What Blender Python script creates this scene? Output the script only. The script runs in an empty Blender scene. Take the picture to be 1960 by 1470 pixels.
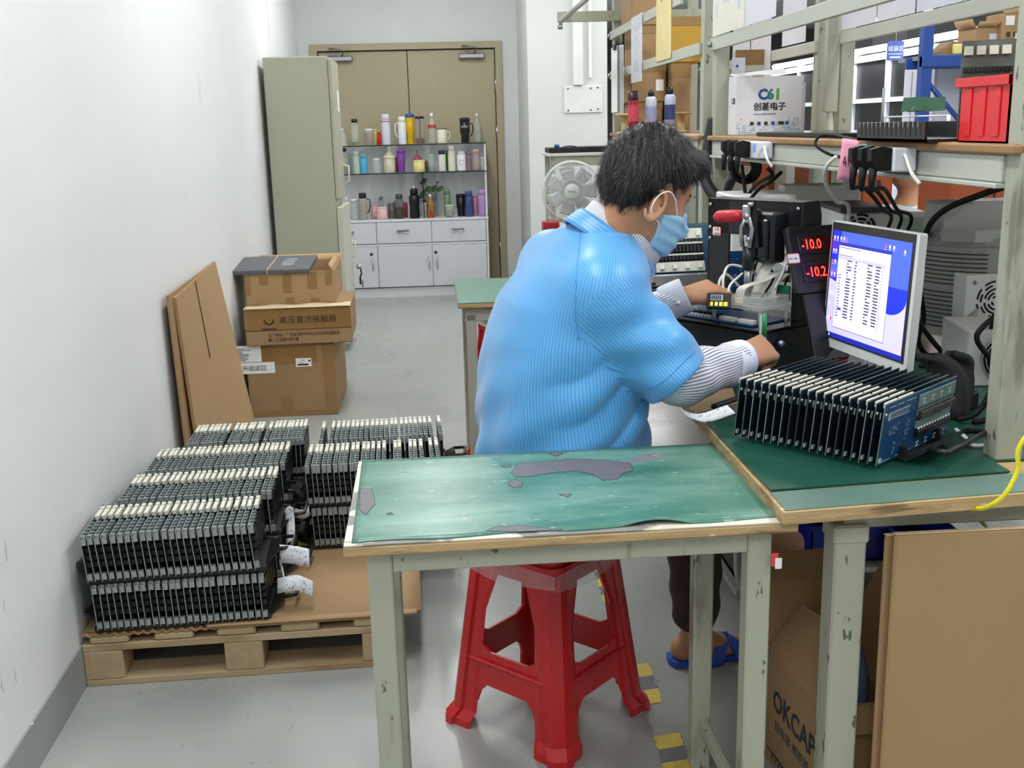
import bpy, bmesh, math, random
import numpy as np
from mathutils import Matrix, Vector
random.seed(7)
S = bpy.context.scene
C = S.collection
PI = math.pi

# ------------------------------------------------------------------ camera
YAW, PITCH, ROLL, FPX, EYE = 0.06134, 0.23632, -0.02586, 2050.0, 1.40
_f = Vector((math.sin(YAW)*math.cos(PITCH), math.cos(YAW)*math.cos(PITCH), -math.sin(PITCH)))
_r0 = Vector((math.cos(YAW), -math.sin(YAW), 0)); _u0 = _r0.cross(_f)
_r = _r0*math.cos(ROLL) + _u0*math.sin(ROLL); _u = -_r0*math.sin(ROLL) + _u0*math.cos(ROLL)
cam_data = bpy.data.cameras.new('camera'); cam = bpy.data.objects.new('camera', cam_data); C.objects.link(cam)
cam_data.sensor_width = 36; cam_data.lens = FPX/1960*36; cam_data.clip_start = .02; cam_data.clip_end = 200
mw = Matrix.Identity(4)
for i in range(3):
    mw[i][0] = _r[i]; mw[i][1] = _u[i]; mw[i][2] = -_f[i]
mw[2][3] = EYE
cam.matrix_world = mw
S.camera = cam

# ------------------------------------------------------------------ world, exposure
S.view_settings.view_transform = 'Standard'; S.view_settings.look = 'None'
S.view_settings.gamma = 1; S.view_settings.use_curve_mapping = False
S.view_settings.exposure = 0.62
S.cycles.use_denoising = True
S.cycles.max_bounces = 7; S.cycles.transparent_max_bounces = 12
S.cycles.caustics_reflective = False; S.cycles.caustics_refractive = False
W = bpy.data.worlds.new('world'); S.world = W; W.use_nodes = True
W.node_tree.nodes['Background'].inputs[0].default_value = (.88, .90, .92, 1)
W.node_tree.nodes['Background'].inputs[1].default_value = 0.22

# measuring helpers: a point of the photo on a known plane of the room
def _ray(x, y): return _f + _r*((x-980)/FPX) - _u*((y-735)/FPX)
def atz(x, y, z): d = _ray(x, y); return Vector((0, 0, EYE)) + d*((z-EYE)/d.z)
def aty(x, y, Y): d = _ray(x, y); return Vector((0, 0, EYE)) + d*(Y/d.y)
def atx(x, y, X): d = _ray(x, y); return Vector((0, 0, EYE)) + d*(X/d.x)

# ------------------------------------------------------------------ materials
def lin(c):
    if isinstance(c, str): c = tuple(int(c[i:i+2], 16)/255 for i in (0, 2, 4))
    return tuple((v/12.92 if v <= .04045 else ((v+.055)/1.055)**2.4) for v in c)
MATS = {}
def mat(name, col, rough=.5, metal=0., var=.08, ns=9., bump=0., bs=60., spec=.5, stretch=None, trans=0., coat=0., emit=0., alpha=1., rvar=0., sheen=0.):
    """one procedural surface: base colour varied by noise, optional bump"""
    if name in MATS: return MATS[name]
    m = bpy.data.materials.new(name); m.use_nodes = True; MATS[name] = m
    nt = m.node_tree; N = nt.nodes; L = nt.links; b = N['Principled BSDF']
    c = lin(col)
    b.inputs['Roughness'].default_value = rough; b.inputs['Metallic'].default_value = metal
    b.inputs['Specular IOR Level'].default_value = spec
    b.inputs['Transmission Weight'].default_value = trans; b.inputs['Coat Weight'].default_value = coat
    b.inputs['Alpha'].default_value = alpha; b.inputs['Sheen Weight'].default_value = sheen
    tc = N.new('ShaderNodeTexCoord'); mp = N.new('ShaderNodeMapping'); L.new(tc.outputs['Object'], mp.inputs[0])
    if stretch: mp.inputs['Scale'].default_value = stretch
    nz = N.new('ShaderNodeTexNoise'); nz.inputs['Scale'].default_value = ns; nz.inputs['Detail'].default_value = 5; nz.inputs['Roughness'].default_value = .6
    L.new(mp.outputs[0], nz.inputs['Vector'])
    mx = N.new('ShaderNodeMix'); mx.data_type = 'RGBA'
    mx.inputs[6].default_value = (*[max(0, v*(1-var*1.6)) for v in c], 1); mx.inputs[7].default_value = (*[min(1, v*(1+var*1.6)) for v in c], 1)
    L.new(nz.outputs['Fac'], mx.inputs[0]); L.new(mx.outputs[2], b.inputs['Base Color'])
    m['mix'] = mx.name
    if bump:
        n2 = N.new('ShaderNodeTexNoise'); n2.inputs['Scale'].default_value = bs; n2.inputs['Detail'].default_value = 4; L.new(mp.outputs[0], n2.inputs['Vector'])
        bp = N.new('ShaderNodeBump'); bp.inputs['Strength'].default_value = bump; bp.inputs['Distance'].default_value = .004
        L.new(n2.outputs['Fac'], bp.inputs['Height']); L.new(bp.outputs[0], b.inputs['Normal'])
    if rvar:
        mr = N.new('ShaderNodeMapRange'); mr.inputs[3].default_value = max(0, rough-rvar); mr.inputs[4].default_value = min(1, rough+rvar)
        L.new(nz.outputs['Fac'], mr.inputs[0]); L.new(mr.outputs[0], b.inputs['Roughness'])
    if emit:
        b.inputs['Emission Color'].default_value = (*c, 1); b.inputs['Emission Strength'].default_value = emit
    return m

def overlay(m, col, scale=6., lo=.60, hi=.66, detail=6., stretch=None, seed=0., strength=1., rough=None):
    """patches of another colour (stains, chipped paint, dirt) with a shape of their own, laid over a material"""
    nt = m.node_tree; N = nt.nodes; L = nt.links; b = N['Principled BSDF']
    src = b.inputs['Base Color'].links[0].from_socket
    tc = N.new('ShaderNodeTexCoord'); mp = N.new('ShaderNodeMapping'); L.new(tc.outputs['Object'], mp.inputs[0])
    mp.inputs['Location'].default_value = (seed, seed*.7, seed*1.3)
    if stretch: mp.inputs['Scale'].default_value = stretch
    nz = N.new('ShaderNodeTexNoise'); nz.inputs['Scale'].default_value = scale; nz.inputs['Detail'].default_value = detail
    L.new(mp.outputs[0], nz.inputs['Vector'])
    mr = N.new('ShaderNodeMapRange'); mr.inputs[1].default_value = lo; mr.inputs[2].default_value = hi; mr.inputs[4].default_value = strength
    L.new(nz.outputs['Fac'], mr.inputs[0])
    mx = N.new('ShaderNodeMix'); mx.data_type = 'RGBA'; L.new(mr.outputs[0], mx.inputs[0]); L.new(src, mx.inputs[6]); mx.inputs[7].default_value = (*lin(col), 1)
    L.new(mx.outputs[2], b.inputs['Base Color'])
    return m

def attr_stripes(m, col, attr='stripe', freq=1., duty=.2, strength=1.):
    """thin woven stripes that follow a per-vertex length coordinate"""
    nt = m.node_tree; N = nt.nodes; L = nt.links; b = N['Principled BSDF']
    src = b.inputs['Base Color'].links[0].from_socket
    a = N.new('ShaderNodeAttribute'); a.attribute_name = attr
    mu = N.new('ShaderNodeMath'); mu.operation = 'MULTIPLY'; mu.inputs[1].default_value = freq; L.new(a.outputs['Fac'], mu.inputs[0])
    fr = N.new('ShaderNodeMath'); fr.operation = 'FRACT'; L.new(mu.outputs[0], fr.inputs[0])
    pp = N.new('ShaderNodeMath'); pp.operation = 'PINGPONG'; pp.inputs[1].default_value = .5; L.new(fr.outputs[0], pp.inputs[0])
    mr = N.new('ShaderNodeMapRange'); mr.inputs[1].default_value = duty*.6; mr.inputs[2].default_value = duty; mr.inputs[3].default_value = strength; mr.inputs[4].default_value = 0
    L.new(pp.outputs[0], mr.inputs[0])
    mx = N.new('ShaderNodeMix'); mx.data_type = 'RGBA'; L.new(mr.outputs[0], mx.inputs[0]); L.new(src, mx.inputs[6]); mx.inputs[7].default_value = (*lin(col), 1)
    L.new(mx.outputs[2], b.inputs['Base Color'])
    return m

def glass(name, col=(.93, .96, .96), rough=.05, alpha=.30):
    """clear plastic or thin glass: a tinted translucent skin with a gloss"""
    return mat(name, col, rough, var=.02, alpha=alpha, spec=.6)

# ------------------------------------------------------------------ mesh builder
class MB:
    def __init__(s, T=None): s.v = []; s.f = []; s.mi = []; s.mats = []; s.T = T or Matrix.Identity(4); s.sm = []
    def m(s, ma):
        if ma not in s.mats: s.mats.append(ma)
        return s.mats.index(ma)
    def add(s, vs, fs, ma, T=None, smooth=False):
        k = len(s.v); X = s.T @ T if T is not None else s.T
        s.v += [tuple(X @ Vector(v)) for v in vs]; s.f += [tuple(i+k for i in f) for f in fs]
        s.mi += [s.m(ma)]*len(fs); s.sm += [smooth]*len(fs); return s
    def box(s, lo, hi, ma, T=None, bev=0.):
        (x0, y0, z0), (x1, y1, z1) = lo, hi
        if bev > 0:
            b = min(bev, (x1-x0)/2.01, (y1-y0)/2.01, (z1-z0)/2.01)
            vs = []; idx = {}
            for ix, (X, sx) in enumerate(((x0, 1), (x1, -1))):
                for iy, (Y, sy) in enumerate(((y0, 1), (y1, -1))):
                    for iz, (Z, sz) in enumerate(((z0, 1), (z1, -1))):
                        for a in range(3):
                            p = [X+sx*b, Y+sy*b, Z+sz*b]; p[a] = (X, Y, Z)[a]
                            idx[(ix, iy, iz, a)] = len(vs); vs.append(tuple(p))
            fs = []
            g = lambda x, y, z, a: idx[(x, y, z, a)]
            for i in (0, 1):
                r = [g(i, 0, 0, 0), g(i, 1, 0, 0), g(i, 1, 1, 0), g(i, 0, 1, 0)]; fs.append(r if i else r[::-1])
                r = [g(0, i, 0, 1), g(0, i, 1, 1), g(1, i, 1, 1), g(1, i, 0, 1)]; fs.append(r if i else r[::-1])
                r = [g(0, 0, i, 2), g(1, 0, i, 2), g(1, 1, i, 2), g(0, 1, i, 2)]; fs.append(r if i else r[::-1])
            for i in (0, 1):
                for j in (0, 1):
                    fs.append([g(0, i, j, 1), g(1, i, j, 1), g(1, i, j, 2), g(0, i, j, 2)])
                    fs.append([g(i, 0, j, 0), g(i, 1, j, 0), g(i, 1, j, 2), g(i, 0, j, 2)])
                    fs.append([g(i, j, 0, 0), g(i, j, 1, 0), g(i, j, 1, 1), g(i, j, 0, 1)])
                    for k in (0, 1): fs.append([g(i, j, k, 0), g(i, j, k, 1), g(i, j, k, 2)])
            return s.add(vs, fs, ma, T)
        vs = [(x, y, z) for x in (x0, x1) for y in (y0, y1) for z in (z0, z1)]
        fs = [(0, 1, 3, 2), (4, 6, 7, 5), (0, 4, 5, 1), (2, 3, 7, 6), (0, 2, 6, 4), (1, 5, 7, 3)]
        return s.add(vs, fs, ma, T)
    def cbox(s, c, d, ma, T=None, bev=0.):
        return s.box([c[i]-d[i]/2 for i in range(3)], [c[i]+d[i]/2 for i in range(3)], ma, T, bev)
    def lathe(s, prof, ma, n=20, T=None, smooth=True, cap=True):
        vs = []; fs = []
        for r, z in prof:
            for k in range(n): a = 2*PI*k/n; vs.append((r*math.cos(a), r*math.sin(a), z))
        for j in range(len(prof)-1):
            for k in range(n): fs.append((j*n+k, j*n+(k+1) % n, (j+1)*n+(k+1) % n, (j+1)*n+k))
        if cap: fs.append(tuple(range(n))[::-1]); fs.append(tuple((len(prof)-1)*n+k for k in range(n)))
        return s.add(vs, fs, ma, T, smooth)
    def cyl(s, a, b, r, ma, n=14, r2=None, T=None):
        a, b = Vector(a), Vector(b); d = b-a; q = Vector((0, 0, 1)).rotation_difference(d.normalized()).to_matrix().to_4x4()
        X = Matrix.Translation(a) @ q
        return s.lathe([(r, 0), (r if r2 is None else r2, d.length)], ma, n, T @ X if T is not None else X)
    def tube(s, pts, r, ma, n=8, T=None, closed=False):
        P = [Vector(p) for p in pts]; m = len(P); vs = []; fs = []
        up = None
        for i in range(m):
            t = (P[(i+1) % m] if (closed or i < m-1) else P[i]) - (P[i-1] if (closed or i > 0) else P[i])
            t.normalize()
            if up is None: up = Vector((0, 0, 1)) if abs(t.z) < .9 else Vector((1, 0, 0))
            a = t.cross(up)
            if a.length < 1e-5: a = t.orthogonal()
            a.normalize(); up = a.cross(t).normalized()
            R = r[i] if isinstance(r, (list, tuple)) else r
            for k in range(n): w = 2*PI*k/n; vs.append(tuple(P[i] + a*(R*math.cos(w)) + up*(R*math.sin(w))))
        for i in range(m if closed else m-1):
            for k in range(n): j = (i+1) % m; fs.append((i*n+k, i*n+(k+1) % n, j*n+(k+1) % n, j*n+k))
        if not closed: fs.append(tuple(range(n))); fs.append(tuple((m-1)*n+k for k in range(n))[::-1])
        return s.add(vs, fs, ma, T, True)
    def prism(s, poly, h, ma, T=None, smooth=False):
        """outline in local xy pushed from z=0 to z=h (or (z0,z1))"""
        z0, z1 = h if isinstance(h, tuple) else (0, h); n = len(poly)
        vs = [(x, y, z0) for x, y in poly] + [(x, y, z1) for x, y in poly]
        fs = [tuple(range(n))[::-1], tuple(range(n, 2*n))] + [(i, (i+1) % n, n+(i+1) % n, n+i) for i in range(n)]
        return s.add(vs, fs, ma, T, smooth)
    def grid(s, fn, nu, nv, ma, T=None, thick=0., smooth=True):
        P = [[Vector(fn(i/nu, j/nv)) for j in range(nv+1)] for i in range(nu+1)]
        vs = [tuple(p) for r in P for p in r]; w = nv+1
        fs = [(i*w+j, (i+1)*w+j, (i+1)*w+j+1, i*w+j+1) for i in range(nu) for j in range(nv)]
        if thick:
            n0 = len(vs)
            for i in range(nu+1):
                for j in range(nv+1):
                    du = P[min(i+1, nu)][j]-P[max(i-1, 0)][j]; dv = P[i][min(j+1, nv)]-P[i][max(j-1, 0)]
                    n = du.cross(dv); n = n.normalized() if n.length > 1e-9 else Vector((0, 0, 1))
                    vs.append(tuple(P[i][j]-n*thick))
            fs += [tuple(n0+k for k in f)[::-1] for f in fs]
            edge = [i*w for i in range(nu+1)] + [nu*w+j for j in range(1, nv+1)] + [i*w+nv for i in range(nu-1, -1, -1)] + [j for j in range(nv-1, 0, -1)]
            m = len(edge)
            for k in range(m):
                a, b = edge[k], edge[(k+1) % m]; fs.append((b, a, n0+a, n0+b))
        return s.add(vs, fs, ma, T, smooth)
    def build(s, name, parent=None, loc=None):
        me = bpy.data.meshes.new(name); me.from_pydata(s.v, [], s.f)
        for ma in s.mats: me.materials.append(ma)
        me.polygons.foreach_set('material_index', s.mi); me.polygons.foreach_set('use_smooth', s.sm)
        me.update(); me.validate()
        bm = bmesh.new(); bm.from_mesh(me); bmesh.ops.recalc_face_normals(bm, faces=bm.faces); bm.to_mesh(me); bm.free()
        o = bpy.data.objects.new(name, me); C.objects.link(o)
        if parent: o.parent = parent
        if loc is not None: o.location = loc
        return o

def Tr(x=0, y=0, z=0, rz=0, rx=0, ry=0):
    return Matrix.Translation((x, y, z)) @ Matrix.Rotation(rz, 4, 'Z') @ Matrix.Rotation(ry, 4, 'Y') @ Matrix.Rotation(rx, 4, 'X')
def frameT(o, x, y, z=None):
    """matrix with origin o and local x, y axes given"""
    x = Vector(x).normalized(); z = x.cross(Vector(y)).normalized() if z is None else Vector(z).normalized(); y = z.cross(x).normalized()
    M = Matrix.Identity(4)
    for i in range(3): M[i][0] = x[i]; M[i][1] = y[i]; M[i][2] = z[i]; M[i][3] = o[i]
    return M
def tag(o, label, cat, group=None, kind=None):
    if label: o['label'] = label
    if cat: o['category'] = cat
    if group: o['group'] = group
    if kind: o['kind'] = kind
    return o
def thing(name, label, cat, loc=(0, 0, 0), rz=0, group=None, M=None):
    o = bpy.data.objects.new(name, None); C.objects.link(o); o.empty_display_size = .05
    if M is not None: o.matrix_world = M
    else: o.location = loc; o.rotation_euler = (0, 0, rz)
    return tag(o, label, cat, group)
def struct(name, mb, label=None):
    o = mb.build(name); o['kind'] = 'structure'
    if label: o['label'] = label
    return o
def copy_tree(o, parent=None):
    c = o.copy(); C.objects.link(c)
    if parent: c.parent = parent
    for ch in list(o.children): copy_tree(ch, c)
    return c
def text(name, body, size, ma, parent, M, align='LEFT', ext=.0003, w=None, bold=0.):
    """lettering in the bundled font; M places it: local x runs along the line, local z out of the surface"""
    cu = bpy.data.curves.new(name, 'FONT'); cu.body = body; cu.size = size; cu.extrude = ext; cu.align_x = align
    cu.resolution_u = 2; cu.offset = bold; cu.materials.append(ma)
    o = bpy.data.objects.new(name, cu); C.objects.link(o); o.parent = parent; o.matrix_local = M
    if w: o.matrix_local = M @ Matrix.Diagonal((w, 1, 1, 1))
    me = bpy.data.meshes.new_from_object(o.evaluated_get(bpy.context.evaluated_depsgraph_get()))
    q = bpy.data.objects.new(name, me); C.objects.link(q); q.parent = parent; q.matrix_local = o.matrix_local
    nm = name; bpy.data.objects.remove(o); q.name = nm
    return q
def rrect(w, h, r, n=4):
    out = []
    for cx, cy, a0 in ((w/2-r, h/2-r, 0), (-w/2+r, h/2-r, PI/2), (-w/2+r, -h/2+r, PI), (w/2-r, -h/2+r, 1.5*PI)):
        for k in range(n+1): a = a0+PI/2*k/n; out.append((cx+r*math.cos(a), cy+r*math.sin(a)))
    return out
def spline(P, n=6):
    P = [Vector(p) for p in P]; out = []
    for i in range(len(P)-1):
        p0, p1, p2, p3 = P[max(i-1, 0)], P[i], P[i+1], P[min(i+2, len(P)-1)]
        for k in range(n):
            t = k/n; out.append(.5*((2*p1)+(p2-p0)*t+(2*p0-5*p1+4*p2-p3)*t*t+(3*p1-p0-3*p2+p3)*t**3))
    out.append(P[-1]); return out

# ------------------------------------------------------------------ lamps of the hall (each is a real batten under the ceiling)
CEIL = 3.3
white_metal = mat('lamp_housing_white', 'F2F4F4', .4)
tube_glow = mat('lit_tube', 'F4F8FF', .4, emit=9., var=0)
def ceiling_lamp(x, y, z, L=1.2, power=33., n=0, along='y', label=None):
    t = thing('ceiling_lamp', label or 'twin tube batten lamp lit white under the ceiling', 'lamp', (x, y, z), 0 if along == 'y' else PI/2, 'tube lamps under the hall ceiling')
    MB().box((-.07, -L/2, 0), (.07, L/2, .05), white_metal, bev=.01).build('lamp_housing', t)
    b = MB()
    for s in (-.035, .035): b.cyl((s, -L/2+.03, -.02), (s, L/2-.03, -.02), .014, tube_glow, 8)
    b.build('lamp_tube', t)
    if power:
        ld = bpy.data.lights.new('tube_light', 'AREA'); ld.shape = 'RECTANGLE'; ld.size = .3; ld.size_y = L; ld.energy = power; ld.color = (1, .995, .975)
        lo = bpy.data.objects.new('tube_light', ld); C.objects.link(lo); lo.parent = t; lo.location = (0, 0, -.05)
    return t
# ------------------------------------------------------------------ the room
m_wall = mat('painted_wall', 'E6E8E8', .45, var=.035, ns=1.3, bump=.10, bs=7, spec=.4)
overlay(m_wall, 'BFC1C3', 9, .67, .72, 8, (1, .35, .12), 3., .35)
overlay(m_wall, '8A8C8E', 16, .745, .76, 9, (1, 1, .35), 11., .5)
m_wall2 = mat('painted_back_wall', 'DCDEDD', .55, var=.05, ns=2.2, bump=.08, bs=9)
overlay(m_wall2, 'A9A9A5', 7, .68, .73, 8, None, 5., .5)
m_skirt = mat('grey_skirting_paint', '959A99', .45, var=.06, ns=5)
overlay(m_skirt, 'E4E6E4', 26, .70, .72, 4, None, 2.)
m_floor = mat('epoxy_floor', 'A5A8A4', .30, var=.06, ns=1.6, bump=.03, bs=40, rvar=.14, spec=.5)
overlay(m_floor, '95999A', 1.4, .50, .80, 9, None, 4., .5); overlay(m_floor, '8A8D8C', 30, .66, .70, 5, (1, .5, 1), 3., .35)
overlay(m_floor, '55585A', 22, .735, .755, 5, None, 8., .8)
m_ceil = mat('ceiling_paint', 'C6CFCE', .8, var=.05)
m_dark = mat('far_wall_grey', '5A5859', .7, var=.06)
m_beige = mat('door_beige', 'AFA588', .42, var=.05, ns=3, bump=.03)
overlay(m_beige, 'CFC9B4', 14, .73, .75, 5, None, 2.)
m_steel = mat('brushed_steel', 'A9ABAC', .3, 1., var=.1)
m_black = mat('black_gap', '1B1B1B', .8, var=0)

b = MB(); b.box((-3, -2.6, -.2), (26, 34, 0), m_floor); struct('floor', b)
# left wall runs slightly off the view axis
wa = Vector((-.97, -2.5, 0)); wb = Vector((-1.16, 9.6, 0)); wl = (wb-wa).length
TW = frameT(Vector((-.9735+.0, 0, 0)), (wb-wa), (-1, 0, 0))          # local x along the wall, y outwards
TW = frameT((-.974, 2.3, 0), (-.17, 7.3, 0), (-1, -.023, 0))
b = MB(TW); b.box((-4.6, 0, 0), (7.6, .2, 3.4), m_wall); struct('wall_left', b)
b = MB(TW); b.box((-4.6, -.006, 0), (7.2, .0, .115), m_skirt); struct('baseboard_left', b)
YB = 9.5
b = MB()
b.box((-1.35, YB, 2.105), (.95, YB+.2, 3.4), m_wall2); b.box((-1.35, YB, 0), (-1.04, YB+.2, 2.105), m_wall2); b.box((.565, YB, 0), (.95, YB+.2, 2.105), m_wall2)
struct('wall_back', b)
b = MB(); b.box((-1.35, YB-.008, 0), (-1.04, YB, .115), m_skirt); b.box((.60, YB-.008, 0), (.74, YB, .115), m_skirt); struct('baseboard_back', b)
# column standing out of the back wall, right of the door
b = MB(); b.box((.70, 8.45, 0), (1.31, YB+.2, 3.4), mat('column_paint', 'D8DAD5', .5, var=.03, ns=2, bump=.06, bs=8)); struct('wall_column', b)
# fitting plate and cable trunking on the column
t = thing('wall_plate', 'square white painted plate with four screws on the white column', 'plate', (1.12, 8.45, 1.585))
b = MB(); b.box((-.145, -.012, -.10), (.15, 0, .10), mat('plate_paint', 'E2E4E0', .5, bump=.05), bev=.004); b.build('plate', t)
b = MB()
for x, z in ((-.115, .08), (-.115, -.08), (.06, .08), (.06, -.08), (.115, .085), (.115, -.075)): b.cyl((x, -.016, z), (x, -.010, z), .006, m_black, 8)
b.build('screw', t)
t = thing('cable_trunking', 'white plastic trunking running up the column above the plate', 'trunking', (1.09, 8.45, 1.69))
b = MB(); b.box((-.045, -.03, 0), (.03, 0, 1.5), mat('trunking_white', 'E6E7E2', .45), bev=.004); b.build('trunking_channel', t)
b = MB(); b.box((.075, -.02, .05), (.10, 0, 1.5), mat('trunking_white', 'E6E7E2', .45), bev=.004); b.build('trunking_strip', t)
# double door
d = thing('door_1', None, None, (0, YB, 0)); d['kind'] = 'structure'
x0, x1, zt = -1.04, .565, 2.105; f = .055
b = MB(); b.box((x0, -.03, 0), (x0+f, .1, zt), m_beige); b.box((x1-f, -.03, 0), (x1, .1, zt), m_beige); b.box((x0+f, -.03, zt-f), (x1-f, .1, zt), m_beige); b.build('door_frame', d)
xm = -.235
b = MB(); b.box((x0+f+.006, .0, .01), (xm-.003, .05, zt-f-.008), m_beige, bev=.003); b.build('door_leaf', d)
b = MB(); b.box((xm+.003, .0, .01), (x1-f-.006, .05, zt-f-.008), m_beige, bev=.003); b.build('door_leaf', d)
b = MB(); b.box((x0+f, .05, 0), (x1-f, .098, zt-f-.002), m_black); b.build('door_rebate', d)
for zz in (1.75, 1.35, .35): MB().cyl((x1-f, -.012, zz-.06), (x1-f, -.012, zz+.06), .012, m_steel, 8).build('door_hinge', d)
for cx, lab in ((-.80, 'left'), (.31, 'right')):
    t = thing('door_closer', 'silver hydraulic closer at the top of the beige door, ' + ('beside the tall grey cabinet' if cx < 0 else 'beside the column'), 'door closer', (cx, YB-.002, 1.985), 0, 'silver closers on the beige double door')
    b = MB(); b.box((-.11, -.05, -.022), (.11, -.001, .022), m_steel, bev=.008); b.build('closer_body', t)
    b = MB(); b.tube([(.02, -.04, .02), (.05, -.12, .06), (-.08, -.05, .085)], .008, m_steel, 6); b.build('closer_arm', t)
# ceiling and the far end of the hall
b = MB(); b.box((-1.4, -2.6, CEIL), (26, 34, CEIL+.2), m_ceil); struct('ceiling', b)
b = MB(); b.box((1.3, 24, 0), (26, 24.2, CEIL), m_dark); struct('wall_far', b)
b = MB(); b.box((22, -2.6, 0), (22.2, 24, CEIL), m_wall2); struct('wall_right', b)
lampset = [(-.35, -1.2), (-.1, 1.6), (-.1, 4.4), (-.1, 7.4), (1.8, -1.2), (1.9, 1.8), (2.0, 4.8), (2.0, 8.), (4.4, 0.), (4.4, 3.2), (4.4, 6.6), (4.6, 10.), (7.5, 2.), (7.5, 6.), (7.5, 10.), (7.5, 15.), (11, 8), (11, 14), (2.9, 14.6), (3.6, 18.), (8, 20), (13, 19)]
for i, (x, y) in enumerate(lampset): ceiling_lamp(x, y, 3.12, 1.5, 19. if y < 9 else 30.)
# ------------------------------------------------------------------ tall steel cabinet, white shelf unit
m_cab = mat('cabinet_green_grey', 'A9A894', .42, var=.04, ns=3, bump=.04, bs=30)
overlay(m_cab, '7F8273', 30, .74, .77, 6, (1, 1, .2), 3.)
m_cabd = mat('cabinet_door_grey', 'BFC0AE', .4, var=.04)
t = thing('steel_cabinet', 'tall narrow grey-green steel cabinet standing against the white wall', 'cabinet', (-.845, 7.12, 0))
hx, hy = .205, .23
b = MB(); b.box((-hx, -hy, 0), (hx-.02, hy, 1.845), m_cab, bev=.006); b.build('cabinet_body', t)
for (z0, z1, dx) in ((.98, 1.83, 0.), (.05, .93, .012)):
    for (a, c) in ((-hy, hy),):
        o = MB(Matrix.Translation((hx, -hy, 0)) @ Matrix.Rotation(-.03 if dx else 0, 4, 'Z') @ Matrix.Translation((-hx, hy, 0))); o.box((hx-.018, a+.004, z0), (hx+.004+dx, c-.004, z1), m_cabd if dx else m_cab, bev=.004); o = o.build('cabinet_door', t)
        h = MB(); yy = c-.05; zc = 1.12 if z0 > .5 else .62
        h.tube([(hx+.004+dx, yy, zc-.06), (hx+.04+dx, yy, zc-.05), (hx+.04+dx, yy, zc+.05), (hx+.004+dx, yy, zc+.06)], .006, mat('handle_cream', 'D9D8C8', .4), 6); h.build('cabinet_handle', o)
MB().box((hx+.004, .05, 1.52), (hx+.007, .14, 1.65), mat('label_card', 'EDEDE6', .5)).build('label_holder', t)
k = thing('key_bunch', 'small bunch of dark keys hanging from the grey-green cabinet door', 'keys', (-.585, 7.30, .50))
b = MB(); b.cyl((0, -.01, 0), (.03, -.01, 0), .016, m_steel, 10); b.tube([(.025, -.01, -.0), (.03, -.012, -.05), (.02, -.01, -.07)], .006, m_black, 6)
b.cbox((.02, -.01, -.095), (.012, .03, .05), m_black, bev=.003); b.cbox((.035, -.01, -.115), (.01, .02, .05), m_steel, bev=.002); b.build('keys', k)

m_lam = mat('white_laminate', 'E3E4E8', .35, var=.02); m_lamd = mat('white_laminate_front', 'DCDDE3', .32, var=.02)
m_glass_dark = mat('glass_edge_green', '1E2B28', .1, var=0, alpha=.8)
m_chrome = mat('chrome', 'CFCFD2', .15, 1., var=.03)
YU = 9.13; XR = .395; TOPU = .66
t = thing('shelf_unit', 'white laminate cupboard with three drawers, doors and glass shelves', 'cupboard', (-.30, 9.3, 0))
T0 = Matrix.Translation((.30, -9.3, 0)); XL = -1.0
b = MB(T0)
b.box((XL, YU+.02, 0), (XR, 9.47, .08), m_lam); b.box((XL, YU+.02, .10), (XR, 9.47, TOPU-.02), m_lam, bev=.002)
b.box((XR-.018, YU, .0), (XR, 9.47, TOPU-.018), m_lam, bev=.002); b.box((XL, YU, .44), (XR-.018, YU+.03, .455), m_lam); b.build('carcass', t)
b = MB(T0); b.box((XL, YU-.006, TOPU-.02), (XR+.004, 9.47, TOPU), m_lam, bev=.003); b.build('counter_top', t)
b = MB(T0); b.box((XL, 9.45, TOPU), (XR, 9.47, 1.262), m_lam); b.build('back_panel', t)
b = MB(T0); b.box((XR-.016, 9.16, TOPU), (XR, 9.45, 1.262), m_lam, bev=.002); b.build('side_panel', t)
b = MB(T0); b.box((-.146, 9.16, TOPU), (-.138, 9.44, 1.035), m_glass_dark); b.build('glass_divider', t)
m_gs = glass('shelf_glass', 'D8E4E0', .05, .35)
for z in (1.035, 1.265):
    o = MB(T0); o.box((XL, 9.15, z), (XR, 9.45, z+.008), m_gs); o = o.build('glass_shelf', t)
    e = MB(T0); e.box((XL, 9.145, z), (XR, 9.15, z+.008), m_glass_dark); e.build('shelf_edge', o)
pw = .462
for i in range(3):
    a = XR-.02-pw*(i+1)+.003; c = XR-.02-pw*i-.003
    o = MB(T0); o.box((a, YU-.004, .462), (c, YU+.016, TOPU-.024), m_lamd, bev=.002); o = o.build('drawer', t)
    h = MB(T0); xm = (a+c)/2-.01; h.box((xm-.052, YU-.012, .548), (xm+.052, YU-.004, .572), m_steel, bev=.004); h.tube([(xm-.05, YU-.008, .572), (xm-.045, YU-.024, .55), (xm+.045, YU-.024, .55), (xm+.05, YU-.008, .572)], .004, m_chrome, 6); h.build('drawer_handle', o)
    o = MB(T0); o.box((a, YU-.004, .09), (c, YU+.016, .437), m_lamd, bev=.002); o = o.build('cupboard_door', t)
    hx_ = c-.025 if i == 1 else (a+.035 if i == 0 else c-.04)
    h = MB(T0); h.tube([(hx_, YU-.004, .335), (hx_, YU-.025, .33), (hx_, YU-.025, .245), (hx_, YU-.004, .24)], .006, m_chrome, 6); h.build('door_handle', o)
    if i != 1:
        h = MB(T0); h.cyl((hx_-.01, YU-.01, .375), (hx_-.01, YU-.002, .375), .012, m_black, 12); h.build('door_lock', o)

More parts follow.
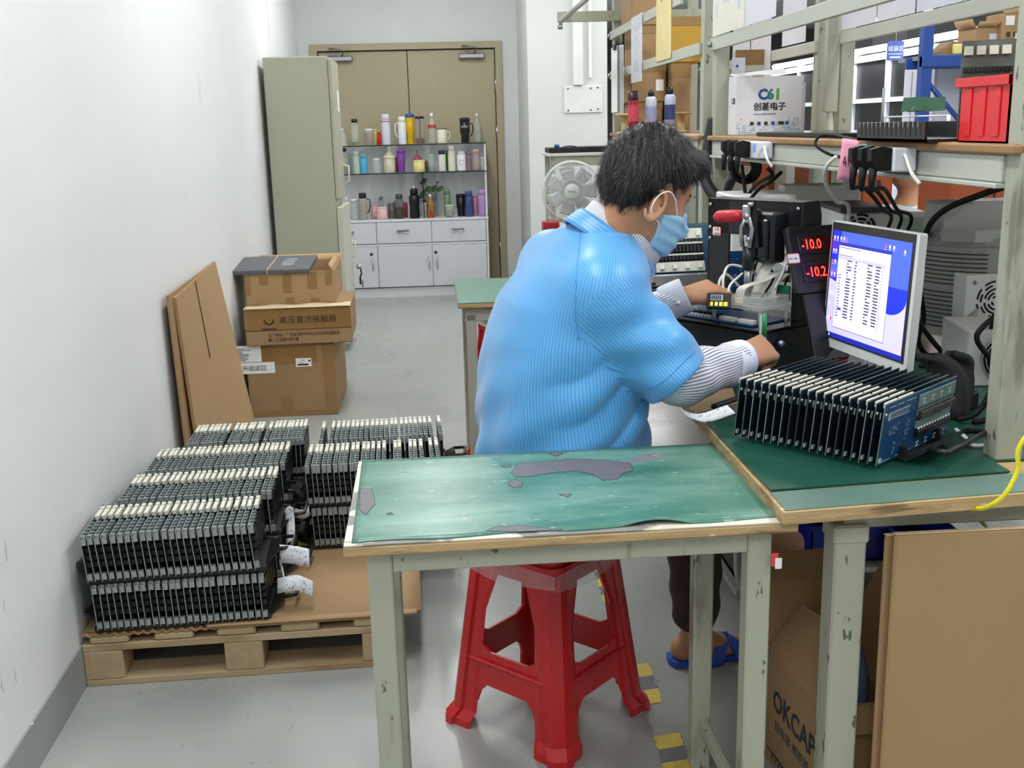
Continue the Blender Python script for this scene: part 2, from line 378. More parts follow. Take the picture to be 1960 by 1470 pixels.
# ------------------------------------------------------------------ cups and bottles on the unit
SC = 1/(6.32*223.)
m_clear = glass('bottle_clear', 'E4EAE8', .06, .33); m_wht = mat('plastic_white', 'F0F1F3', .35, var=.02); m_blk = mat('plastic_black', '202022', .4, var=.05)
def cup(px, w, h, kind, col, cap, label, cat, z, Y=9.25, alpha=None, hnd=None, fill=None, name='bottle'):
    p = aty(640+px/6.32, 300, Y); xw = p.x + (0 if z > 1 else .008)
    t = thing(name, label, cat, (xw, Y, z), 0, 'cups and bottles on the shelf unit')
    R = w*SC/2; Hh = h*SC
    mb_ = glass('clear_'+col, col, .08, alpha) if alpha else mat('glossy_'+col, col, .32, var=.04)
    mc = mat('glossy_'+cap, cap, .35, var=.03)
    if kind == 'pet':
        pr = [(R*.9, 0), (R, Hh*.04), (R, Hh*.3), (R*.9, Hh*.4), (R, Hh*.5), (R*.95, Hh*.62), (R*.45, Hh*.8), (R*.3, Hh*.87)]
        c = [(R*.36, Hh*.87), (R*.36, Hh)]
    elif kind == 'flask':
        pr = [(R*.92, 0), (R, Hh*.02), (R, Hh*.76), (R*.9, Hh*.8)]; c = [(R*.9, Hh*.8), (R*.9, Hh*.97), (R*.8, Hh)]
    elif kind == 'tumbler':
        pr = [(R*.75, 0), (R*.8, Hh*.02), (R*.83, Hh*.35), (R, Hh*.4), (R, Hh*.88)]; c = [(R*1.05, Hh*.88), (R*1.05, Hh*.96), (R*.7, Hh)]
    elif kind == 'mug':
        pr = [(R*.9, 0), (R, Hh*.06), (R, Hh*.92)]; c = [(R*1.02, Hh*.92), (R*.98, Hh)]
    elif kind == 'jar':
        pr = [(R*.95, 0), (R, Hh*.05), (R, Hh*.8), (R*.75, Hh*.86)]; c = [(R*.78, Hh*.86), (R*.78, Hh)]
    elif kind == 'sport':
        pr = [(R*.9, 0), (R, Hh*.03), (R*.88, Hh*.35), (R, Hh*.5), (R*.98, Hh*.68), (R*.6, Hh*.76)]; c = [(R*.75, Hh*.76), (R*.75, Hh*.9), (R*.6, Hh*.93)]
    elif kind == 'dome':
        pr = [(R*.9, 0), (R, Hh*.05), (R, Hh*.55)]; c = [(R*1.04, Hh*.55), (R*1.04, Hh*.62), (R*.85, Hh*.68), (R*.3, Hh*.8), (R*.16, Hh*.84), (R*.22, Hh*.9), (R*.2, Hh)]
    b = MB(); b.lathe(pr, mb_, 18); b.build('bottle_body' if cat != 'mug' else 'mug_body', t)
    b = MB(); b.lathe(c, mc, 16); b.build('lid', t)
    if fill: b = MB(); fc, fh = fill; b.lathe([(R*.8, .004), (R*.86, .01), (R*.86, Hh*fh)], mat('content_'+fc, fc, .6, var=.3, ns=60), 14); b.build('content', t)
    if hnd:
        sg, hm = hnd; b = MB(); b.tube([(sg*R*.9, 0, Hh*.78), (sg*(R+.022), 0, Hh*.74), (sg*(R+.026), 0, Hh*.5), (sg*(R+.012), 0, Hh*.28), (sg*R*.95, 0, Hh*.25)], .0055, mat('glossy_'+hm, hm, .4), 6); b.build('handle', t)
    return t
ZT, ZM, ZL = 1.2735, 1.0435, .6605
A_ = [
 (115, 80, 200, 'pet', 'E8ECEA', 'F4F4F4', 'short clear bottle with white cap, first on the top glass shelf', 'bottle', ZT, 9.25, .3, None, None),
 (265, 90, 305, 'jar', 'E0E0D8', '1C1C1E', 'tall clear glass with square black lid and dregs inside', 'bottle', ZT, 9.25, .3, None, ('3A3220', .14)),
 (435, 118, 190, 'jar', 'E0D8D8', 'E8E6E6', 'square clear jar full of dark red dried fruit', 'jar', ZT, 9.25, .35, None, ('6E3A3E', .74)),
 (508, 44, 185, 'jar', 'E6D36A', 'F0E6A0', 'slim yellow and white can beside the red fruit jar', 'can', ZT, 9.33, None, None, None),
 (553, 48, 150, 'jar', 'B81820', 'C02028', 'small bright red can left of the lilac-white flask', 'can', ZT, 9.25, None, None, None),
 (640, 104, 350, 'flask', 'DDDDEA', 'E9E9F2', 'lilac-white vacuum flask with a cup lid and a red ring', 'flask', ZT, 9.25, None, None, None),
 (835, 96, 318, 'flask', 'EEF0F6', 'F8F9FB', 'plain white tall flask left of the yellow tumbler', 'flask', ZT, 9.25, None, (-1, 'E8E9EE'), None),
 (932, 108, 350, 'tumbler', 'D9AE16', '3C5CB8', 'big yellow tumbler with a blue lid', 'tumbler', ZT, 9.27, None, None, None),
 (1050, 106, 315, 'mug', 'C8B8B4', '1C1A1C', 'clear cup with black press lid and dark red drink', 'cup', ZT, 9.25, .25, None, ('3A0D12', .2)),
 (1195, 92, 350, 'pet', 'DDE2E0', 'F2F2F4', 'clear bottle with white cap and red striped label', 'bottle', ZT, 9.27, .33, None, None),
 (1312, 120, 175, 'mug', 'E9E4D0', '6A655C', 'cream enamel pitcher mug with a large handle', 'mug', ZT, 9.25, None, (1, 'E9E4D0'), None),
 (1590, 118, 290, 'tumbler', '161618', '1E1E20', 'black travel mug with white lettering and loop handle', 'mug', ZT, 9.24, None, (1, '1A1A1C'), None),
 (1738, 92, 335, 'pet', 'C4CCC4', 'E6E8E8', 'pale grey-green bottle with white cap behind the black travel mug', 'bottle', ZT, 9.36, .6, None, None),
 (105, 108, 300, 'jar', 'B9C2A8', '1E1E20', 'clear bottle with black square lid and brown tea', 'bottle', ZM, 9.25, .4, None, ('8A6632', .28)),
 (185, 42, 250, 'jar', 'C9D2D4', 'D6DCDC', 'narrow frosted bottle behind the pale green flask', 'bottle', ZM, 9.37, .5, None, None),
 (262, 86, 262, 'flask', 'BCD0BC', 'CBDACB', 'pale green straight flask next to the sky blue bottle', 'flask', ZM, 9.25, None, None, None),
 (350, 92, 240, 'sport', '5AB4E0', '6CC0E6', 'sky blue waisted plastic bottle', 'bottle', ZM, 9.25, None, None, None),
 (505, 102, 170, 'jar', 'D8DEDC', 'F2F3F3', 'small clear jar with a white screw cap', 'jar', ZM, 9.25, .35, None, None),
 (663, 138, 300, 'dome', 'E6DEBE', 'EADFBC', 'cream sippy cup with a domed knob lid', 'cup', ZM, 9.25, .8, None, None),
 (745, 50, 175, 'jar', '9A2438', 'A02A3C', 'dark red can half behind the purple tumbler', 'can', ZM, 9.37, None, None, None),
 (805, 100, 270, 'tumbler', '8A45B0', 'A05AC6', 'translucent purple tumbler with purple lid', 'tumbler', ZM, 9.25, .9, None, None),
 (1000, 100, 250, 'dome', 'D9C4CA', 'D27C92', 'clear bottle with a pink domed lid', 'bottle', ZM, 9.36, .5, None, None),
 (1020, 138, 140, 'mug', 'E6DC8E', 'EDE6A8', 'pale yellow mug with lid in front of the pink domed bottle', 'mug', ZM, 9.22, None, None, None),
 (1110, 38, 130, 'jar', '4A4440', 'B0504E', 'tiny dark bottle beside the pale yellow mug', 'bottle', ZM, 9.25, None, None, None),
 (1175, 90, 200, 'jar', 'C9D0D0', 'B8DCD0', 'clear printed bottle with a mint green lid', 'bottle', ZM, 9.25, .45, None, ('4A5055', .3)),
 (1300, 90, 245, 'flask', 'EAE8E2', '20305A', 'off-white flask with a navy blue cap on the middle shelf', 'flask', ZM, 9.25, None, None, None),
 (1368, 46, 235, 'jar', '2E8A3C', '2E7A38', 'green bottle behind the white flasks', 'bottle', ZM, 9.36, .9, None, None),
 (1417, 86, 295, 'flask', 'EDEBD8', 'F2F2EA', 'tall slim cream flask, tallest on the middle shelf', 'flask', ZM, 9.25, None, None, None),
 (1535, 106, 225, 'jar', 'EEF0F2', 'F4F4F6', 'wide white bottle printed with a round grey face', 'bottle', ZM, 9.25, None, None, None),
 (1622, 72, 240, 'sport', 'D2A8B8', 'B8A8B4', 'pink-tinted clear sports bottle on the middle shelf', 'bottle', ZM, 9.33, .6, None, None),
 (1715, 86, 245, 'jar', 'D0BEBC', 'EBCDBE', 'clear bottle with a pale peach lid', 'bottle', ZM, 9.25, .45, None, ('B07A80', .2)),
 (1790, 48, 150, 'jar', 'D6DADC', 'E6E8EA', 'little clear tumbler, last on the middle shelf', 'cup', ZM, 9.25, .4, None, ('C08890', .25)),
 (100, 74, 270, 'pet', 'DDE2DA', 'F2F2F2', 'clear bottle with white cap hard by the steel cabinet', 'bottle', ZL, 9.22, .35, None, ('C8D0B8', .3)),
 (190, 110, 245, 'jar', 'D4D8D8', 'E2E4E6', 'wide clear water jug beside the steel thermos', 'jug', ZL, 9.25, .35, None, None),
 (300, 100, 315, 'flask', 'A8A49C', '26282A', 'stainless steel thermos with a black top and side handle', 'thermos', ZL, 9.22, None, (1, '202022'), None),
 (440, 92, 165, 'mug', 'DCA8AC', 'E0B0B2', 'pink mug partly behind another pink mug', 'mug', ZL, 9.30, None, None, None),
 (530, 132, 145, 'mug', 'E8BEC2', 'ECC8CA', 'pale pink mug with handle standing in front', 'mug', ZL, 9.20, None, (-1, 'E8BEC2'), None),
 (525, 62, 250, 'jar', 'C8D0CA', '6E9478', 'clear glass with a green lid behind the pink mugs', 'bottle', ZL, 9.37, .4, None, None),
 (650, 100, 195, 'jar', '5A5C58', '8A8C8E', 'squat smoked glass jar with a metal lid', 'jar', ZL, 9.26, .7, None, None),
 (745, 112, 310, 'sport', '60625E', '4A4E4C', 'smoky grey jug bottle with a carry loop and dark drink', 'bottle', ZL, 9.22, .5, None, ('4A1E22', .42)),
 (822, 46, 185, 'jar', '96303A', 'B06468', 'dark red can beside the glass divider', 'can', ZL, 9.30, None, None, None),
 (930, 124, 375, 'sport', '131315', '1E1E20', 'big matt black sports bottle with a white straw', 'bottle', ZL, 9.20, None, None, None),
 (1055, 60, 205, 'jar', 'DEDEE2', '24346E', 'white bottle with a navy lid on the counter shelf', 'bottle', ZL, 9.30, None, None, None),
 (1125, 98, 275, 'pet', 'A0763A', 'F0F0F0', 'amber drink bottle with a white cap and red triangle label', 'bottle', ZL, 9.22, None, None, ('7A2018', .2)),
 (1333, 84, 325, 'flask', '7E9A74', '86A27C', 'sage green straight flask', 'flask', ZL, 9.30, None, None, None),
 (1358, 112, 145, 'mug', 'D5DAD6', 'DDE2DE', 'clear glass mug in front of the sage green flask', 'mug', ZL, 9.20, .35, None, ('6A6C5A', .5)),
 (1500, 112, 265, 'tumbler', '161617', '1C1C1D', 'plain black tumbler with a beaked lid beside the blue flask', 'tumbler', ZL, 9.28, None, None, None),
 (1598, 96, 300, 'flask', '3E4E86', '46568E', 'dark blue straight flask', 'flask', ZL, 9.22, None, None, None),
 (1675, 60, 255, 'jar', 'CC8E92', 'D8A8A8', 'pink lettered bottle between the blue and lilac flasks', 'bottle', ZL, 9.28, None, None, None),
 (1762, 104, 310, 'flask', 'B592C8', 'BC9CD0', 'lilac flask with a side loop at the shelf end', 'flask', ZL, 9.22, None, (1, 'B592C8'), None)]
made = {}
for a in A_:
    nm = {'bottle': 'drink_bottle', 'flask': 'vacuum_flask', 'mug': 'mug', 'cup': 'drinking_cup', 'jar': 'glass_jar', 'can': 'drink_can', 'tumbler': 'tumbler', 'jug': 'water_jug', 'thermos': 'thermos'}[a[7]]
    made[a[0], a[8]] = cup(*a, name=nm)
o = made[(640, ZT)]; b = MB(); r_ = 53*SC; b.lathe([(r_, .185), (r_*1.03, .188), (r_, .192)], mat('ring_red', '9A4048', .4), 18, cap=False); b.build('ring', o)
o = made[(1195, ZT)]; b = MB(); r_ = 47*SC; b.lathe([(r_, .125), (r_*.97, .155)], mat('label_red_white', 'D84048', .4, var=.6, ns=50), 18, cap=False); b.build('bottle_label', o)
o = made[(1590, ZT)]; text('lettering', 'RIVERS', .018, m_wht, o, Matrix.Translation((-.03, -.043, .125)) @ Matrix.Rotation(PI/2, 4, 'X'), ext=.001)
o = made[(1535, ZM)]; b = MB(); b.tube([(.02*math.cos(k), -.0385, .07+.02*math.sin(k)) for k in [i*.6 for i in range(10)]], .0015, mat('print_grey', '707478', .5), 4); b.build('printed_face', o)
o = made[(930, ZL)]; b = MB(); b.tube([(0, 0, .24), (0, -.002, .27)], .006, m_wht, 6); b.build('straw', o)
o = made[(1050, ZT)]; b = MB(); b.cyl((0, 0, .03), (0, 0, .22), .006, m_blk, 6); b.build('plunger', o); b = MB(); b.cyl((-.006, 0, .21), (-.008, 0, .26), .003, mat('straw_pink', 'D87A8A', .4), 6); b.cyl((.008, 0, .21), (.01, 0, .262), .003, mat('straw_pink', 'D87A8A', .4), 6); b.build('straw', o)
o = made[(1125, ZL)]; b = MB(); b.add([(-.025, -.036, .01), (.03, -.036, .01), (.005, -.036, .075), (-.025, -.034, .01), (.03, -.034, .01), (.005, -.034, .075)], [(0, 1, 2), (3, 5, 4), (0, 3, 4, 1), (1, 4, 5, 2), (2, 5, 3, 0)], mat('label_red', 'A83228', .4)); b.build('triangle_label', o)
# plant cutting in a glass
p = aty(640+1195/6.32, 300, 9.30)
t = thing('plant_cutting', 'green leaf cutting standing in a slim blue-grey glass', 'plant', (p.x, 9.30, ZL))
b = MB(); b.lathe([(.02, 0), (.023, .01), (.023, .16)], glass('blue_grey_glass', '8E9CA8', .1, .6), 16, cap=False); b.build('glass', t)
m_leaf = mat('leaf_green', '3F5F33', .4, var=.2)
stems = [((-.09, -.02, .30), .03), ((-.05, -.01, .235), .03), ((.03, -.01, .29), .015), ((.05, -.02, .235), .028), ((.0, -.03, .24), .03), ((-.105, 0, .19), .035)]
b = MB()
for q, s in stems: b.tube(spline([(0, 0, .05), (q[0]*.3, q[1], .16), q], 4), .0025, m_leaf, 5)
b.build('stem', t)
for i, (q, s) in enumerate(stems):
    b = MB(); a = i*1.1
    b.grid(lambda u, v: ((u-.5)*2*s*1.3, math.sin(PI*u)**.7*(v-.5)*s*1.5, .006*math.cos(3*(v-.5))), 8, 4, m_leaf, T=Matrix.Translation(q) @ Matrix.Rotation(-.6+.4*math.sin(a), 4, 'Y') @ Matrix.Rotation(1.1, 4, 'X'), thick=.0008); b.build('leaf', t)

# ------------------------------------------------------------------ cartons by the cabinet
m_card = mat('cardboard', 'A5875F', .75, var=.05, ns=4, bump=.05, bs=90)
m_cardd = mat('cardboard_brown', '9B7C57', .7, var=.06, ns=5, bump=.05, bs=80)
m_cardi = mat('cardboard_inside', 'B99A70', .8, var=.05)
m_carde = mat('cardboard_cut_edge', 'D6C09A', .85, var=.15, ns=60)
m_tape = mat('brown_packing_tape', '917044', .22, var=.08, ns=12, spec=.7)
m_paper = mat('paper_white', 'EDEDE8', .7, var=.03); m_ink = mat('ink_black', '232323', .6, var=0)
m_ctape = glass('clear_tape', 'C9B48A', .15, .35)
def carton(loc, w, d, h, rz, label, name='cardboard_carton', open_=False, ma=None, group=None):
    ma = ma or m_card
    t = thing(name, label, 'box', loc, rz, group)
    b = MB(); x, y = w/2, d/2
    if not open_: b.box((-x, -y, 0), (x, y, h), ma, bev=.006)
    else:
        e = .006
        b.box((-x, -y, 0), (x, -y+e, h), ma); b.box((-x, y-e, 0), (x, y, h), ma); b.box((-x, -y+e, 0), (-x+e, y-e, h), ma); b.box((x-e, -y+e, 0), (x, y-e, h), ma); b.box((-x+e, -y+e, 0), (x-e, y-e, e), ma)
    b.build('carton_body', t); return t
# big one at the bottom
zb = aty(640, 655, 5.3).z; xl, xr = -1.0, aty(643, 720, 5.3).x
w = xr-xl; t = carton(((xl+xr)/2, 5.58, 0), w, .56, zb, 0, 'largest brown carton at the bottom, with white shipping labels', ma=m_cardd)
T_ = Matrix.Translation((0, -.28, 0))
b = MB(T_); b.box((-w/2+.001, -.0015, zb-.10), (w/2-.09, 0, zb-.002), m_tape); b.box((w/2-.06, -.0015, .02), (w/2-.001, 0, zb-.01), m_tape); b.box((-.06, -.0015, .031), (-.0, 0, .10), m_tape); b.box((-w/2, -.0015, .001), (w/2-.062, 0, .03), m_tape); b.build('packing_tape', t)
def paper_label(t, x0, x1, z0, z1, lines, T=T_, title=None, tsize=.03, ink=None):
    o = MB(T); o.box((x0, -.003, z0), (x1, -.0017, z1), m_paper); o = o.build('paper_label', t)
    b = MB(T)
    for (a, c, zz, th) in lines: b.box((x0+(x1-x0)*a, -.0036, z0+(z1-z0)*zz-th/2), (x0+(x1-x0)*c, -.003, z0+(z1-z0)*zz+th/2), ink or m_ink)
    if lines: b.build('printed_lines', o)
    if title: text('lettering', title, tsize, ink or m_ink, o, T @ Matrix.Translation((x0+(x1-x0)*.2, -.0036, z0+(z1-z0)*.3)) @ Matrix.Rotation(PI/2, 4, 'X'))
    return o
g1 = random.Random(3)
lx = aty(455, 690, 5.3).x+.0-t.location.x
paper_label(t, lx-.05, aty(502, 700, 5.3).x-t.location.x, zb-.085, zb-.002, [(.28, .3+.3*g1.random()+.15, .1+.09*k, .003) for k in range(9)])
paper_label(t, lx-.02, aty(526, 700, 5.3).x-t.location.x, zb-.145, zb-.088, [], title='升级返回', tsize=.030)
paper_label(t, aty(566, 690, 5.3).x-t.location.x, aty(596, 690, 5.3).x-t.location.x, zb-.118, zb-.075, [(.1, .8, .25, .008), (.35, .6, .78, .002), (.8, .95, .7, .008), (.2, .5, .5, .002)])
# the long one with printing
z2 = zb+.001; h2 = aty(560, 590, 5.25).z-z2
x0 = aty(464, 620, 5.25).x; x1 = aty(668, 615, 5.25).x; w2 = x1-x0
t = carton(((x0+x1)/2, 5.52, z2), w2, .50, h2, .03, 'flat wide brown carton printed with a line of black characters, middle of the stack', ma=m_cardd)
T2 = Matrix.Translation((0, -.25, 0))
b = MB(T2); b.box((-w2/2, -.0015, h2*.42), (w2/2, 0, h2-.004), m_tape); b.box((-w2/2, -.002, h2*.41), (w2/2, 0, h2*.425), mat('seam_dark', '4A3520', .8)); b.build('packing_tape', t)
m_print = mat('carton_print_dark', '3E2E20', .7, var=0)
text('lettering', '高压直流接触器', .040, m_print, t, T2 @ Matrix.Translation((-.09, -.003, h2*.60)) @ Matrix.Rotation(PI/2, 4, 'X'))
text('lettering', '工厂地址：广东省深圳市坪山区龙田街道金成', .0195, m_print, t, T2 @ Matrix.Translation((-.15, -.003, h2*.25)) @ Matrix.Rotation(PI/2, 4, 'X'), w=.9)
text('lettering', '第二工业园10栋1楼', .0195, m_print, t, T2 @ Matrix.Translation((-.15, -.003, h2*.12)) @ Matrix.Rotation(PI/2, 4, 'X'), w=.9)
b = MB(T2 @ Matrix.Translation((-.14, 0, h2*.70))); b.tube([(.022*math.cos(a), -.002, .022*math.sin(a)) for a in [PI+i*PI/8 for i in range(9)]], .004, m_print, 4); b.box((-.035, -.003, -.05), (.035, -.001, -.043), m_print); b.build('printed_emblem', t)
b = MB(); b.grid(lambda u, v: (-w2/2+w2*u, -.26+.10*v, h2+.004+.004*math.sin(u*17)*math.sin(v*5)), 24, 3, m_carde, thick=.005); b.build('flap', t)
# the open one on top
z3 = z2+h2+.001; x0 = aty(469, 560, 5.4).x; x1 = aty(640, 560, 5.4).x; w3 = x1-x0; h3 = aty(560, 520, 5.4).z-z3
t = carton(((x0+x1)/2, 5.4+.25, z3), w3, .50, h3, .015, 'open-topped brown carton on top of the stack, patched with tape', open_=True)
T3 = Matrix.Translation((0, -.25, 0))
b = MB(T3)
for a, c, e, g in ((.0, .06, .3, .92), (.16, .26, .62, .88), (.42, .52, .35, .97), (.70, .80, .45, .97), (.90, .97, .55, 1.), (.72, .82, .0, .16), (.44, .54, .02, .2)): b.box((-w3/2+w3*a, -.0015, h3*e), (-w3/2+w3*c, 0, h3*g), m_tape)
b.box((-w3/2, -.0015, h3*.88), (w3/2, 0, h3), m_ctape); b.build('packing_tape', t)
b = MB(); b.grid(lambda u, v: (w3/2-.004-.02*v, -.25+.5*u, h3-.002+.035*v), 4, 2, m_cardi, thick=.004); b.grid(lambda u, v: (-w3/2+w3*u, .25+.03*v, h3-.002+.03*v), 4, 2, m_cardi, thick=.004); b.build('flap', t)
t2 = thing('dark_folder_box', 'dark grey flat box lying across the open brown carton, tied with string', 'box', (t.location.x-.075, 5.59, z3+h3+.004))
b = MB(Matrix.Rotation(.06, 4, 'X')); b.box((-.23, -.20, -.0), (.18, .20, .022), mat('dark_grey_board', '5B5C60', .6, var=.08, ns=6), bev=.003); b.build('box_body', t2)
b = MB(Matrix.Rotation(.06, 4, 'X')); b.box((-.03, -.202, -.001), (-.026, .202, .024), m_carde); b.build('string', t2)
text('lettering', '科信源', .07, mat('print_pale', 'B9BCC2', .6), t2, Matrix.Rotation(.06, 4, 'X') @ Matrix.Translation((.03, .12, .0225)) @ Matrix.Rotation(-PI/2, 4, 'Z'))
# flattened cartons leaning on the wall
def lean(name, label, P, th, ma, crease=True):
    c = (P[0]+P[1])/2; t = thing(name, label, 'cardboard', (c.x, c.y, 0)); T = Matrix.Translation((-c.x, -c.y, 0))
    b = MB(T); b.grid(lambda u, v: tuple((P[0].lerp(P[1], u)).lerp(P[3].lerp(P[2], u), v)), 6, 8, ma, thick=th, smooth=False); b.build('folded_sheet', t); return t
nb = Vector((-.93, 3.93, .004)); nt_ = aty(337, 570, 3.93); fb = Vector((-.885, 4.86, .004)); ft = aty(412, 500, 4.86)
t = lean('flattened_carton', 'clean flattened tan carton leaning on the wall, in front', [nb, fb, ft, nt_], .012, m_card)
m0 = nb.lerp(fb, .42); m1 = nt_.lerp(ft, .42)
b = MB(Matrix.Translation((-t.location.x, -t.location.y, 0))); b.tube([tuple(m0.lerp(m1, .62)+Vector((.003, 0, 0))), tuple(m1+Vector((.003, 0, 0)))], .002, mat('seam_dark', '4A3520', .8), 4); b.build('crease', t)
nb = Vector((-.965, 3.86, .004)); nt_ = aty(322, 566, 3.86); fb = Vector((-.93, 4.78, .004)); ft = aty(405, 506, 4.78)
lean('flattened_carton', 'second flattened carton showing behind the front one against the wall', [nb, fb, ft, nt_], .008, m_cardd)
# ------------------------------------------------------------------ pallet with trays of circuit boards
m_pine = mat('pallet_pine', 'B09A7A', .75, var=.12, ns=5, bump=.2, bs=30, stretch=(.25, 2.5, 2.5))
overlay(m_pine, '86683F', 9, .52, .68, 8, (.4, 2, 2), 2., .75); overlay(m_pine, '5E5548', 5, .60, .72, 8, (.6, 1, 1), 5., .6)
m_pinex = mat('pallet_pine_end', 'AC9674', .8, var=.2, ns=25, bump=.2, bs=60)
PO = Vector((-.975, 2.612, 0)); PR = .030
t = thing('wooden_pallet', 'pale pine pallet on the grey floor by the left wall', 'pallet', PO, PR)
PWd, PD = .82, 1.15
for y0 in (0, PD/2-.05, PD-.10):
    b = MB(); b.box((0, y0, 0), (PWd, y0+.10, .018), m_pine, bev=.002); b.build('bottom_board', t)
    for x0 in (0, PWd/2-.05, PWd-.10):
        b = MB(); b.box((x0, y0, .018), (x0+.10, y0+.10, .098), m_pinex, bev=.003); b.build('block', t)
    b = MB(); b.box((0, y0, .098), (PWd, y0+.10, .118), m_pine, bev=.002); b.build('stringer', t)
for x0 in (.02, .185, .345, .51, .70):
    b = MB(); b.box((x0-.0, 0, .118), (x0+.10, PD, .138), m_pinex, bev=.005); b.build('deck_board', t)
t = thing('cardboard_sheet', 'tan cardboard sheet covering the pallet, upper layer', 'cardboard', (PO.x, PO.y, .148), PR)
b = MB(); b.grid(lambda u, v: (.02+.86*u, .02+1.16*v, .0), 20, 4, m_card, thick=.006); b.box((.32, -.004, -.002), (.87, .02, .006), m_card, bev=.003); b.build('sheet', t)
t = thing('cardboard_sheet', 'lower cardboard layer sticking out over the pallet deck', 'cardboard', (PO.x, PO.y, .1385), PR)
b = MB(); b.box((.0, .005, .0), (.855, 1.14, .004), m_card); b.grid(lambda u, v: (.005+.35*u, .0+.02*v, .006+.004*math.sin(u*90)), 90, 2, m_cardd, thick=.003); b.build('sheet', t)

m_esd = mat('esd_black_plastic', '1C1D1E', .38, var=.1, ns=20)
m_pcb = mat('pcb_dark_edge', '26393A', .35, var=.12, ns=40)
m_pcbe = mat('pcb_pale_edge', '7C8C88', .4, var=.1)
m_conn = mat('connector_cream', 'DEDBCC', .4, var=.03); m_conng = mat('component_grey', '6C7676', .4, .2, var=.25, ns=60); m_relay = mat('component_black', '161718', .35, var=.1)
m_silver = mat('component_silver', 'A0A4A2', .3, .5, var=.2)
def board_mesh():
    """one board: edge-on along y, standing in z, parts on its +x face"""
    b = MB()
    b.box((-.0009, -.125, 0), (.0009, .125, .122), m_pcb); b.box((-.0011, -.1255, 0), (.0011, -.1245, .122), m_pcbe); b.box((-.0010, -.125, .1215), (.0010, .125, .1228), m_pcbe)
    for k in range(5):
        y = -.118+.024*k; b.box((.0009, y, .112), (.0115, y+.010, .1225), m_conng if k else m_silver)
    b.box((.0009, -.124, .100), (.0118, -.112, .116), m_silver); b.box((.0009, -.124, .004), (.0118, -.112, .020), m_silver)
    for k in range(4): b.box((.0009, -.112+.004*k, .035+.018*k), (.0115, -.09+.01*k, .048+.018*k), m_relay)
    for k in range(6): b.box((.0009, -.075+.034*k, .03), (.0110, -.055+.034*k, .10), m_relay)
    return b
proto_b = board_mesh().build('circuit_board')
pc = MB(); pc.box((.0009, .026, .112), (.0112, .078, .1245), m_conn, bev=.001); pc.box((.0009, .086, .112), (.0112, .102, .1250), m_conn, bev=.001); pc = pc.build('white_connector', proto_b)
tray_me = {}
def tray_mb(n, L):
    b = MB()
    b.box((-L/2, -.112, 0), (L/2, .112, .010), m_esd, bev=.003)
    for sy in (-.112, .097):
        b.box((-L/2, sy, .008), (L/2, sy+.015, .014), m_esd)
        for k in range(n+1): x = -L/2+.02+(L-.04)*k/n; b.box((x-.0025, sy, .012), (x+.0025, sy+.015, .024), m_esd)
    return b
def handle_mb(s, L):
    b = MB(); x = s*L/2
    b.add([(x-s*.005, -.08, 0), (x-s*.005, .08, 0), (x+s*.03, .05, .030), (x+s*.03, -.05, .030), (x-s*.005, -.08, .012), (x-s*.005, .08, .012), (x+s*.03, .05, .038), (x+s*.03, -.05, .038)],
          [(0, 1, 2, 3), (4, 7, 6, 5), (0, 4, 5, 1), (1, 5, 6, 2), (2, 6, 7, 3), (3, 7, 4, 0)], m_esd)
    b.tube([(x+s*.028, -.045, .034), (x+s*.062, -.038, .036), (x+s*.066, .038, .036), (x+s*.028, .045, .034)], .0055, m_esd, 6)
    return b
def tray(loc, n, L, rz, label):
    t = thing('board_tray', label, 'tray', loc, rz, 'black slotted trays on the pallet')
    tray_mb(n, L).build('tray_base', t); handle_mb(1, L).build('tray_handle', t); handle_mb(-1, L).build('tray_handle', t); return t
first = [True]
def boards(loc, rz, xs, label, group, lean=0.):
    T = Matrix.Translation(loc) @ Matrix.Rotation(rz, 4, 'Z')
    for x in xs:
        j = random.uniform(-1, 1)
        M = T @ Matrix.Translation((x+.0008*j, .003*random.uniform(-1, 1), .0125)) @ Matrix.Rotation(lean+.012*j, 4, 'Y')
        if first[0]: o = proto_b; first[0] = False
        else: o = copy_tree(proto_b)
        o.matrix_world = M; tag(o, label, 'circuit board', group)
rr = PR+.015
zl, zu = .1495, .2870
def along(n, a, c, gaps=()): return [a+(c-a)*k/(n-1) for k in range(n) if k not in gaps]
# front row, two tiers
tray((-.720, 2.74, zl), 25, .45, rr, 'black tray at the bottom front of the pallet, carrying the lowest board row')
boards((-.720, 2.74, zl), rr, along(25, -.211, .207), 'dark circuit board standing in the lower front tray on the pallet', 'boards in the lower front tray', -.03)
tray((-.728, 2.735, zu), 24, .46, rr+.02, 'black tray stacked on the lowest front row of boards')
boards((-.728, 2.735, zu), rr+.02, along(24, -.213, .203), 'dark circuit board with cream connector in the front upper row on the pallet', 'boards in the upper front tray', -.07)
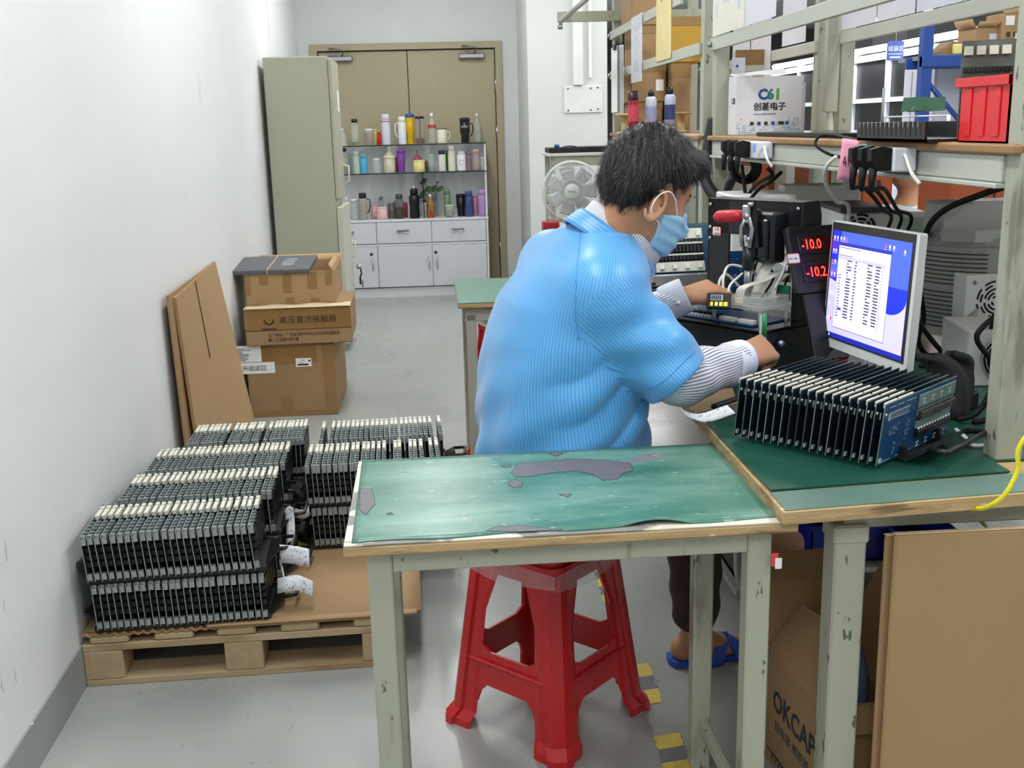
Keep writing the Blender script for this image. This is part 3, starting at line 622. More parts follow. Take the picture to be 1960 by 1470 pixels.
# second and third rows
tray((-.72, 3.0, zu), 24, .45, rr, 'black tray of the second upper row behind the front row')
boards((-.72, 3.0, zu), rr, along(24, -.205, .20), 'dark circuit board with cream connector in the second upper row from the front', 'boards in the second upper row', -.03)
tray((-.715, 3.26, zu), 25, .44, rr, 'black tray of the third upper row of boards')
boards((-.715, 3.26, zu), rr, along(25, -.20, .195), 'dark circuit board with cream connector in the third upper row from the front', 'boards in the third upper row', -.03)
tray((-.70, 3.53, zu), 25, .44, rr, 'black tray of the rearmost upper row, near the leaning cardboard')
boards((-.70, 3.53, zu), rr, along(26, -.165, .20, (8, 16)), 'dark circuit board in the rearmost upper row with two gaps', 'boards in the rearmost upper row', .03)
for y, lab in ((3.0, 'second'), (3.26, 'third'), (3.53, 'rearmost')):
    tray((-.715, y, zl), 24, .45, rr, 'black bottom-tier tray under the '+lab+' upper row')
    boards((-.715, y, zl), rr, along(24, -.205, .203)[-6:], 'dark circuit board standing in the bottom-tier tray under the '+lab+' upper row', 'bottom-tier boards under the '+lab+' row')
# right-hand stack
tray((-.235, 3.24, zl), 24, .44, rr, 'black bottom tray of the smaller stack beside the table')
boards((-.235, 3.24, zl), rr, along(24, -.195, .17)[:14], 'dark circuit board in the bottom tray of the smaller stack', 'boards in the bottom tray of the smaller stack', -.03)
tray((-.24, 3.235, zu), 24, .44, rr, 'black upper tray at the front of the smaller stack')
boards((-.24, 3.235, zu), rr, along(25, -.20, .195, (15, 18, 22)), 'dark circuit board with cream connector in the upper front tray of the smaller stack', 'boards in the upper front tray of the smaller stack', -.03)
tray((-.235, 3.51, zu), 24, .44, rr, 'black upper tray at the back of the smaller stack')
boards((-.235, 3.51, zu), rr, along(25, -.195, .195, (1, 23)), 'dark circuit board with cream connector in the back upper tray of the smaller stack', 'boards in the back upper tray of the smaller stack')
tray((-.235, 3.51, zl), 24, .44, rr, 'black bottom tray at the back of the smaller stack')
# slips of paper tied to the trays
m_slip = mat('written_paper', 'E6E7EC', .7, var=.04)
overlay(m_slip, '9A9EA6', 130, .58, .62, 3, (1, 2.2, 1), 3.)
def slip(P, label, wv, bend=.01):
    P = [Vector(p) for p in P]; c = P[0]; t = thing('paper_slip', label, 'paper', c, 0, 'written paper slips tied to the trays')
    wv = Vector(wv); pts = spline([p-c for p in P], 6); n = len(pts)-1
    b = MB(); b.grid(lambda u, v: tuple(pts[round(u*n)]+wv*(v-.5)+Vector((0, 0, bend*math.sin(v*3.1)))), n, 3, m_slip, thick=.0006); b.build('slip', t)
slip([aty(535, 1060, 2.72), aty(560, 1062, 2.70), aty(592, 1068, 2.68)], 'white written slip on the front upper tray handle, curling right', (.0, .014, .046))
slip([aty(531, 1122, 2.69), aty(548, 1118, 2.67), aty(572, 1116, 2.67), aty(600, 1128, 2.68)], 'white written slip lying by the bottom front tray handle', (.0, .022, .034))
slip([aty(536, 1075, 2.72), aty(541, 1095, 2.71), aty(544, 1112, 2.70)], 'thin twisted paper strip hanging between two slips', (.006, 0, .004))
slip([aty(553, 975, 2.95), aty(556, 1005, 2.95), aty(556, 1042, 2.93)], 'narrow white slip hanging down from the second row handle', (.026, -.004, .006))
slip([aty(560, 980, 3.1), aty(578, 985, 3.1), aty(592, 978, 3.1)], 'crumpled pale slip between the two board stacks', (.0, -.0, .03))
# ------------------------------------------------------------------ near table
m_gmat = mat('green_rubber_mat', '447868', .33, var=.13, ns=3, bump=.10, bs=26, rvar=.10, stretch=(1, 2.2, 1))
overlay(m_gmat, '7DA396', 5, .46, .74, 9, (.6, 2.4, 1), 1.3, .75)
overlay(m_gmat, '7F7F84', 4.6, .665, .675, 8, (1, 1.4, 1), 9.7, .95)
overlay(m_gmat, '2E6253', 16, .56, .66, 8, (.5, 1.6, 1), 2.2, .45); overlay(m_gmat, 'B4D0C6', 60, .665, .69, 5, (.5, 1.3, 1), 4.1, .6); overlay(m_gmat, '6E8580', 24, .64, .68, 8, (.4, 1.4, 1), 8.1, .6)
overlay(m_gmat, '26423B', 55, .69, .71, 5, (.5, 1.2, 1), 6.6, .8)
m_gmat2 = mat('green_rubber_mat_clean', '1F5245', .34, var=.12, ns=3, bump=.06, bs=20, rvar=.08)
overlay(m_gmat2, '10332B', 6, .58, .74, 8, None, 3.3, .6)
m_ply = mat('plywood_edge', 'B89C70', .7, var=.22, ns=30, bump=.25, bs=80, stretch=(.3, 1, 4))
overlay(m_ply, 'E6DCC0', 24, .66, .70, 6, (.5, 1, 1), 1.)
overlay(m_ply, '6B5434', 22, .60, .66, 7, (.35, 1, 3), 7., .8); overlay(m_ply, '8E6F45', 9, .50, .65, 7, (.5, 1, 4), 3., .7)
m_lamw = mat('laminate_worn_white', 'D6D0C2', .5, var=.06, ns=20); overlay(m_lamw, '5E5E60', 7, .52, .56, 8, (1, 2, 1), 4., .8)
m_frame = mat('bench_frame_paint', 'A9AC9B', .42, var=.05, ns=6, bump=.04, bs=30)
overlay(m_frame, '3E3E34', 46, .655, .68, 6, (1, 1, .4), 2., .85); overlay(m_frame, '6B6552', 14, .60, .68, 8, (1, 1, .22), 12., .7)
overlay(m_frame, '8E8F7E', 7, .58, .72, 7, (1, 1, .4), 6., .6)
m_framew = mat('rack_beam_paint', 'BABDB2', .4, var=.04, ns=6)
overlay(m_framew, '77796E', 42, .73, .745, 5, (.5, .5, 1), 2., .7)
def legbox(b, x, y, w, z0, z1, ma, d=None): d = d or w; b.box((x, y, z0), (x+w, y+d, z1), ma, bev=.003)
cFL = atz(656, 1046, .733); cFR = atz(1530, 998, .733)
TA = math.atan2(cFR.y-cFL.y, cFR.x-cFL.x); TL = (cFR-cFL).length; TD = .468
t = thing('work_table', 'small near work table with a chipped plywood top and grey-green steel legs', 'table', (cFL.x, cFL.y, 0), TA)
b = MB(); b.box((0, 0, .712), (TL, TD, .7305), m_ply, bev=.003); b.build('tabletop', t)
b = MB(); b.box((.001, .001, .7306), (TL-.001, TD-.001, .7330), m_lamw); b.build('laminate', t)
for x in (.036, TL-.078):
    for y in (.03, TD-.075):
        b = MB(); legbox(b, x, y, .042, .0, .7115, m_frame); b.build('leg', t)
b = MB(); b.box((.0785, .032, .668), (TL-.0785, .055, .7115), m_frame, bev=.002); b.build('apron', t)
b = MB(); b.box((.0785, TD-.06, .668), (TL-.0785, TD-.035, .7115), m_frame, bev=.002); b.build('apron', t)
for x in (.038, TL-.063): b = MB(); b.box((x, .0725, .668), (x+.023, TD-.0755, .7115), m_frame, bev=.002); b.build('apron', t)
b = MB(); b.box((TL-.061, .05, .10), (TL-.045, TD-.05, .13), m_frame, bev=.002); b.build('foot_rail', t)
o = thing('worn_rubber_mat', 'worn green rubber mat with grey bald patches on the near work table', 'mat', (cFL.x, cFL.y, .7331), TA)
def matf(u, v):
    x = .008+(TL-.030)*u + .006*(1-u)*(1-v); y = .010+.010*u+(TD-.014-.010*u)*v + (.004*math.sin(u*21) if v < .02 else 0)
    z = .0022 + (max(0, math.sin((u-.62)*19))*.009*max(0, 1-v*9) if u > .62 and u < .95 else 0)
    return (x, y, z)
b = MB(); b.grid(matf, 60, 24, m_gmat, thick=.0022); b.build('mat_sheet', o)
# bald grey patches where the rubber has worn through
m_bald = mat('bald_rubber_grey', '66646A', .5, var=.14, ns=14); m_rim = mat('torn_rubber_edge', '1E2A28', .7)
def patch(P, label='bald_patch'):
    q = [atz(x, y, .7356) for x, y in P]; rg = random.Random(len(P)); T_ = Matrix.Rotation(-TA, 4, 'Z') @ Matrix.Translation((-cFL.x, -cFL.y, -.7331)); pts = []
    for i in range(len(q)):
        a, c = q[i], q[(i+1) % len(q)]
        for k in range(7): v = a.lerp(c, k/7); pts.append(T_ @ (v+Vector((rg.uniform(-.0010, .0010), rg.uniform(-.0022, .0022), 0))))
    b = MB(); b.prism([(p.x, p.y) for p in pts], (.0022, .0026), m_bald); b.tube([(p.x, p.y, .0024) for p in pts], .0006, m_rim, 4, closed=True); b.build(label, o)
patch([(978, 903), (992, 887), (1040, 884), (1095, 878), (1150, 880), (1205, 886), (1212, 900), (1192, 906), (1185, 916), (1155, 920), (1138, 909), (1105, 901), (1060, 905), (1010, 912), (985, 912)])
patch([(972, 925), (985, 917), (1000, 922), (998, 931), (982, 933)]); patch([(1070, 946), (1095, 945), (1085, 952)]); patch([(690, 935), (712, 935), (718, 965), (700, 985), (688, 975)])
patch([(930, 1016), (950, 1008), (1000, 1006), (1040, 1010), (1080, 1014), (1040, 1016), (980, 1018)]); patch([(1050, 868), (1065, 864), (1078, 868), (1066, 873)]); patch([(960, 893), (975, 889), (978, 895)]); patch([(740, 984), (748, 980), (752, 985)])
# far green table beside the worker
t = thing('work_table', 'small distant green-topped table beside the aisle, behind the worker', 'table', (.05, 4.04, 0), .01)
b = MB(); b.box((0, 0, .728), (.52, .655, .746), m_ply, bev=.003); b.build('tabletop', t)
b = MB(); b.box((0, 0, .7461), (.52, .655, .750), mat('green_table_cover', '567D6D', .5, var=.06, ns=8, stretch=(.4, 3, 1)), bev=.001); b.build('green_cover', t)
for x in (.03, .45):
    for y in (.03, .58): b = MB(); legbox(b, x, y, .04, 0, .70, mat('table_leg_grey', 'A3A296', .45, var=.08)); b.build('leg', t)
b = MB(); b.box((.03, .03, .672), (.49, .055, .7275), MATS['table_leg_grey'], bev=.002); b.build('apron', t)
# ------------------------------------------------------------------ red plastic stools
m_red = mat('red_stool_plastic', 'C21A22', .28, var=.05, ns=4, rvar=.06, spec=.55)
m_film = glass('stretch_film', 'D9C4C6', .15, .28)
def stool(loc, rz, label, h=.46, film=False):
    t = thing('plastic_stool', label, 'stool', loc, rz, 'red plastic stools')
    A0, A1 = .170, .122     # half size at the floor and at the top
    def half(z): return A0+(A1-A0)*z/h
    b = MB(); n = rrect(2*A1+.012, 2*A1+.012, .04, 5); b.prism(n, (h-.014, h), m_red); b.prism(rrect(2*A1+.03, 2*A1+.03, .045, 5), (h-.03, h-.012), m_red); b.build('seat', t)
    for k in range(4):
        M = Matrix.Rotation(k*PI/2, 4, 'Z'); b = MB(M); prof = []
        # corner leg: V-shaped shell with a rounded outer rib, flaring at the foot
        zs = [0, .018, .04, .10, .2, .3, .40, h-.02]
        rings = []
        for z in zs:
            a = half(z); w = .066 + (.006 if z < .02 else 0) - .012*min(1, z/.3)*(z < .36) + .03*max(0, (z-.36)/(.1)) ; fl = .012 if z < .02 else (.006 if z < .04 else 0)
            c = a+fl; r = .034
            rings.append([(c-w-.012, c-.004, z), (c-w, c, z), (c-r-.004, c+.001, z), (c-r, c+.009, z), (c-r*.4, c+.006, z), (c+.006, c-r*.4, z), (c+.009, c-r, z), (c+.001, c-r-.004, z), (c, c-w, z), (c-.004, c-w-.012, z), (c-.010, c-w-.008, z), (c-.012, c-r-.008, z), (c-r-.008, c-.012, z), (c-w-.008, c-.010, z)])
        m_ = len(rings[0]); vs = [p for r_ in rings for p in r_]; fs = []
        for j in range(len(rings)-1):
            for i in range(m_): fs.append((j*m_+i, j*m_+(i+1) % m_, (j+1)*m_+(i+1) % m_, (j+1)*m_+i))
        fs += [tuple(range(m_))[::-1], tuple((len(rings)-1)*m_+i for i in range(m_))]
        b.add(vs, fs, m_red, smooth=False); b.build('leg', t)
        # side rail and curved corner gussets between two legs
        b = MB(M)
        def side(P, n0=0):
            vs = [(u, half(z)-.004, z) for u, z in P] + [(u, half(z)-.011, z) for u, z in P]; q = len(P)
            b.add(vs, [tuple(range(q))[::-1], tuple(range(q, 2*q))]+[(i, (i+1) % q, q+(i+1) % q, q+i) for i in range(q)], m_red)
        e = .125
        z0, z1 = .118, .200
        side([(-e, z0-.06), (-e+.035, z0-.05), (-e+.045, z0-.02), (-e+.065, z0), (e-.065, z0), (e-.045, z0-.02), (e-.035, z0-.05), (e, z0-.06), (e, z1+.07), (e-.036, z1+.045), (e-.044, z1+.015), (e-.070, z1), (-e+.070, z1), (-e+.044, z1+.015), (-e+.036, z1+.045), (-e, z1+.07)])
        b.box((-.12, half(.18)-.006, .172), (.12, half(.18)+.005, .180), m_red, bev=.003)
        b.build('side_rail', t); b = MB(M)
        side([(-.11, h-.02), (.11, h-.02), (.115, h-.13), (.078, h-.10), (.070, h-.078), (.045, h-.066), (-.045, h-.066), (-.070, h-.078), (-.078, h-.10), (-.115, h-.13)])
        b.build('seat_skirt', t)
    if film:
        b = MB()
        for k in range(4):
            M = Matrix.Rotation(k*PI/2, 4, 'Z'); b.add([tuple(M @ Vector(p)) for p in ((-A1-.018, A1+.019, h-.02), (A1+.018, A1+.019, h-.02), (A1+.022, A1+.024, h-.055), (.02, A1+.024, h-.075), (-A1-.022, A1+.024, h-.05))], [(0, 1, 2, 3, 4)], m_film)
        b.build('stretch_film', t)
    return t
stool((.213, 2.362, 0), PI/4+.02, 'red plastic stool wrapped in clear film that the worker in blue sits on', film=True)
t = stool((.30, 4.42, 0), .35, 'second red plastic stool under the distant green table, covered with white cloth', .60)
b = MB(Matrix.Translation((0, 0, .602))); b.grid(lambda u, v: ((u-.5)*.34, (v-.5)*.34, .02+.010*math.sin(u*11)*math.cos(v*9)-.09*max(0, abs(u-.5)-.38)-.09*max(0, abs(v-.5)-.38)), 18, 18, mat('cloth_white', 'E9E6DC', .8, var=.05), thick=.006)
b = b.build('cushion_cloth', t)
# ------------------------------------------------------------------ workbench with rack
XP, XQ = 1.03, 1.50          # front and rear post lines
PWID = .052
m_wood = mat('shelf_wood_edge', '9A7850', .6, var=.15, ns=20, stretch=(1, .3, 3))
bn = thing('workbench', 'long grey-green workbench with rack posts, a wood-edged shelf and a chipped plywood top', 'workbench', (.55, 1.665, 0))
T0 = Matrix.Translation((-.55, -1.665, 0))
pNL = atz(1500, 982, .757); pFL = atz(1374, 842, .757)
dirL = (pFL-pNL).normalized()
Ynear = pNL.y; slope = (atz(1960, 945, .757)-pNL); slope = slope.y/slope.x
farL = pNL + dirL*((4.12-pNL.y)/dirL.y)
poly = [(pNL.x, pNL.y), (1.62, pNL.y+slope*(1.62-pNL.x)), (1.62, 4.12), (.56, 4.12)]
b = MB(T0); b.prism([(x, y) for x, y in poly], (.735, .757), m_ply); b.build('tabletop', bn)
m_blacktop = mat('bench_black_edge', '24282A', .5, var=.1)
for (x, y, z1) in ((.672, 1.735, .70), (.60, 3.95, .70), (1.45, 1.78, .70), (1.45, 3.95, .70)):
    b = MB(T0); b.box((x, y, 0), (x+.058, y+.058, z1-.03), m_frame, bev=.004); b.box((x-.003, y-.003, z1-.035), (x+.061, y+.061, z1), m_frame, bev=.004); b.build('leg', bn)
b = MB(T0); b.box((.69, 1.745, .69), (1.60, 1.785, .734), m_frame, bev=.003); b.build('apron', bn)
b = MB(T0); b.box((.60, 1.80, .70), (.63, 4.0, .734), m_frame, bev=.003); b.build('apron', bn)
RL = 1.672; RT = 2.3
def rack(par, T, y0, y1, posts, zpost0, beam=True):
    for (x, y) in posts:
        b = MB(T); b.box((x, y, zpost0), (x+PWID, y+PWID, RT), m_frame, bev=.003); b.build('post', par)
    if beam:
        b = MB(T); b.box((XP-.008, y0+PWID, 1.276), (XP+.03, y1, 1.327), m_framew, bev=.003); b.box((XP-.018, y0+PWID, 1.266), (XP+.012, y1, 1.2755), m_framew, bev=.002); b.build('shelf_beam', par)
        b = MB(T); b.box((XP-.018, y0+.0, 1.3275), (XQ+.05, y1+.05, 1.346), m_wood, bev=.004); b.build('shelf_board', par)
        b = MB(T); b.box((XQ, y0, 1.27), (XQ+.04, y1, 1.327), m_framew, bev=.002); b.build('shelf_beam', par)
b = MB(T0)
rack(bn, T0, 1.875, 4.045, [(XP, 1.875), (XP, 4.045), (XQ, 4.045), (XQ+.03, 1.80)], .7571)
for (x, z, ya, yb) in ((XP-.014, RL, 2.0, 4.08), (XQ-.014, RL+.012, 1.9, 4.08)):
    b = MB(T0); b.box((x, ya, z-.022), (x+.014, yb, z+.022), m_framew, bev=.002); b.cyl((x-.012, yb-.02, z), (x, yb-.02, z), .010, m_steel, 8); b.build('hanging_rail', bn)
b = MB(T0); b.box((1.44, 4.03, 1.42), (1.49, 4.06, 2.3), mat('trunking_grey', 'B4B4A6', .45), bev=.003); b.tube(spline([(1.465, 4.045, 1.43), (1.468, 4.04, 1.38), (1.455, 4.0, 1.345)], 5), .012, mat('conduit_grey', 'C0C0B6', .4), 8); b.build('cable_duct', bn)
# the rack behind, same make
b2 = thing('workbench', 'second workbench rack farther back, hung with papers, holding cartons and spray cans', 'workbench', (.60, 4.25, 0))
T1 = Matrix.Translation((-.60, -4.25, 0))
b = MB(T1); b.box((.60, 4.25, .735), (1.62, 6.6, .757), m_ply); b.build('tabletop', b2)
b = MB(T1); b.box((.60, 4.27, .7571), (1.62, 6.6, .7601), m_gmat2); b.build('green_cover', b2)
for (x, y) in ((.64, 4.30), (.64, 6.5), (1.5, 4.3), (1.5, 6.5)): b = MB(T1); b.box((x, y, 0), (x+.05, y+.05, .734), m_frame, bev=.003); b.build('leg', b2)
rack(b2, T1, 4.235, 6.40, [(XP, 4.235), (XP, 6.40), (XQ, 4.3), (XQ-.03, 6.40)], .7602)
for (x, z, ya, yb) in ((XP-.014, RL, 4.26, 6.46), (XP-.014, 1.893, 4.6, 6.46), (XQ-.014, RL, 4.3, 6.2), (XQ-.014, 1.92, 4.3, 6.2)):
    b = MB(T1); b.box((x, ya, z-.022), (x+.014, yb, z+.022), m_framew, bev=.002); b.cyl((x-.012, yb-.02, z), (x, yb-.02, z), .012, m_steel, 8); b.build('hanging_rail', b2)
p0_, p1_ = aty(1067, 30, 6.38), aty(1345, 27, 6.38)
b = MB(T1); b.box((p0_.x, 6.37, p1_.z-.028), (1.58, 6.398, p1_.z+.028), m_frame, bev=.002); b.build('cross_bar', b2)
q0, q1 = aty(1072, 42, 6.33), aty(1140, -18, 5.2)
b = MB(T1); b.tube([tuple(q0), tuple(q1)], .018, m_framew, 4); b.cyl(tuple(q0+Vector((0, 0, -.012))), tuple(q0+Vector((0, 0, -.04))), .014, m_steel, 8); b.build('cross_bar', b2)

# mats on the bench
def matthing(poly, z, th, ma, label, name='rubber_mat'):
    c = poly[0]; t = thing(name, label, 'mat', (c[0], c[1], z)); b = MB(Matrix.Translation((-c[0], -c[1], 0))); b.prism(poly, th, ma); b.build('mat_sheet', t); return t
e0 = atz(1512, 974, .757); e1 = atz(1960, 933, .757)
matthing([(pNL.x+.006, pNL.y+.008), (1.60, pNL.y+slope*(1.6-pNL.x)+.008), (1.60, pNL.y+slope*(1.6-pNL.x)+.10), (pNL.x+.008, pNL.y+.10)], .7571, .0015, mat('green_rubber_mat_grey', '5E7A70', .45, var=.10, ns=6), 'narrow grey-green mat strip along the near edge of the workbench')
m0 = atz(1478, 932, .7586); m1 = atz(1945, 912, .7586); m2 = atz(1383, 838, .7586)
matthing([(pNL.x+.010, pNL.y+.104), (1.022, pNL.y+slope*.48+.104), (1.022, 1.872), (1.09, 1.872), (1.60, 1.95), (1.60, 4.1), (.58, 4.1), (pFL.x+.006, pFL.y), ((pNL.x+pFL.x)/2+.007, (pNL.y+pFL.y)/2)], .7587, .0035, m_gmat2, 'large dark green rubber mat covering the workbench', 'large_rubber_mat')
# ------------------------------------------------------------------ rack of blue boards on the bench
m_bluepcb = mat('pcb_blue', '14446E', .35, var=.10, ns=30); m_darkpcb = mat('pcb_dark_blue', '142638', .35, var=.15, ns=30)
m_edge = mat('pcb_edge_pale', '98A498', .45, var=.1)
m_solder = mat('solder_dots', 'DDE2E4', .3, .4, var=.1); m_resin = mat('grey_insulator', '6E8482', .3, var=.12, ns=30); m_brownr = mat('relay_brown', '3F3A33', .35, var=.2, ns=40)
BH, BL = .120, .30
o0 = atz(1676, 893, .772); axd = (Vector((.200, -.232, 0))).normalized(); bd = Vector((.758, .652, 0))
axd = Vector((bd.y, -bd.x, 0)).normalized(); bd = Vector((-axd.y, axd.x, 0)); bd.normalize()
tilt = 0.10
def bench_board_T(k):
    o = o0 - axd*(.0172*(18-k)); o.z = .772
    up = (Vector((0, 0, 1)) + axd*tilt).normalized(); nn = bd.cross(up).normalized()    # nn along +axd or -axd
    if nn.dot(axd) < 0: nn = -nn
    M = Matrix.Identity(4)
    for i in range(3): M[i][0] = bd[i]; M[i][1] = up[i]; M[i][2] = nn[i]; M[i][3] = o[i]
    return M            # local x along the board, y up, z towards the near end of the row
pb = MB(); pb.box((0, 0, -.0008), (BL, BH, .0008), m_darkpcb); pb.box((0, 0, -.0009), (.0008, BH, .0009), m_edge); pb.box((0, BH-.0006, -.0009), (BL, BH, .0009), m_edge)
pb.box((.004, .006, .0008), (.012, .014, .004), m_solder); pb.cyl((.006, .10, .0008), (.006, .10, .003), .003, m_solder, 8); pb.box((.02, .085, .0008), (.022, .098, .003), m_solder)
bp0 = pb.build('control_board')
cb = MB(); cb.box((.004, BH-.009, -.0052), (.050, BH+.0025, -.0009), m_conn, bev=.001); cb.box((.058, BH-.009, -.0052), (.115, BH+.0025, -.0009), m_conn, bev=.001); cb.build('white_connector', bp0)
rb = MB()
for k in range(8): rb.box((.13+.02*k, .02, -.0125), (.144+.02*k, .10, -.001), m_relay)
rb.build('relay_block', bp0)
grp = 'control boards standing in the bench tray'
for k in range(19):
    o = bp0 if k == 0 else copy_tree(bp0)
    o.matrix_world = bench_board_T(k)
    tag(o, 'blue-black control board standing in the bench tray, edge-on, with a white top connector', 'circuit board', grp)
last = o; last['label'] = 'nearest control board in the bench tray, showing its whole blue soldered face'; del last['group']
last.data = last.data.copy(); last.data.materials[0] = m_bluepcb
f = MB(); Z = .0009
for i in range(18): f.box((.022+.0046*i, .086, Z), (.0252+.0046*i, .100, Z+.0005), m_solder); 
for i in range(18): f.box((.0226+.0046*i, .088, Z+.0003), (.0247+.0046*i, .098, Z+.0008), m_bluepcb)
for a, c in ((.02, .045), (.052, .075), (.085, .125)): f.box((a, .110, Z), (c, .1112, Z+.0004), m_solder)
for a, c in ((.02, .05), (.072, .105), (.11, .13)): f.box((a, .004, Z), (c, .0052, Z+.0004), m_solder)
rg = random.Random(11)
for i in range(26): x = .03+.035*rg.random(); y = .052+.02*rg.random(); f.box((x, y, Z), (x+.0016, y+.0012, Z+.0006), m_solder)
for i in range(18): x = .098+.012*rg.random(); y = .03+.045*rg.random(); f.box((x, y, Z), (x+.0016, y+.0012, Z+.0006), m_solder)
for i in range(14): x = .055+.008*rg.random(); y = .010+.025*rg.random(); f.box((x, y, Z), (x+.0012, y+.0012, Z+.0006), m_solder)
f.build('solder_face', last)
f = MB()
f.box((.135, .087, Z), (.292, .113, Z+.004), m_resin, bev=.001); f.box((.135, .045, Z), (.285, .060, Z+.004), m_resin, bev=.001)
f.box((.138, .070, Z), (.290, .084, Z+.003), m_resin); f.build('insulator_strip', last)
f = MB()
for i in range(11): f.box((.138+.0134*i, .066, Z+.002), (.1502+.0134*i, .081, Z+.012), m_brownr, bev=.001)
for i in range(11): f.box((.140+.013*i, .028, Z), (.1515+.013*i, .040, Z+.009), m_relay, bev=.001)
f.build('relay_row', last)
f = MB()
for i in range(4):
    for (yy, x0) in ((.099, .152), (.012, .150)):
        for dx, dy in ((-.003, .004), (.004, .004), (-.003, -.004), (.004, -.004), (0, 0)): f.cyl((x0+.037*i+dx, yy+dy, Z+.004), (x0+.037*i+dx, yy+dy, Z+.0055), .0016, m_solder, 7)
for i in range(12): f.cyl((.145+.012*i, .044, Z+.004), (.145+.012*i, .044, Z+.007), .0036, m_solder, 8)
f.build('solder_points', last)
# its tray: slots along the row, handles at both ends
cN = o0+bd*.19+axd*.012; cF = o0-axd*.32+bd*.12
TT = Matrix.Identity(4)
mid = o0-axd*.155+bd*.165
for i in range(3): TT[i][0] = axd[i]; TT[i][1] = bd[i]
TT[0][3], TT[1][3], TT[2][3] = mid.x, mid.y, .7625
t = thing('board_tray', 'black slotted tray on the green bench mat, holding the blue boards', 'tray', M=TT)
b = MB(); b.box((-.17, -.08, 0), (.17, .08, .008), m_esd, bev=.003)
b.box((-.17, -.08, .006), (.17, -.068, .03), m_esd); b.box((-.17, .068, .006), (.17, .08, .03), m_esd)
b.build('tray_base', t)
for s in (1, -1):
    b = MB(); L_ = .17
    b.add([(s*L_, -.085, .0), (s*L_, .085, .0), (s*(L_+.05), .085, .035), (s*(L_+.05), -.085, .035), (s*L_, -.085, .012), (s*L_, .085, .012), (s*(L_+.05), .085, .043), (s*(L_+.05), -.085, .043)],
          [(0, 1, 2, 3), (4, 7, 6, 5), (0, 4, 5, 1), (1, 5, 6, 2), (2, 6, 7, 3), (3, 7, 4, 0)], m_esd)
    b.tube([(s*(L_+.045), -.08, .035), (s*(L_+.085), -.095, .04), (s*(L_+.085), .095, .04), (s*(L_+.045), .08, .035)], .006, m_esd, 6)
    b.build('tray_handle', t)
# cardboard and a written slip beneath the forearm
zc = .7632
c0, c1, c2, c3 = atz(1322, 772, zc), atz(1330, 795, zc), atz(1412, 775, zc), atz(1400, 740, zc)
cc = (c0+c1+c2+c3)/4
t = thing('cardboard_pad', 'small piece of brown cardboard under the forearm on the bench', 'cardboard', (cc.x, cc.y, zc))
b = MB(Matrix.Translation((-cc.x, -cc.y, 0))); b.prism([(p.x, p.y) for p in (c1, c2, c3, c0)], .004, m_card); b.build('pad', t)
zc = .800; q = [aty(1308, 790, 2.16), aty(1345, 800, 2.12), aty(1400, 783, 2.08)]
t = thing('paper_slip', 'white written slip curling over the black bench tray handle', 'paper', q[1]); pts = spline([p-q[1] for p in q], 8)
b = MB(); b.grid(lambda u, v: tuple(pts[round(u*16)]+Vector((.012*(v-.5), -.024*(v-.5), -.012*(v-.5)))), 16, 3, m_slip, thick=.0006); b.build('slip', t)

# ------------------------------------------------------------------ test fixture
m_bk = mat('fixture_black', '18191B', .38, var=.12, ns=6, bump=.02); m_bkg = mat('fixture_black_gloss', '101113', .18, var=.1)
m_acr = glass('acrylic', 'D5D8CF', .08, .42); m_gm = mat('cast_silver', 'B2B4B8', .28, .9, var=.08)
Pn = Vector((.767, 2.514, .7625)); ua = Vector((-.56, .83, 0)).normalized(); va = Vector((.83, .56, 0)).normalized()
TF = Matrix.Identity(4)
for i in range(3): TF[i][0] = va[i]; TF[i][1] = ua[i]; TF[i][3] = Pn[i]
# local x = depth away from the worker (b), y = along the front (a), z up
t = thing('test_fixture', 'black board test fixture with clear plate, toggle clamp and tall rear frame', 'test fixture', M=TF)
BZ = .1375
b = MB(); b.box((0, 0, .004), (.26, .42, BZ-.006), m_bk, bev=.004); b.box((-.004, -.004, BZ-.006), (.264, .424, BZ), m_bkg, bev=.002); b.build('fixture_box', t)
b = MB(); b.cyl((-.004, .07, .07), (-.018, .07, .07), .010, m_gm, 10); b.cyl((.06, -.004, .10), (.06, -.016, .10), .009, m_gm, 10); b.build('latch', t)
FR = MB(); x0, x1, yA, yB, zt = .16, .235, .020, .325, .437
FR.box((x0, yA, BZ), (x0+.008, yA+.022, zt), m_bk, bev=.002); FR.box((x0, yB-.075, BZ), (x0+.008, yB, zt), m_bk, bev=.002); FR.box((x0, yA, .345), (x0+.008, yB, zt), m_bk, bev=.002)
FR.prism([(x0, BZ), (x1, BZ), (x1, .40), (x1-.012, zt), (x0, zt)], (0, .006), m_bk, T=Matrix.Translation((0, yA, 0)) @ Matrix.Rotation(PI/2, 4, 'X'))
FR.prism([(x0, BZ), (x1, BZ), (x1, .40), (x1-.012, zt), (x0, zt)], (0, .006), m_bk, T=Matrix.Translation((0, yB, 0)) @ Matrix.Rotation(PI/2, 4, 'X'))
FR.box((x0, yA, zt-.006), (x1-.012, yB, zt), m_bk, bev=.001)
FR.build('rear_frame', t)
b = MB()
for z in (.42, .36, .33): 
    for y in (yA+.008, yB-.010): b.cyl((x0-.001, y, z), (x0-.004, y, z), .005, m_gm, 8)
b.build('frame_screws', t)
st = MB(); st.prism(rrect(.030, .024, .004), .0012, mat('sticker_red', 'D24A48', .5), T=frameT((x0-.0006, yB-.033, .350), (0, -1, 0), (0, 0, 1))); st.prism(rrect(.026, .020, .003), .0016, m_paper, T=frameT((x0-.0006, yB-.033, .350), (0, -1, 0), (0, 0, 1))); st = st.build('warning_sticker', t)
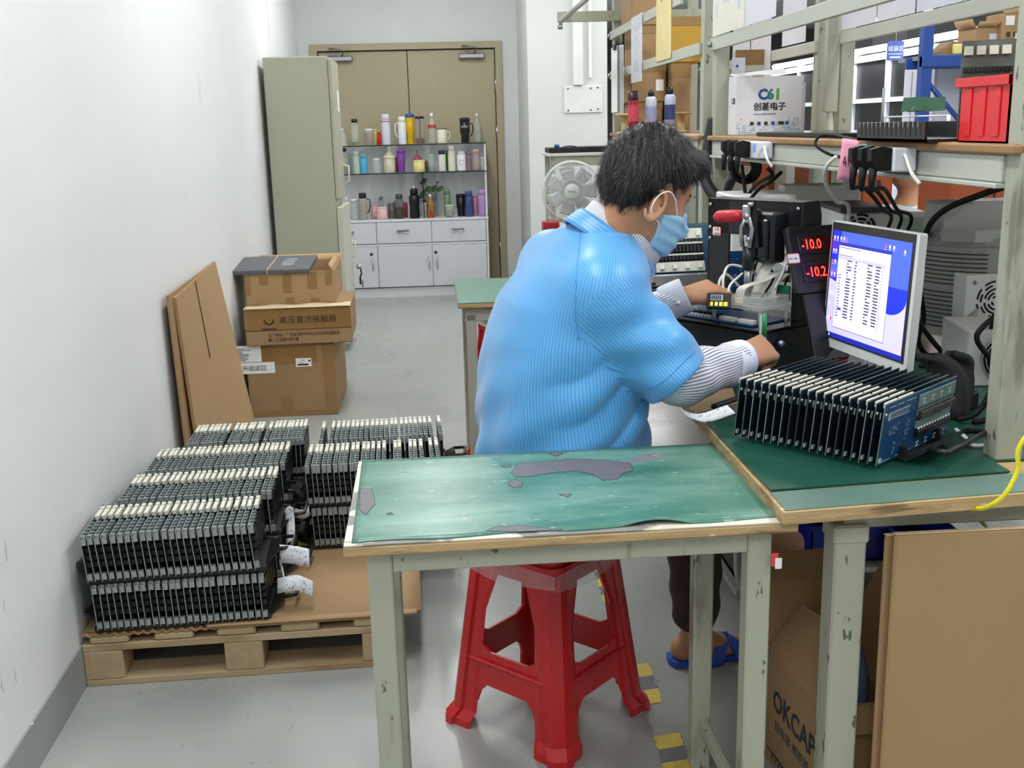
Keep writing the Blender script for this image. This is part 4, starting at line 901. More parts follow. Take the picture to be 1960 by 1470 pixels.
text('lettering', '注意', .008, MATS['sticker_red'], st, frameT((x0-.0024, yB-.025, .352), (0, -1, 0), (0, 0, 1))); text('lettering', '▲▲▲', .006, m_ink, st, frameT((x0-.0024, yB-.026, .342), (0, -1, 0), (0, 0, 1)))
b = MB(); b.box((x0-.052, .062, .285), (x0, .148, .412), m_bk, bev=.006); b.box((x0-.060, .075, .295), (x0-.05, .128, .395), m_bkg, bev=.004); b.build('slide_block', t)
# clamp
cl = MB(); cx, cy = .095, .128
cl.cyl((cx, cy, .197), (cx, cy, .285), .0095, m_gm, 14); cl.build('plunger_rod', t)
cl = MB(); cl.cyl((cx, cy, .268), (cx, cy, .325), .0155, m_bk, 14); cl.box((cx-.004, cy-.020, .30), (cx+.02, cy-.008, .42), m_bk, bev=.003); cl.prism([(-.02, 0), (.012, 0), (.020, .05), (.010, .11), (-.006, .115), (-.012, .07)], .006, m_bk, T=Matrix.Translation((cx-.006, cy-.014, .325)) @ Matrix.Rotation(PI/2, 4, 'Z') @ Matrix.Rotation(PI/2, 4, 'X')); cl.build('clamp_body', t)
cl = MB(); Tc = Matrix.Translation((cx-.012, cy, 0))
cl.tube([(0, -.012, .325), (0, -.016, .350), (0, -.020, .372), (0, -.010, .395), (0, .0, .410)], .006, m_gm, 6, T=Tc); cl.tube([(0, .010, .325), (0, .015, .350), (0, .014, .375), (0, .004, .395)], .006, m_gm, 6, T=Tc)
cl.cyl((-.006, -.010, .345), (.01, -.010, .345), .007, m_gm, 10, T=Tc); cl.cyl((-.008, -.004, .402), (.01, -.004, .402), .008, m_gm, 10, T=Tc); cl.box((-.005, -.012, .385), (.005, .012, .43), m_gm, T=Tc, bev=.003); cl.cyl((-.008, -.014, .432), (.01, -.014, .432), .006, m_gm, 10, T=Tc); cl.build('toggle_link', t)
cl = MB(); m_rg = mat('grip_red', 'C01C28', .3, var=.08, ns=80, bump=.5, bs=160); H0 = Vector((cx-.012, cy+.012, .403)); H1 = Vector((cx-.012, cy+.105, .396))
hd = (H1-H0); cl.tube([tuple(H0+hd*k/10) for k in range(11)], [.008, .0145, .0155, .016, .017, .017, .017, .017, .0165, .014, .007], m_rg, 14); cl.build('red_grip', t)
# clear plate, posts, little boards and plugs
pz = .197-.02
b = MB(); b.box((.03, .03, pz), (.15, .34, pz+.010), m_acr, bev=.001); b.build('clear_plate', t)
b = MB(); b.box((.045, .035, pz+.010), (.145, .150, pz+.030), m_acr, bev=.001); b.build('clear_block', t)
for x, y in ((.04, .04), (.14, .04), (.04, .33), (.14, .33), (.04, .19)): b = MB(); b.cyl((x, y, BZ), (x, y, pz), .005, m_acr, 8); b.build('post', t)
b = MB(); b.box((.02, .05, BZ+.001), (.17, .36, BZ+.004), m_bluepcb)
for i in range(9): b.box((.035, .20+.012*i, BZ+.004), (.043, .208+.012*i, BZ+.010), m_solder)
for i in range(8): b.box((.055, .19+.016*i, BZ+.004), (.075, .20+.016*i, BZ+.012), m_relay)
for i in range(2): b.box((.03, .055+.06*i, BZ+.004), (.045, .105+.06*i, BZ+.014), m_conn, bev=.001)
b.build('board_under_test', t)
b = MB(); b.box((.15, .04, pz+.012), (.156, .09, pz+.05), mat('pcb_green', '1E5E4C', .4, var=.1), bev=.001); b.build('small_green_board', t)
for i, (x, y, n) in enumerate(((.045, .165, 2), (.06, .195, 1), (.05, .115, 1), (.13, .075, 1))):
    b = MB(); b.box((x-.006, y-.014*n, pz+.010), (x+.006, y+.012, pz+.026), m_conn, bev=.001); b.build('white_plug', t)
m_ribbon = mat('ribbon_cable', 'D5D2C6', .5, var=.06); m_cabw = mat('cable_white', 'E8E8E2', .45, var=.03); m_cabb = mat('cable_black', '131314', .55, var=.05, spec=.25); m_cabg = mat('cable_grey', '8E9092', .5)
def ribbon(P, w, ma, name='ribbon_cable', par=t):
    pts = spline(P, 6); n = len(pts)-1; b = MB(); b.grid(lambda u, v: tuple(pts[round(u*n)]+Vector((w*.35*(v-.5), -w*(v-.5), 0))), n, 4, ma, thick=.0012); b.build(name, par)
ribbon([(.05, .115, pz+.026), (.055, .11, pz+.05), (.10, .085, pz+.065), (.16, .07, pz+.085), (.20, .09, pz+.05)], .022, m_ribbon)
ribbon([(.10, .10, pz+.03), (.13, .095, pz+.10), (.17, .07, pz+.125), (.22, .06, pz+.11), (.27, .09, pz+.0)], .03, m_ribbon)
ribbon([(.13, .075, pz+.026), (.135, .07, pz+.055), (.16, .055, pz+.08)], .014, m_ribbon)
for i, P in enumerate(([(.045, .165, .205), (.05, .17, .25), (.09, .18, .275), (.15, .15, .25), (.2, .2, .2)], [(.06, .195, .205), (.07, .20, .235), (.11, .21, .245), (.16, .2, .2)], [(.13, .07, .22), (.14, .055, .26), (.15, .05, .285), (.2, .06, .26)], [(.045, .15, .205), (.06, .155, .23), (.10, .15, .255)])):
    b = MB(); b.tube(spline(P, 6), .0035, m_cabw, 6); b.build('wire', t)
for P in ([(.14, .12, .19), (.15, .09, .25), (.16, .15, .28), (.20, .2, .22)], [(.06, .17, .215), (.062, .168, .235), (.06, .17, .24)], [(.16, .05, .30), (.17, .06, .26), (.2, .1, .2)]):
    b = MB(); b.tube(spline(P, 6), .003, m_cabb, 6); b.build('wire', t)
# black module with the lit yellow label in the far hand
e_yel = mat('lcd_yellow', 'E8E23A', .4, emit=.6); 
hp = aty(1376, 576, 2.605)
t = thing('handheld_module', 'small black module with a yellow and white label, held by the far hand', 'module', M=frameT(hp, (.93, -.36, 0), (.15, .42, .9)))
b = MB(); b.box((-.030, -.020, -.008), (.030, .020, .004), m_bk, bev=.002); b.build('module_body', t)
b = MB(); b.box((-.020, .0, .004), (.010, .015, .0047), mat('lcd_grey', 'B9BDC0', .4)); b.build('label', t)
b = MB(); [b.box((-.018+.005*i, .002, .0047), (-.015+.005*i, .013, .0051), m_ink) for i in range(5)]; [b.box((-.02+.011*i, -.014, .004), (-.014+.012*i, -.004, .0049), e_yel) for i in range(4)]; b.build('printed_marks', t)

# ------------------------------------------------------------------ monitor
m_monw = mat('monitor_white', 'E9EAE8', .35, var=.02); m_monb = mat('monitor_bezel', '37352F', .4, var=.03)
nb_ = aty(1733, 718, 2.20); fb_ = aty(1573, 658, 2.56); fb_.z = nb_.z = (nb_.z+fb_.z)/2
ex = (nb_-fb_); MWd = ex.length; ex.normalize(); nrm = Vector((ex.y, -ex.x, 0)); nrm = nrm if nrm.x < 0 else -nrm
upv = (Vector((0, 0, 1)) - nrm*.05).normalized(); nz_ = ex.cross(upv).normalized()
if nz_.dot(nrm) < 0: nz_ = -nz_
MM = Matrix.Identity(4)
for i in range(3): MM[i][0] = ex[i]; MM[i][1] = upv[i]; MM[i][2] = nz_[i]; MM[i][3] = fb_[i]
flip = 1
MHt = .305
t = thing('computer_monitor', 'white-framed computer monitor showing a spreadsheet on a blue desktop', 'monitor', M=MM)
b = MB(); b.prism([(x+MWd/2, y+MHt/2) for x, y in rrect(MWd, MHt, .006)], (-.018, 0), m_monw); b.prism([(x+MWd/2, y+MHt/2-.01) for x, y in rrect(MWd-.09, MHt-.09, .03)], (-.05, -.018), m_monw); b.build('monitor_case', t)
b = MB(); b.box((.005, .022, 0), (MWd-.012, MHt-.003, .0012), m_monb); b.build('bezel', t)
sx0, sx1, sy0, sy1 = .012, MWd-.022, .026, MHt-.022
def em(n, c, e=.85): return mat(n, c, .35, var=.0, emit=e*.5, spec=.3)
e_bl = em('screen_blue', '2436D8', 1.0); e_bl2 = em('screen_blue_light', '4C66F0', 1.0); e_lil = em('screen_lilac', 'CFC8F4', 1.0); e_wh = em('screen_white', 'E6E0FA', 1.0); e_txt = em('screen_text', '5A5878', .5); e_bar = em('screen_bar', '2430A8', 1.); e_gry = em('screen_grey', 'C4C0DC', 1.); e_red = em('screen_red', 'E0607A', .9)
SW, SHh = sx1-sx0, sy1-sy0
X = lambda u: sx0+SW*u
Y = lambda v: sy0+SHh*v
scr = MB(); scr.box((sx0, sy0, .0012), (sx1, sy1, .0016), e_bl); scr = scr.build('screen', t)
b = MB(); z = .0016
def rect(u0, v0, u1, v1, ma, dz): b.add([(X(u0), Y(v0), z+dz), (X(u1), Y(v0), z+dz), (X(u1), Y(v1), z+dz), (X(u0), Y(v1), z+dz)], [(0, 1, 2, 3)], ma)
rect(.0, .60, 1, 1, e_bl2, .0001); rect(0, .72, .12, 1, e_bl, .0002)
arc = [(X(1), Y(.04)), (X(1), Y(.52))]+[(X(.80+.2*math.sin(a)), Y(.36+.16*(1-math.cos(a))**1.)) for a in [PI/2*(1-i/8) for i in range(9)]]+[(X(.0), Y(.55)), (X(0), Y(.04))]
b.add([(x, y, z+.0003) for x, y in arc], [tuple(range(len(arc)))], e_lil)
rect(0, 0, 1, .045, e_bar, .0004); rect(.0, 0, .10, .045, em('screen_navy', '18208A'), .0005); rect(.02, .01, .04, .035, e_wh, .0006); rect(.055, .01, .075, .035, e_gry, .0006)
rect(.10, .10, .78, .90, e_txt, .0006); rect(.103, .105, .776, .87, e_wh, .0007); rect(.10, .87, .78, .90, em('screen_title', '2C3AA8'), .0007)
for k in range(3): rect(.11, .80+.022*k, .776, .802+.022*k, e_gry, .0008)
rect(.11, .745, .72, .775, e_gry, .0008)
rect(.11, .780, .3, .786, e_txt, .0008); rect(.11, .85, .4, .856, e_txt, .0008)
rg = random.Random(5)
for r_ in range(20):
    yv = .735-.0275*r_
    rect(.11, yv-.009, .70, yv-.0078, e_gry, .0009)
    if r_ > 4: rect(.12+.02*rg.random(), yv, .155+.01*rg.random(), yv+.008, e_txt, .001)
    for c_ in (.225, .36, .50, .60):
        w_ = (.018 if rg.random() < .15 else .045) if c_ not in (.36,) else .02
        rect(c_+.01*rg.random()-(.03 if c_ == .36 else 0), yv, c_+w_*1.35+.01*rg.random()-(.03 if c_ == .36 else 0), yv+.013, e_txt, .001)
    rect(.685, yv, .695, yv+.008, e_txt, .001)
rect(.155, .275, .20, .295, e_bl, .0012)
for u_, v_ in ((.03, .92), (.07, .92), (.12, .92), (.16, .92), (.20, .92), (.70, .92), (.75, .92), (.80, .92), (.93, .90), (.03, .80), (.065, .80), (.03, .70), (.065, .70), (.03, .58), (.07, .58), (.03, .40), (.07, .40), (.03, .30), (.07, .16), (.03, .16)):
    rect(u_-.010, v_, u_+.010, v_+.03, e_red if rg.random() < .3 else e_wh, .0009); rect(u_-.014, v_-.014, u_+.014, v_-.008, e_gry, .0009)
b.build('screen_picture', scr)
b = MB(); b.box((MWd*.35, -.03, -.07), (MWd*.65, .15, -.05), m_monw, bev=.006); b.build('neck', t)
Mi = MM.inverted(); fz = Mi @ Vector((fb_.lerp(nb_, .5).x+.05, fb_.lerp(nb_, .5).y, .7628))
ft = thing('monitor_foot', 'flat white foot holding up the spreadsheet monitor', 'monitor stand', (fb_.lerp(nb_, .5).x+.055, fb_.lerp(nb_, .5).y+.01, .7628), math.atan2(ex.y, ex.x)); ft.parent = None
bpy.data.objects.remove(ft)
b = MB(Mi @ Matrix.Translation((fb_.lerp(nb_, .5).x+.055, fb_.lerp(nb_, .5).y+.01, .7628)) @ Matrix.Rotation(math.atan2(ex.y, ex.x), 4, 'Z')); b.prism(rrect(.22, .16, .03), .012, m_monw); b.box((-.04, -.015, .01), (.04, .015, .07), m_monw, bev=.006); b.build('foot', t)

# twin red-digit meter box
e_dig = mat('led_red', 'FF2A20', .4, emit=5., var=0)
mp_ = aty(1528, 562, 2.545)
t = thing('panel_meter_box', 'black sloping box with two lit red digit displays, between fixture and monitor', 'panel meter', M=frameT((mp_.x, mp_.y, mp_.z), (.96, .28, 0), (-.10, .34, .93)))
b = MB(); b.box((0, 0, -.022), (.14, .168, 0), m_bk, bev=.003); b.box((.02, -.17, -.018), (.12, .0, -.006), m_bk, bev=.003); b.build('meter_case', t)
for y_, s_ in ((.104, '-10.0'), (.034, '-10.2')):
    b = MB(); b.box((.024, y_-.008, 0), (.125, y_+.042, .004), m_bk, bev=.002); b.box((.029, y_-.001, .004), (.12, y_+.034, .0045), mat('display_dark', '3A0A0C', .2)); o = b.build('display', t)
    text('digits', s_, .036, e_dig, o, Matrix.Translation((.030, y_+.004, .0047)), w=.8)
st = MB(); st.prism(rrect(.036, .026, .004), .001, MATS['sticker_red'], T=Matrix.Translation((.004, .088, 0))); st.prism(rrect(.032, .022, .003), .0015, m_paper, T=Matrix.Translation((.004, .088, 0))); st = st.build('sticker', t); text('lettering', '501-148', .007, m_ink, st, Matrix.Translation((-.010, .085, .0017)))
# grey curved instrument with a white fan panel
m_gi = mat('instrument_grey', 'B4B4AF', .5, var=.04, ns=6); m_gil = mat('instrument_grey_light', 'C8C9C6', .5, var=.04); m_vent = mat('vent_dark', '4E4E48', .7)
t = thing('bench_instrument', 'large grey curved-back instrument with a white fan panel, behind the near rack post', 'instrument', (1.47, 2.84, .7628))
def arcp(R0, n=10, a0=PI*.93, a1=PI*1.55): return [(R0*math.cos(a0+(a1-a0)*i/n), R0*math.sin(a0+(a1-a0)*i/n)) for i in range(n+1)]
b = MB(); b.prism(arcp(.175)+[(.16, -.175), (.16, .12)], (.06, .30), m_gi, smooth=False)
b.prism([(x*.95, y*.95) for x, y in arcp(.175)]+[(.16, -.165), (.16, .11)], (.30, .325), m_gi); b.box((-.165, -.10, .325), (.16, .01, .415), m_gil, bev=.006); b.prism([(-.165, -.10), (.16, -.10), (.16, -.165), (-.10, -.155)], (.315, .345), m_gil); b.build('instrument_case', t)
b = MB()
for k in range(18):
    if k == 9: continue
    z = .085+.0115*k; pa = arcp(.1765, 10, PI*.98, PI*1.38); b.add([(x, y, z) for x, y in pa]+[(x, y, z+.004) for x, y in pa], [(i, i+1, 12+i, 11+i) for i in range(10)], m_vent)
b.build('vent_slots', t)
pn = MB(Matrix.Translation((-.10, -.165, .07))); pn.box((-.03, -.018, 0), (.13, .09, .165), m_monw, bev=.002); o = pn.build('fan_panel', t)
b = MB(Matrix.Translation((-.10, -.1835, .07)))
for R0, m_ in ((.012, 4), (.022, 4), (.032, 4), (.042, 8), (.052, 8)):
    for k in range(m_):
        a0 = 2*PI*k/m_+.12+(.2 if R0 in (.022, .042) else 0); a1 = a0+2*PI/m_-.28*(.03/R0+.3)
        b.tube([(.055+R0*math.cos(a), 0, .095+R0*math.sin(a)) for a in [a0+(a1-a0)*i/5 for i in range(6)]], .0026, m_black, 5)
for x, z in ((-.005, .145), (-.008, .045)): b.cyl((x, .002, z), (x, -.003, z), .005, m_steel, 10)
b.build('fan_grille', o)
tx = ['SAMPOWER SUPPLY', 'INPUT AC 220V 50Hz', 'OUTPUT DC +12V', 'MADE IN CHINA']
for i, s_ in enumerate(tx): text('lettering', s_, .009, m_ink, o, Matrix.Translation((-.10, -.184, .097-.008*i)) @ Matrix.Rotation(PI/2, 4, 'X'))
b = MB(); b.tube(spline([(-.085, -.17, .15), (-.115, -.20, .10), (-.16, -.22, .01)], 5), [.012]*3+[.016]*3+[.020]*5, m_gi, 8); b.build('support_leg', t)
b = MB(); b.box((-.20, -.25, 0), (-.02, -.12, .012), m_gi, bev=.004); b.box((-.02, -.10, .0), (.15, .10, .062), m_gi, bev=.004); b.build('instrument_base', t)
# small supply with black fan below it
t = thing('power_supply', 'grey box with a black round fan grille at the foot of the near rack post', 'power supply', (1.30, 2.42, .7628), -.15)
b = MB(); b.box((-.06, 0, 0), (.16, .20, .135), m_gil, bev=.003); b.build('supply_case', t)
b = MB(Matrix.Translation((.03, -.002, .07))); b.lathe([(.055, 0), (.055, .003)], m_black, 24, T=Matrix.Rotation(PI/2, 4, 'X'))
for R0 in (.018, .028, .038, .048, .056): b.tube([(R0*math.cos(a), -.006, R0*math.sin(a)) for a in [i*PI/12 for i in range(24)]], .0016, m_chrome, 5, closed=True)
b.tube([(-.04, -.008, .04), (.04, -.008, -.04)], .0016, m_chrome, 5); b.build('fan_grille', t)
# white power strip under the monitor
t = thing('power_strip', 'white power strip with a red rocker switch under the monitor', 'power strip', (.93, 2.46, .7628), -1.25)
b = MB(); b.box((-.03, -.03, 0), (.28, .03, .045), m_monw, bev=.005); b.build('strip_body', t)
b = MB(); b.box((.045, -.034, .012), (.080, -.029, .030), mat('switch_red', 'D01C1C', .3), bev=.004)
b.build('rocker_switch', t)
t2 = thing('power_strip', 'second white power strip below the monitor, nearer the worker', 'power strip', aty(1590, 682, 2.66)-Vector((0, 0, 0)), -.35); t2.location.z = .7628
b = MB(); b.box((-.02, 0, 0), (.09, .05, .05), m_monw, bev=.006); b.box((-.02, 0, .052), (.09, .05, .066), m_monw, bev=.004); b.build('strip_body', t2)
b = MB(); b.box((.0, -.004, .014), (.042, .001, .034), MATS['switch_red'], bev=.004); b.build('rocker_switch', t2)
# instruments behind
def boxthing(name, label, cat, loc, sz, ma, rz=0, bev=.004, body='case'):
    t = thing(name, label, cat, loc, rz); b = MB(); b.box((0, 0, 0), sz, ma, bev=bev); b.build(body, t); return t
bz = .7628
t = boxthing('white_instrument', 'white instrument with fan holes behind the monitor', 'instrument', (1.13, 2.98, bz), (.235, .28, .375), m_monw, -.12)
b = MB()
for R0 in (.016, .028, .040):
    for k in range(6): a0 = k*PI/3; b.tube([(.05+R0*math.cos(a), -.002, .33+R0*math.sin(a)) for a in [a0+.8*i/4 for i in range(5)]], .004, m_black, 5)
b.build('fan_holes', t)
b = MB(); b.box((-.01, -.01, .376), (.12, .28, .390), mat('lid_dark', '3C3E40', .5), bev=.003); b.build('lid', t)
b = MB(); b.box((.17, -.003, .30), (.235, -.0005, .36), mat('label_green_white', 'B4CCBE', .5)); b.build('label', t)
t = boxthing('grey_instrument', 'plain grey instrument panel standing behind the black fixture frame', 'instrument', (1.10, 3.42, bz), (.24, .10, .43), m_gil, -.14)
b = MB(); b.box((.13, -.002, .345), (.19, -.0005, .365), mat('label_buff', 'C8BFA0', .5)); b.build('label', t)
t = boxthing('white_instrument', 'white instrument just left of the grey panel, behind the fixture frame', 'instrument', (.90, 3.30, bz), (.20, .25, .41), m_monw, -.05)
b = MB(); [b.box((.01, -.002, .30+.02*i), (.012, -.001, .312+.02*i), m_ink) for i in range(4)]; b.box((.09, -.002, .372), (.16, -.001, .376), m_ink); b.build('vent_marks', t)
t = boxthing('grey_instrument', 'grey ribbed instrument seen through the fixture frame', 'instrument', (.99, 2.98, bz), (.12, .24, .22), m_gi, -.1)
b = MB(); [b.box((.012+.010*i, -.002, .12), (.016+.010*i, -.0005, .17), m_vent) for i in range(10)]; b.build('vent_slots', t)
# board with cream blocks behind the worker's chin, on black trays
cbp = aty(1256, 523, 3.35); cq = aty(1352, 524, 3.35)
Mx = frameT(cbp, (cq.x-cbp.x, .02, 0), (0, .30, .95)); L_ = (cq-cbp).length
t = thing('terminal_board', 'large blue board with cream terminal blocks propped behind the worker\'s mask', 'circuit board', M=Mx)
b = MB(); b.box((-.02, -.005, -.003), (L_+.035, .155, 0), m_bluepcb); b.box((-.02, .145, 0), (L_+.035, .155, .001), mat('pcb_teal', '1E4E58', .4)); b.build('board', t)
b = MB(); m_cream = mat('terminal_cream', 'D8D6C4', .45, var=.05)
for y0, y1 in ((.105, .138), (.088, .094), (.052, .058), (.0, .032)): b.box((0, y0, 0), (L_, y1, .008), m_cream, bev=.001)
b.build('terminal_strip', t)
b = MB()
for k in range(13): b.box((.004+k*L_/13, .062, 0), (.013+k*L_/13, .084, .012), m_relay, bev=.001); b.box((.004+k*L_/13, .036, 0), (.013+k*L_/13, .050, .012), m_relay, bev=.001); b.box((.004+k*L_/13, .096, 0), (.009+k*L_/13, .103, .006), m_brownr)
b.build('relay_row', t)
for k in range(4):
    b = MB(); b.box((.015+k*.042, .112, .008), (.027+k*.042, .128, .018), m_monw, bev=.001); b.build('screw_terminal', t)
    b = MB(); b.box((.012+k*.042, .008, .008), (.024+k*.042, .022, .018), m_monw, bev=.001); b.build('screw_terminal', t)
t = thing('board_tray', 'black ribbed tray beside the worker\'s far hand, under the cream terminal board', 'tray', (.60, 3.0, bz), .35)
b = MB(); b.box((-.03, 0, 0), (.26, .50, .10), m_esd, bev=.004)
for k in range(7): b.box((-.03, .03+.065*k, .10), (.26, .045+.065*k, .122), m_bk, bev=.002)
b.build('tray_base', t)
t = thing('board_tray', 'black tray at the far end of the bench behind the terminal board', 'tray', (.80, 3.56, bz), .05)
b = MB(); b.box((-.10, 0, 0), (.20, .30, .09), m_esd, bev=.004); b.build('tray_base', t)
t = thing('blue_board_stack', 'stack of blue boards on edge seen through the fixture opening', 'circuit board', (.835, 3.05, bz), -.1)
b = MB(); [b.box((.0+.012*i, 0, .0), (.002+.012*i, .16, .26), m_bluepcb) for i in range(1)]; b.box((-.04, -.003, .0), (.035, 0, .27), m_bluepcb); 
for i in range(30): x = -.035+.06*rg.random(); z = .10+.16*rg.random(); b.box((x, -.0045, z), (x+.008*rg.random()+.002, -.003, z+.002), m_solder)
b.build('board', t)
# black pouch and adapter by the post
t = thing('black_pouch', 'crumpled black pouch leaning beside the nearest blue board', 'bag', (1.075, 2.16, bz))
b = MB(); b.grid(lambda u, v: (-.05+.10*u+.02*math.sin(v*4), .02*math.sin(u*7+v*3)+.05*v, .135*math.sin(min(1, v*1.1)*PI/2)*(1-.25*abs(u-.5))), 14, 10, mat('black_fabric', '1C1C1F', .8, var=.15, ns=8, bump=.3), thick=.016); b.build('pouch', t)
t = thing('cable_adapter', 'black plug-in adapter on the bench mat between pouch and post', 'adapter', atz(1842, 765, .78), .5)
t.location.z = bz; b = MB(); b.box((-.018, -.03, 0), (.018, .03, .04), m_cabb, bev=.004); b.build('adapter_body', t)

# ------------------------------------------------------------------ power strips on the shelf beam, plugs and cables
m_plugg = mat('socket_white', 'DCDFE6', .35, var=.02)
def beam_strip(y0, y1, label):
    t = thing('power_strip', label, 'power strip', (1.018, y0, 1.284)); b = MB(); b.box((-.052, 0, 0), (-.001, y1-y0, .050), m_plugg, bev=.003); b.build('strip_body', t)
    b = MB(); b.box((-.0535, .01, .02), (-.0515, .035, .042), mat('led_blue', '6E8EF0', .3, emit=.3), bev=.002); b.build('switch', t)
    b = MB(); b.tube(spline([(-.028, 0, .035), (-.035, -.025, .03), (-.035, -.055, 0), (-.025, -.075, -.022)], 6), .0042, m_cabw, 8); b.build('lead', t); return t
beam_strip(2.27, 2.45, 'white socket strip on the shelf beam near the pink tag')
beam_strip(3.28, 3.62, 'white socket strip farther along the shelf beam, near the rack post')
def plug(y, label, z=1.312, grp='black plugs in the near socket strip'):
    t = thing('power_plug', label, 'plug', (.9655, y, z), 0, grp)
    b = MB(); b.prism([(0, -.026), (-.028, -.026), (-.045, -.005), (-.045, .020), (-.022, .026), (0, .022)], (-.012, .012), m_cabb, T=Matrix.Rotation(PI/2, 4, 'X')); b.build('plug_body', t)
    b = MB(); b.tube([(-.035, 0, -.02), (-.037, 0, -.05), (-.036, 0, -.07)], [.010, .008, .006], m_cabb, 8); b.build('strain_relief', t); return t
for k, (y, s_) in enumerate(((2.29, 'nearest black angled plug in the socket strip by the pink tag'), (2.345, 'middle black angled plug of the three by the pink tag'), (2.40, 'farthest black angled plug of the three, next to the pink tag'))): plug(y, s_)
for k, (y, s_) in enumerate(((3.36, 'black plug nearest the white strip end, far socket strip'), (3.44, 'second black plug in the far socket strip'), (3.52, 'black and red plug in the far socket strip'))): plug(y, s_, grp='plugs in the far socket strip')
def cable(P, r, ma, label, name='power_cable', cat='cable', n=8):
    P = [Vector(p) for p in P]; t = thing(name, label, cat, P[0]); b = MB(); b.tube([tuple(p-P[0]) for p in spline(P, n)], r, ma, 8); b.build('cord', t); return t
for k, (y, lab) in enumerate(((2.29, 'black power cord falling from the nearest plug behind the monitor'), (2.345, 'black power cord falling from the middle plug behind the monitor'), (2.40, 'black power cord falling from the third plug behind the monitor'))):
    cable([(.929, y, 1.244), aty(1692-18*k, 362, y+.10), aty(1716-14*k, 400, 2.66), aty(1738-20*k, 440, 2.80+.03*k), (1.10-.02*k, 2.93, .80)], .0048, m_cabb, lab)
cable([aty(1600, 300, 2.66), aty(1582, 320, 2.7), aty(1580, 350, 2.75), aty(1600, 385, 2.8), aty(1625, 412, 2.88), (1.10, 2.95, .85)], .005, m_cabw, 'thin white cord hanging in an arc behind the monitor top')
cable([aty(1640, 302, 2.7), aty(1595, 298, 2.75), aty(1562, 278, 2.8), aty(1572, 260, 2.8), aty(1610, 262, 2.75), aty(1645, 270, 2.62)], .004, m_cabb, 'thin black cord looping over the shelf edge left of the pink tag')
cable([aty(1960, 345, 2.3), aty(1880, 372, 2.45), aty(1815, 398, 2.6), aty(1780, 430, 2.75), aty(1762, 480, 2.9)], .008, m_cabb, 'thick black cable sweeping across in front of the orange cartons')
cable([aty(1468, 322, 3.3), aty(1478, 335, 3.3), aty(1450, 352, 3.35), aty(1430, 375, 3.4), aty(1422, 390, 3.4)], .006, m_cabb, 'black cord running from the far socket strip to the fixture')
cable([aty(1495, 330, 3.35), aty(1475, 348, 3.3), aty(1455, 360, 3.3), aty(1437, 380, 3.2)], .006, m_cabb, 'second black cord crossing below the shelf beam')
cable([aty(1420, 315, 3.42), aty(1424, 350, 3.42), aty(1428, 385, 3.40)], .006, m_cabb, 'straight black cord below the far socket strip')
# big black duct hose and a coiled cable
cable([aty(1366, 225, 4.1), aty(1352, 300, 4.1), aty(1350, 345, 4.05), aty(1372, 380, 4.0)], .022, mat('hose_black', '232528', .5, bump=.4, bs=60), 'thick black hose bending down behind the rack posts', 'duct_hose', 'hose')
cable([aty(1408, 330, 3.9), aty(1396, 350, 3.9), aty(1388, 370, 3.85), aty(1388, 395, 3.8)], .020, MATS['hose_black'], 'short black hose end right of the far rack post', 'duct_hose', 'hose')
cp = aty(1428, 322, 3.75); t = thing('coiled_cable', 'coil of black cable with a red band hanging under the shelf', 'cable', cp)
b = MB()
for k in range(5): b.tube([((.05-.004*k)*math.cos(a), .008*k, (.05-.004*k)*math.sin(a)) for a in [i*PI/12 for i in range(24)]], .007, m_cabb, 6, closed=True)
b.build('coil', t); b = MB(); b.tube([(.03*math.cos(a), -.004, .03*math.sin(a)) for a in [PI*1.1+i*.15 for i in range(10)]], .004, mat('band_red', '8A3A2C', .5), 5); b.build('band', t)
# cables lying on the bench
cl_ = [([(1762, 560), (1768, 610), (1758, 650), (1772, 700), (1800, 730)], 2.75, 'black cord curling down beside the monitor edge'), ([(1750, 600), (1775, 640), (1820, 690), (1850, 718)], 2.62, 'black cord crossing in front of the grey leg'),
 ([(1930, 590), (1885, 622), (1870, 650), (1900, 690), (1930, 720)], 2.3, 'heavy black cable bent in a V at the fan grille'), ([(1905, 600), (1895, 640), (1885, 690), (1880, 712)], 2.45, 'black cord hanging near the white box edge'),
 ([(1832, 812), (1870, 790), (1898, 745), (1900, 700)], 2.12, 'thick black cable rising behind the near post'), ([(1880, 838), (1862, 828), (1875, 808), (1910, 800), (1930, 812)], 2.1, 'loop of black cable at the post foot'),
 ([(1760, 700), (1800, 712), (1850, 716), (1900, 712)], 2.6, 'black cord lying flat across the bench mat'), ([(1808, 690), (1815, 672), (1832, 668), (1838, 690), (1825, 705)], 2.6, 'small coil of black cord near the grey leg'), ([(1850, 690), (1855, 660), (1848, 640), (1840, 625)], 2.65, 'black cord under the grey instrument')]
for P, Yc, lab in cl_:
    pts = [aty(x, y, Yc) for x, y in P]; pts = [Vector((p.x, p.y, max(p.z, .772))) for p in pts]; cable(pts, .0055 if 'thin' in lab else .0065, m_cabb, lab)
pts = [atz(1830, 822, .768), atz(1848, 838, .768), atz(1862, 852, .768), atz(1900, 852, .768), atz(1935, 853, .768)]
cable(pts, .004, m_cabw, 'white cable lying on the bench mat near the tray handle')
pts = [atz(1505, 704, .768), atz(1530, 694, .768), atz(1556, 690, .768)]; cable(pts, .003, mat('cable_red', 'B02020', .4), 'thin red wire on the mat behind the blue boards')
# yellow cable over the bench edge
P = [Vector((1.04, 1.62, 1.0)), aty(1960, 840, 1.63), aty(1948, 900, 1.63), aty(1920, 950, 1.63), aty(1885, 972, 1.66), aty(1860, 976, 1.74), Vector((.98, 1.80, .66))]
cable(P, .0040, mat('cable_yellow', 'E6DC2A', .4), 'bright yellow cable drooping over the bench edge at the picture side')
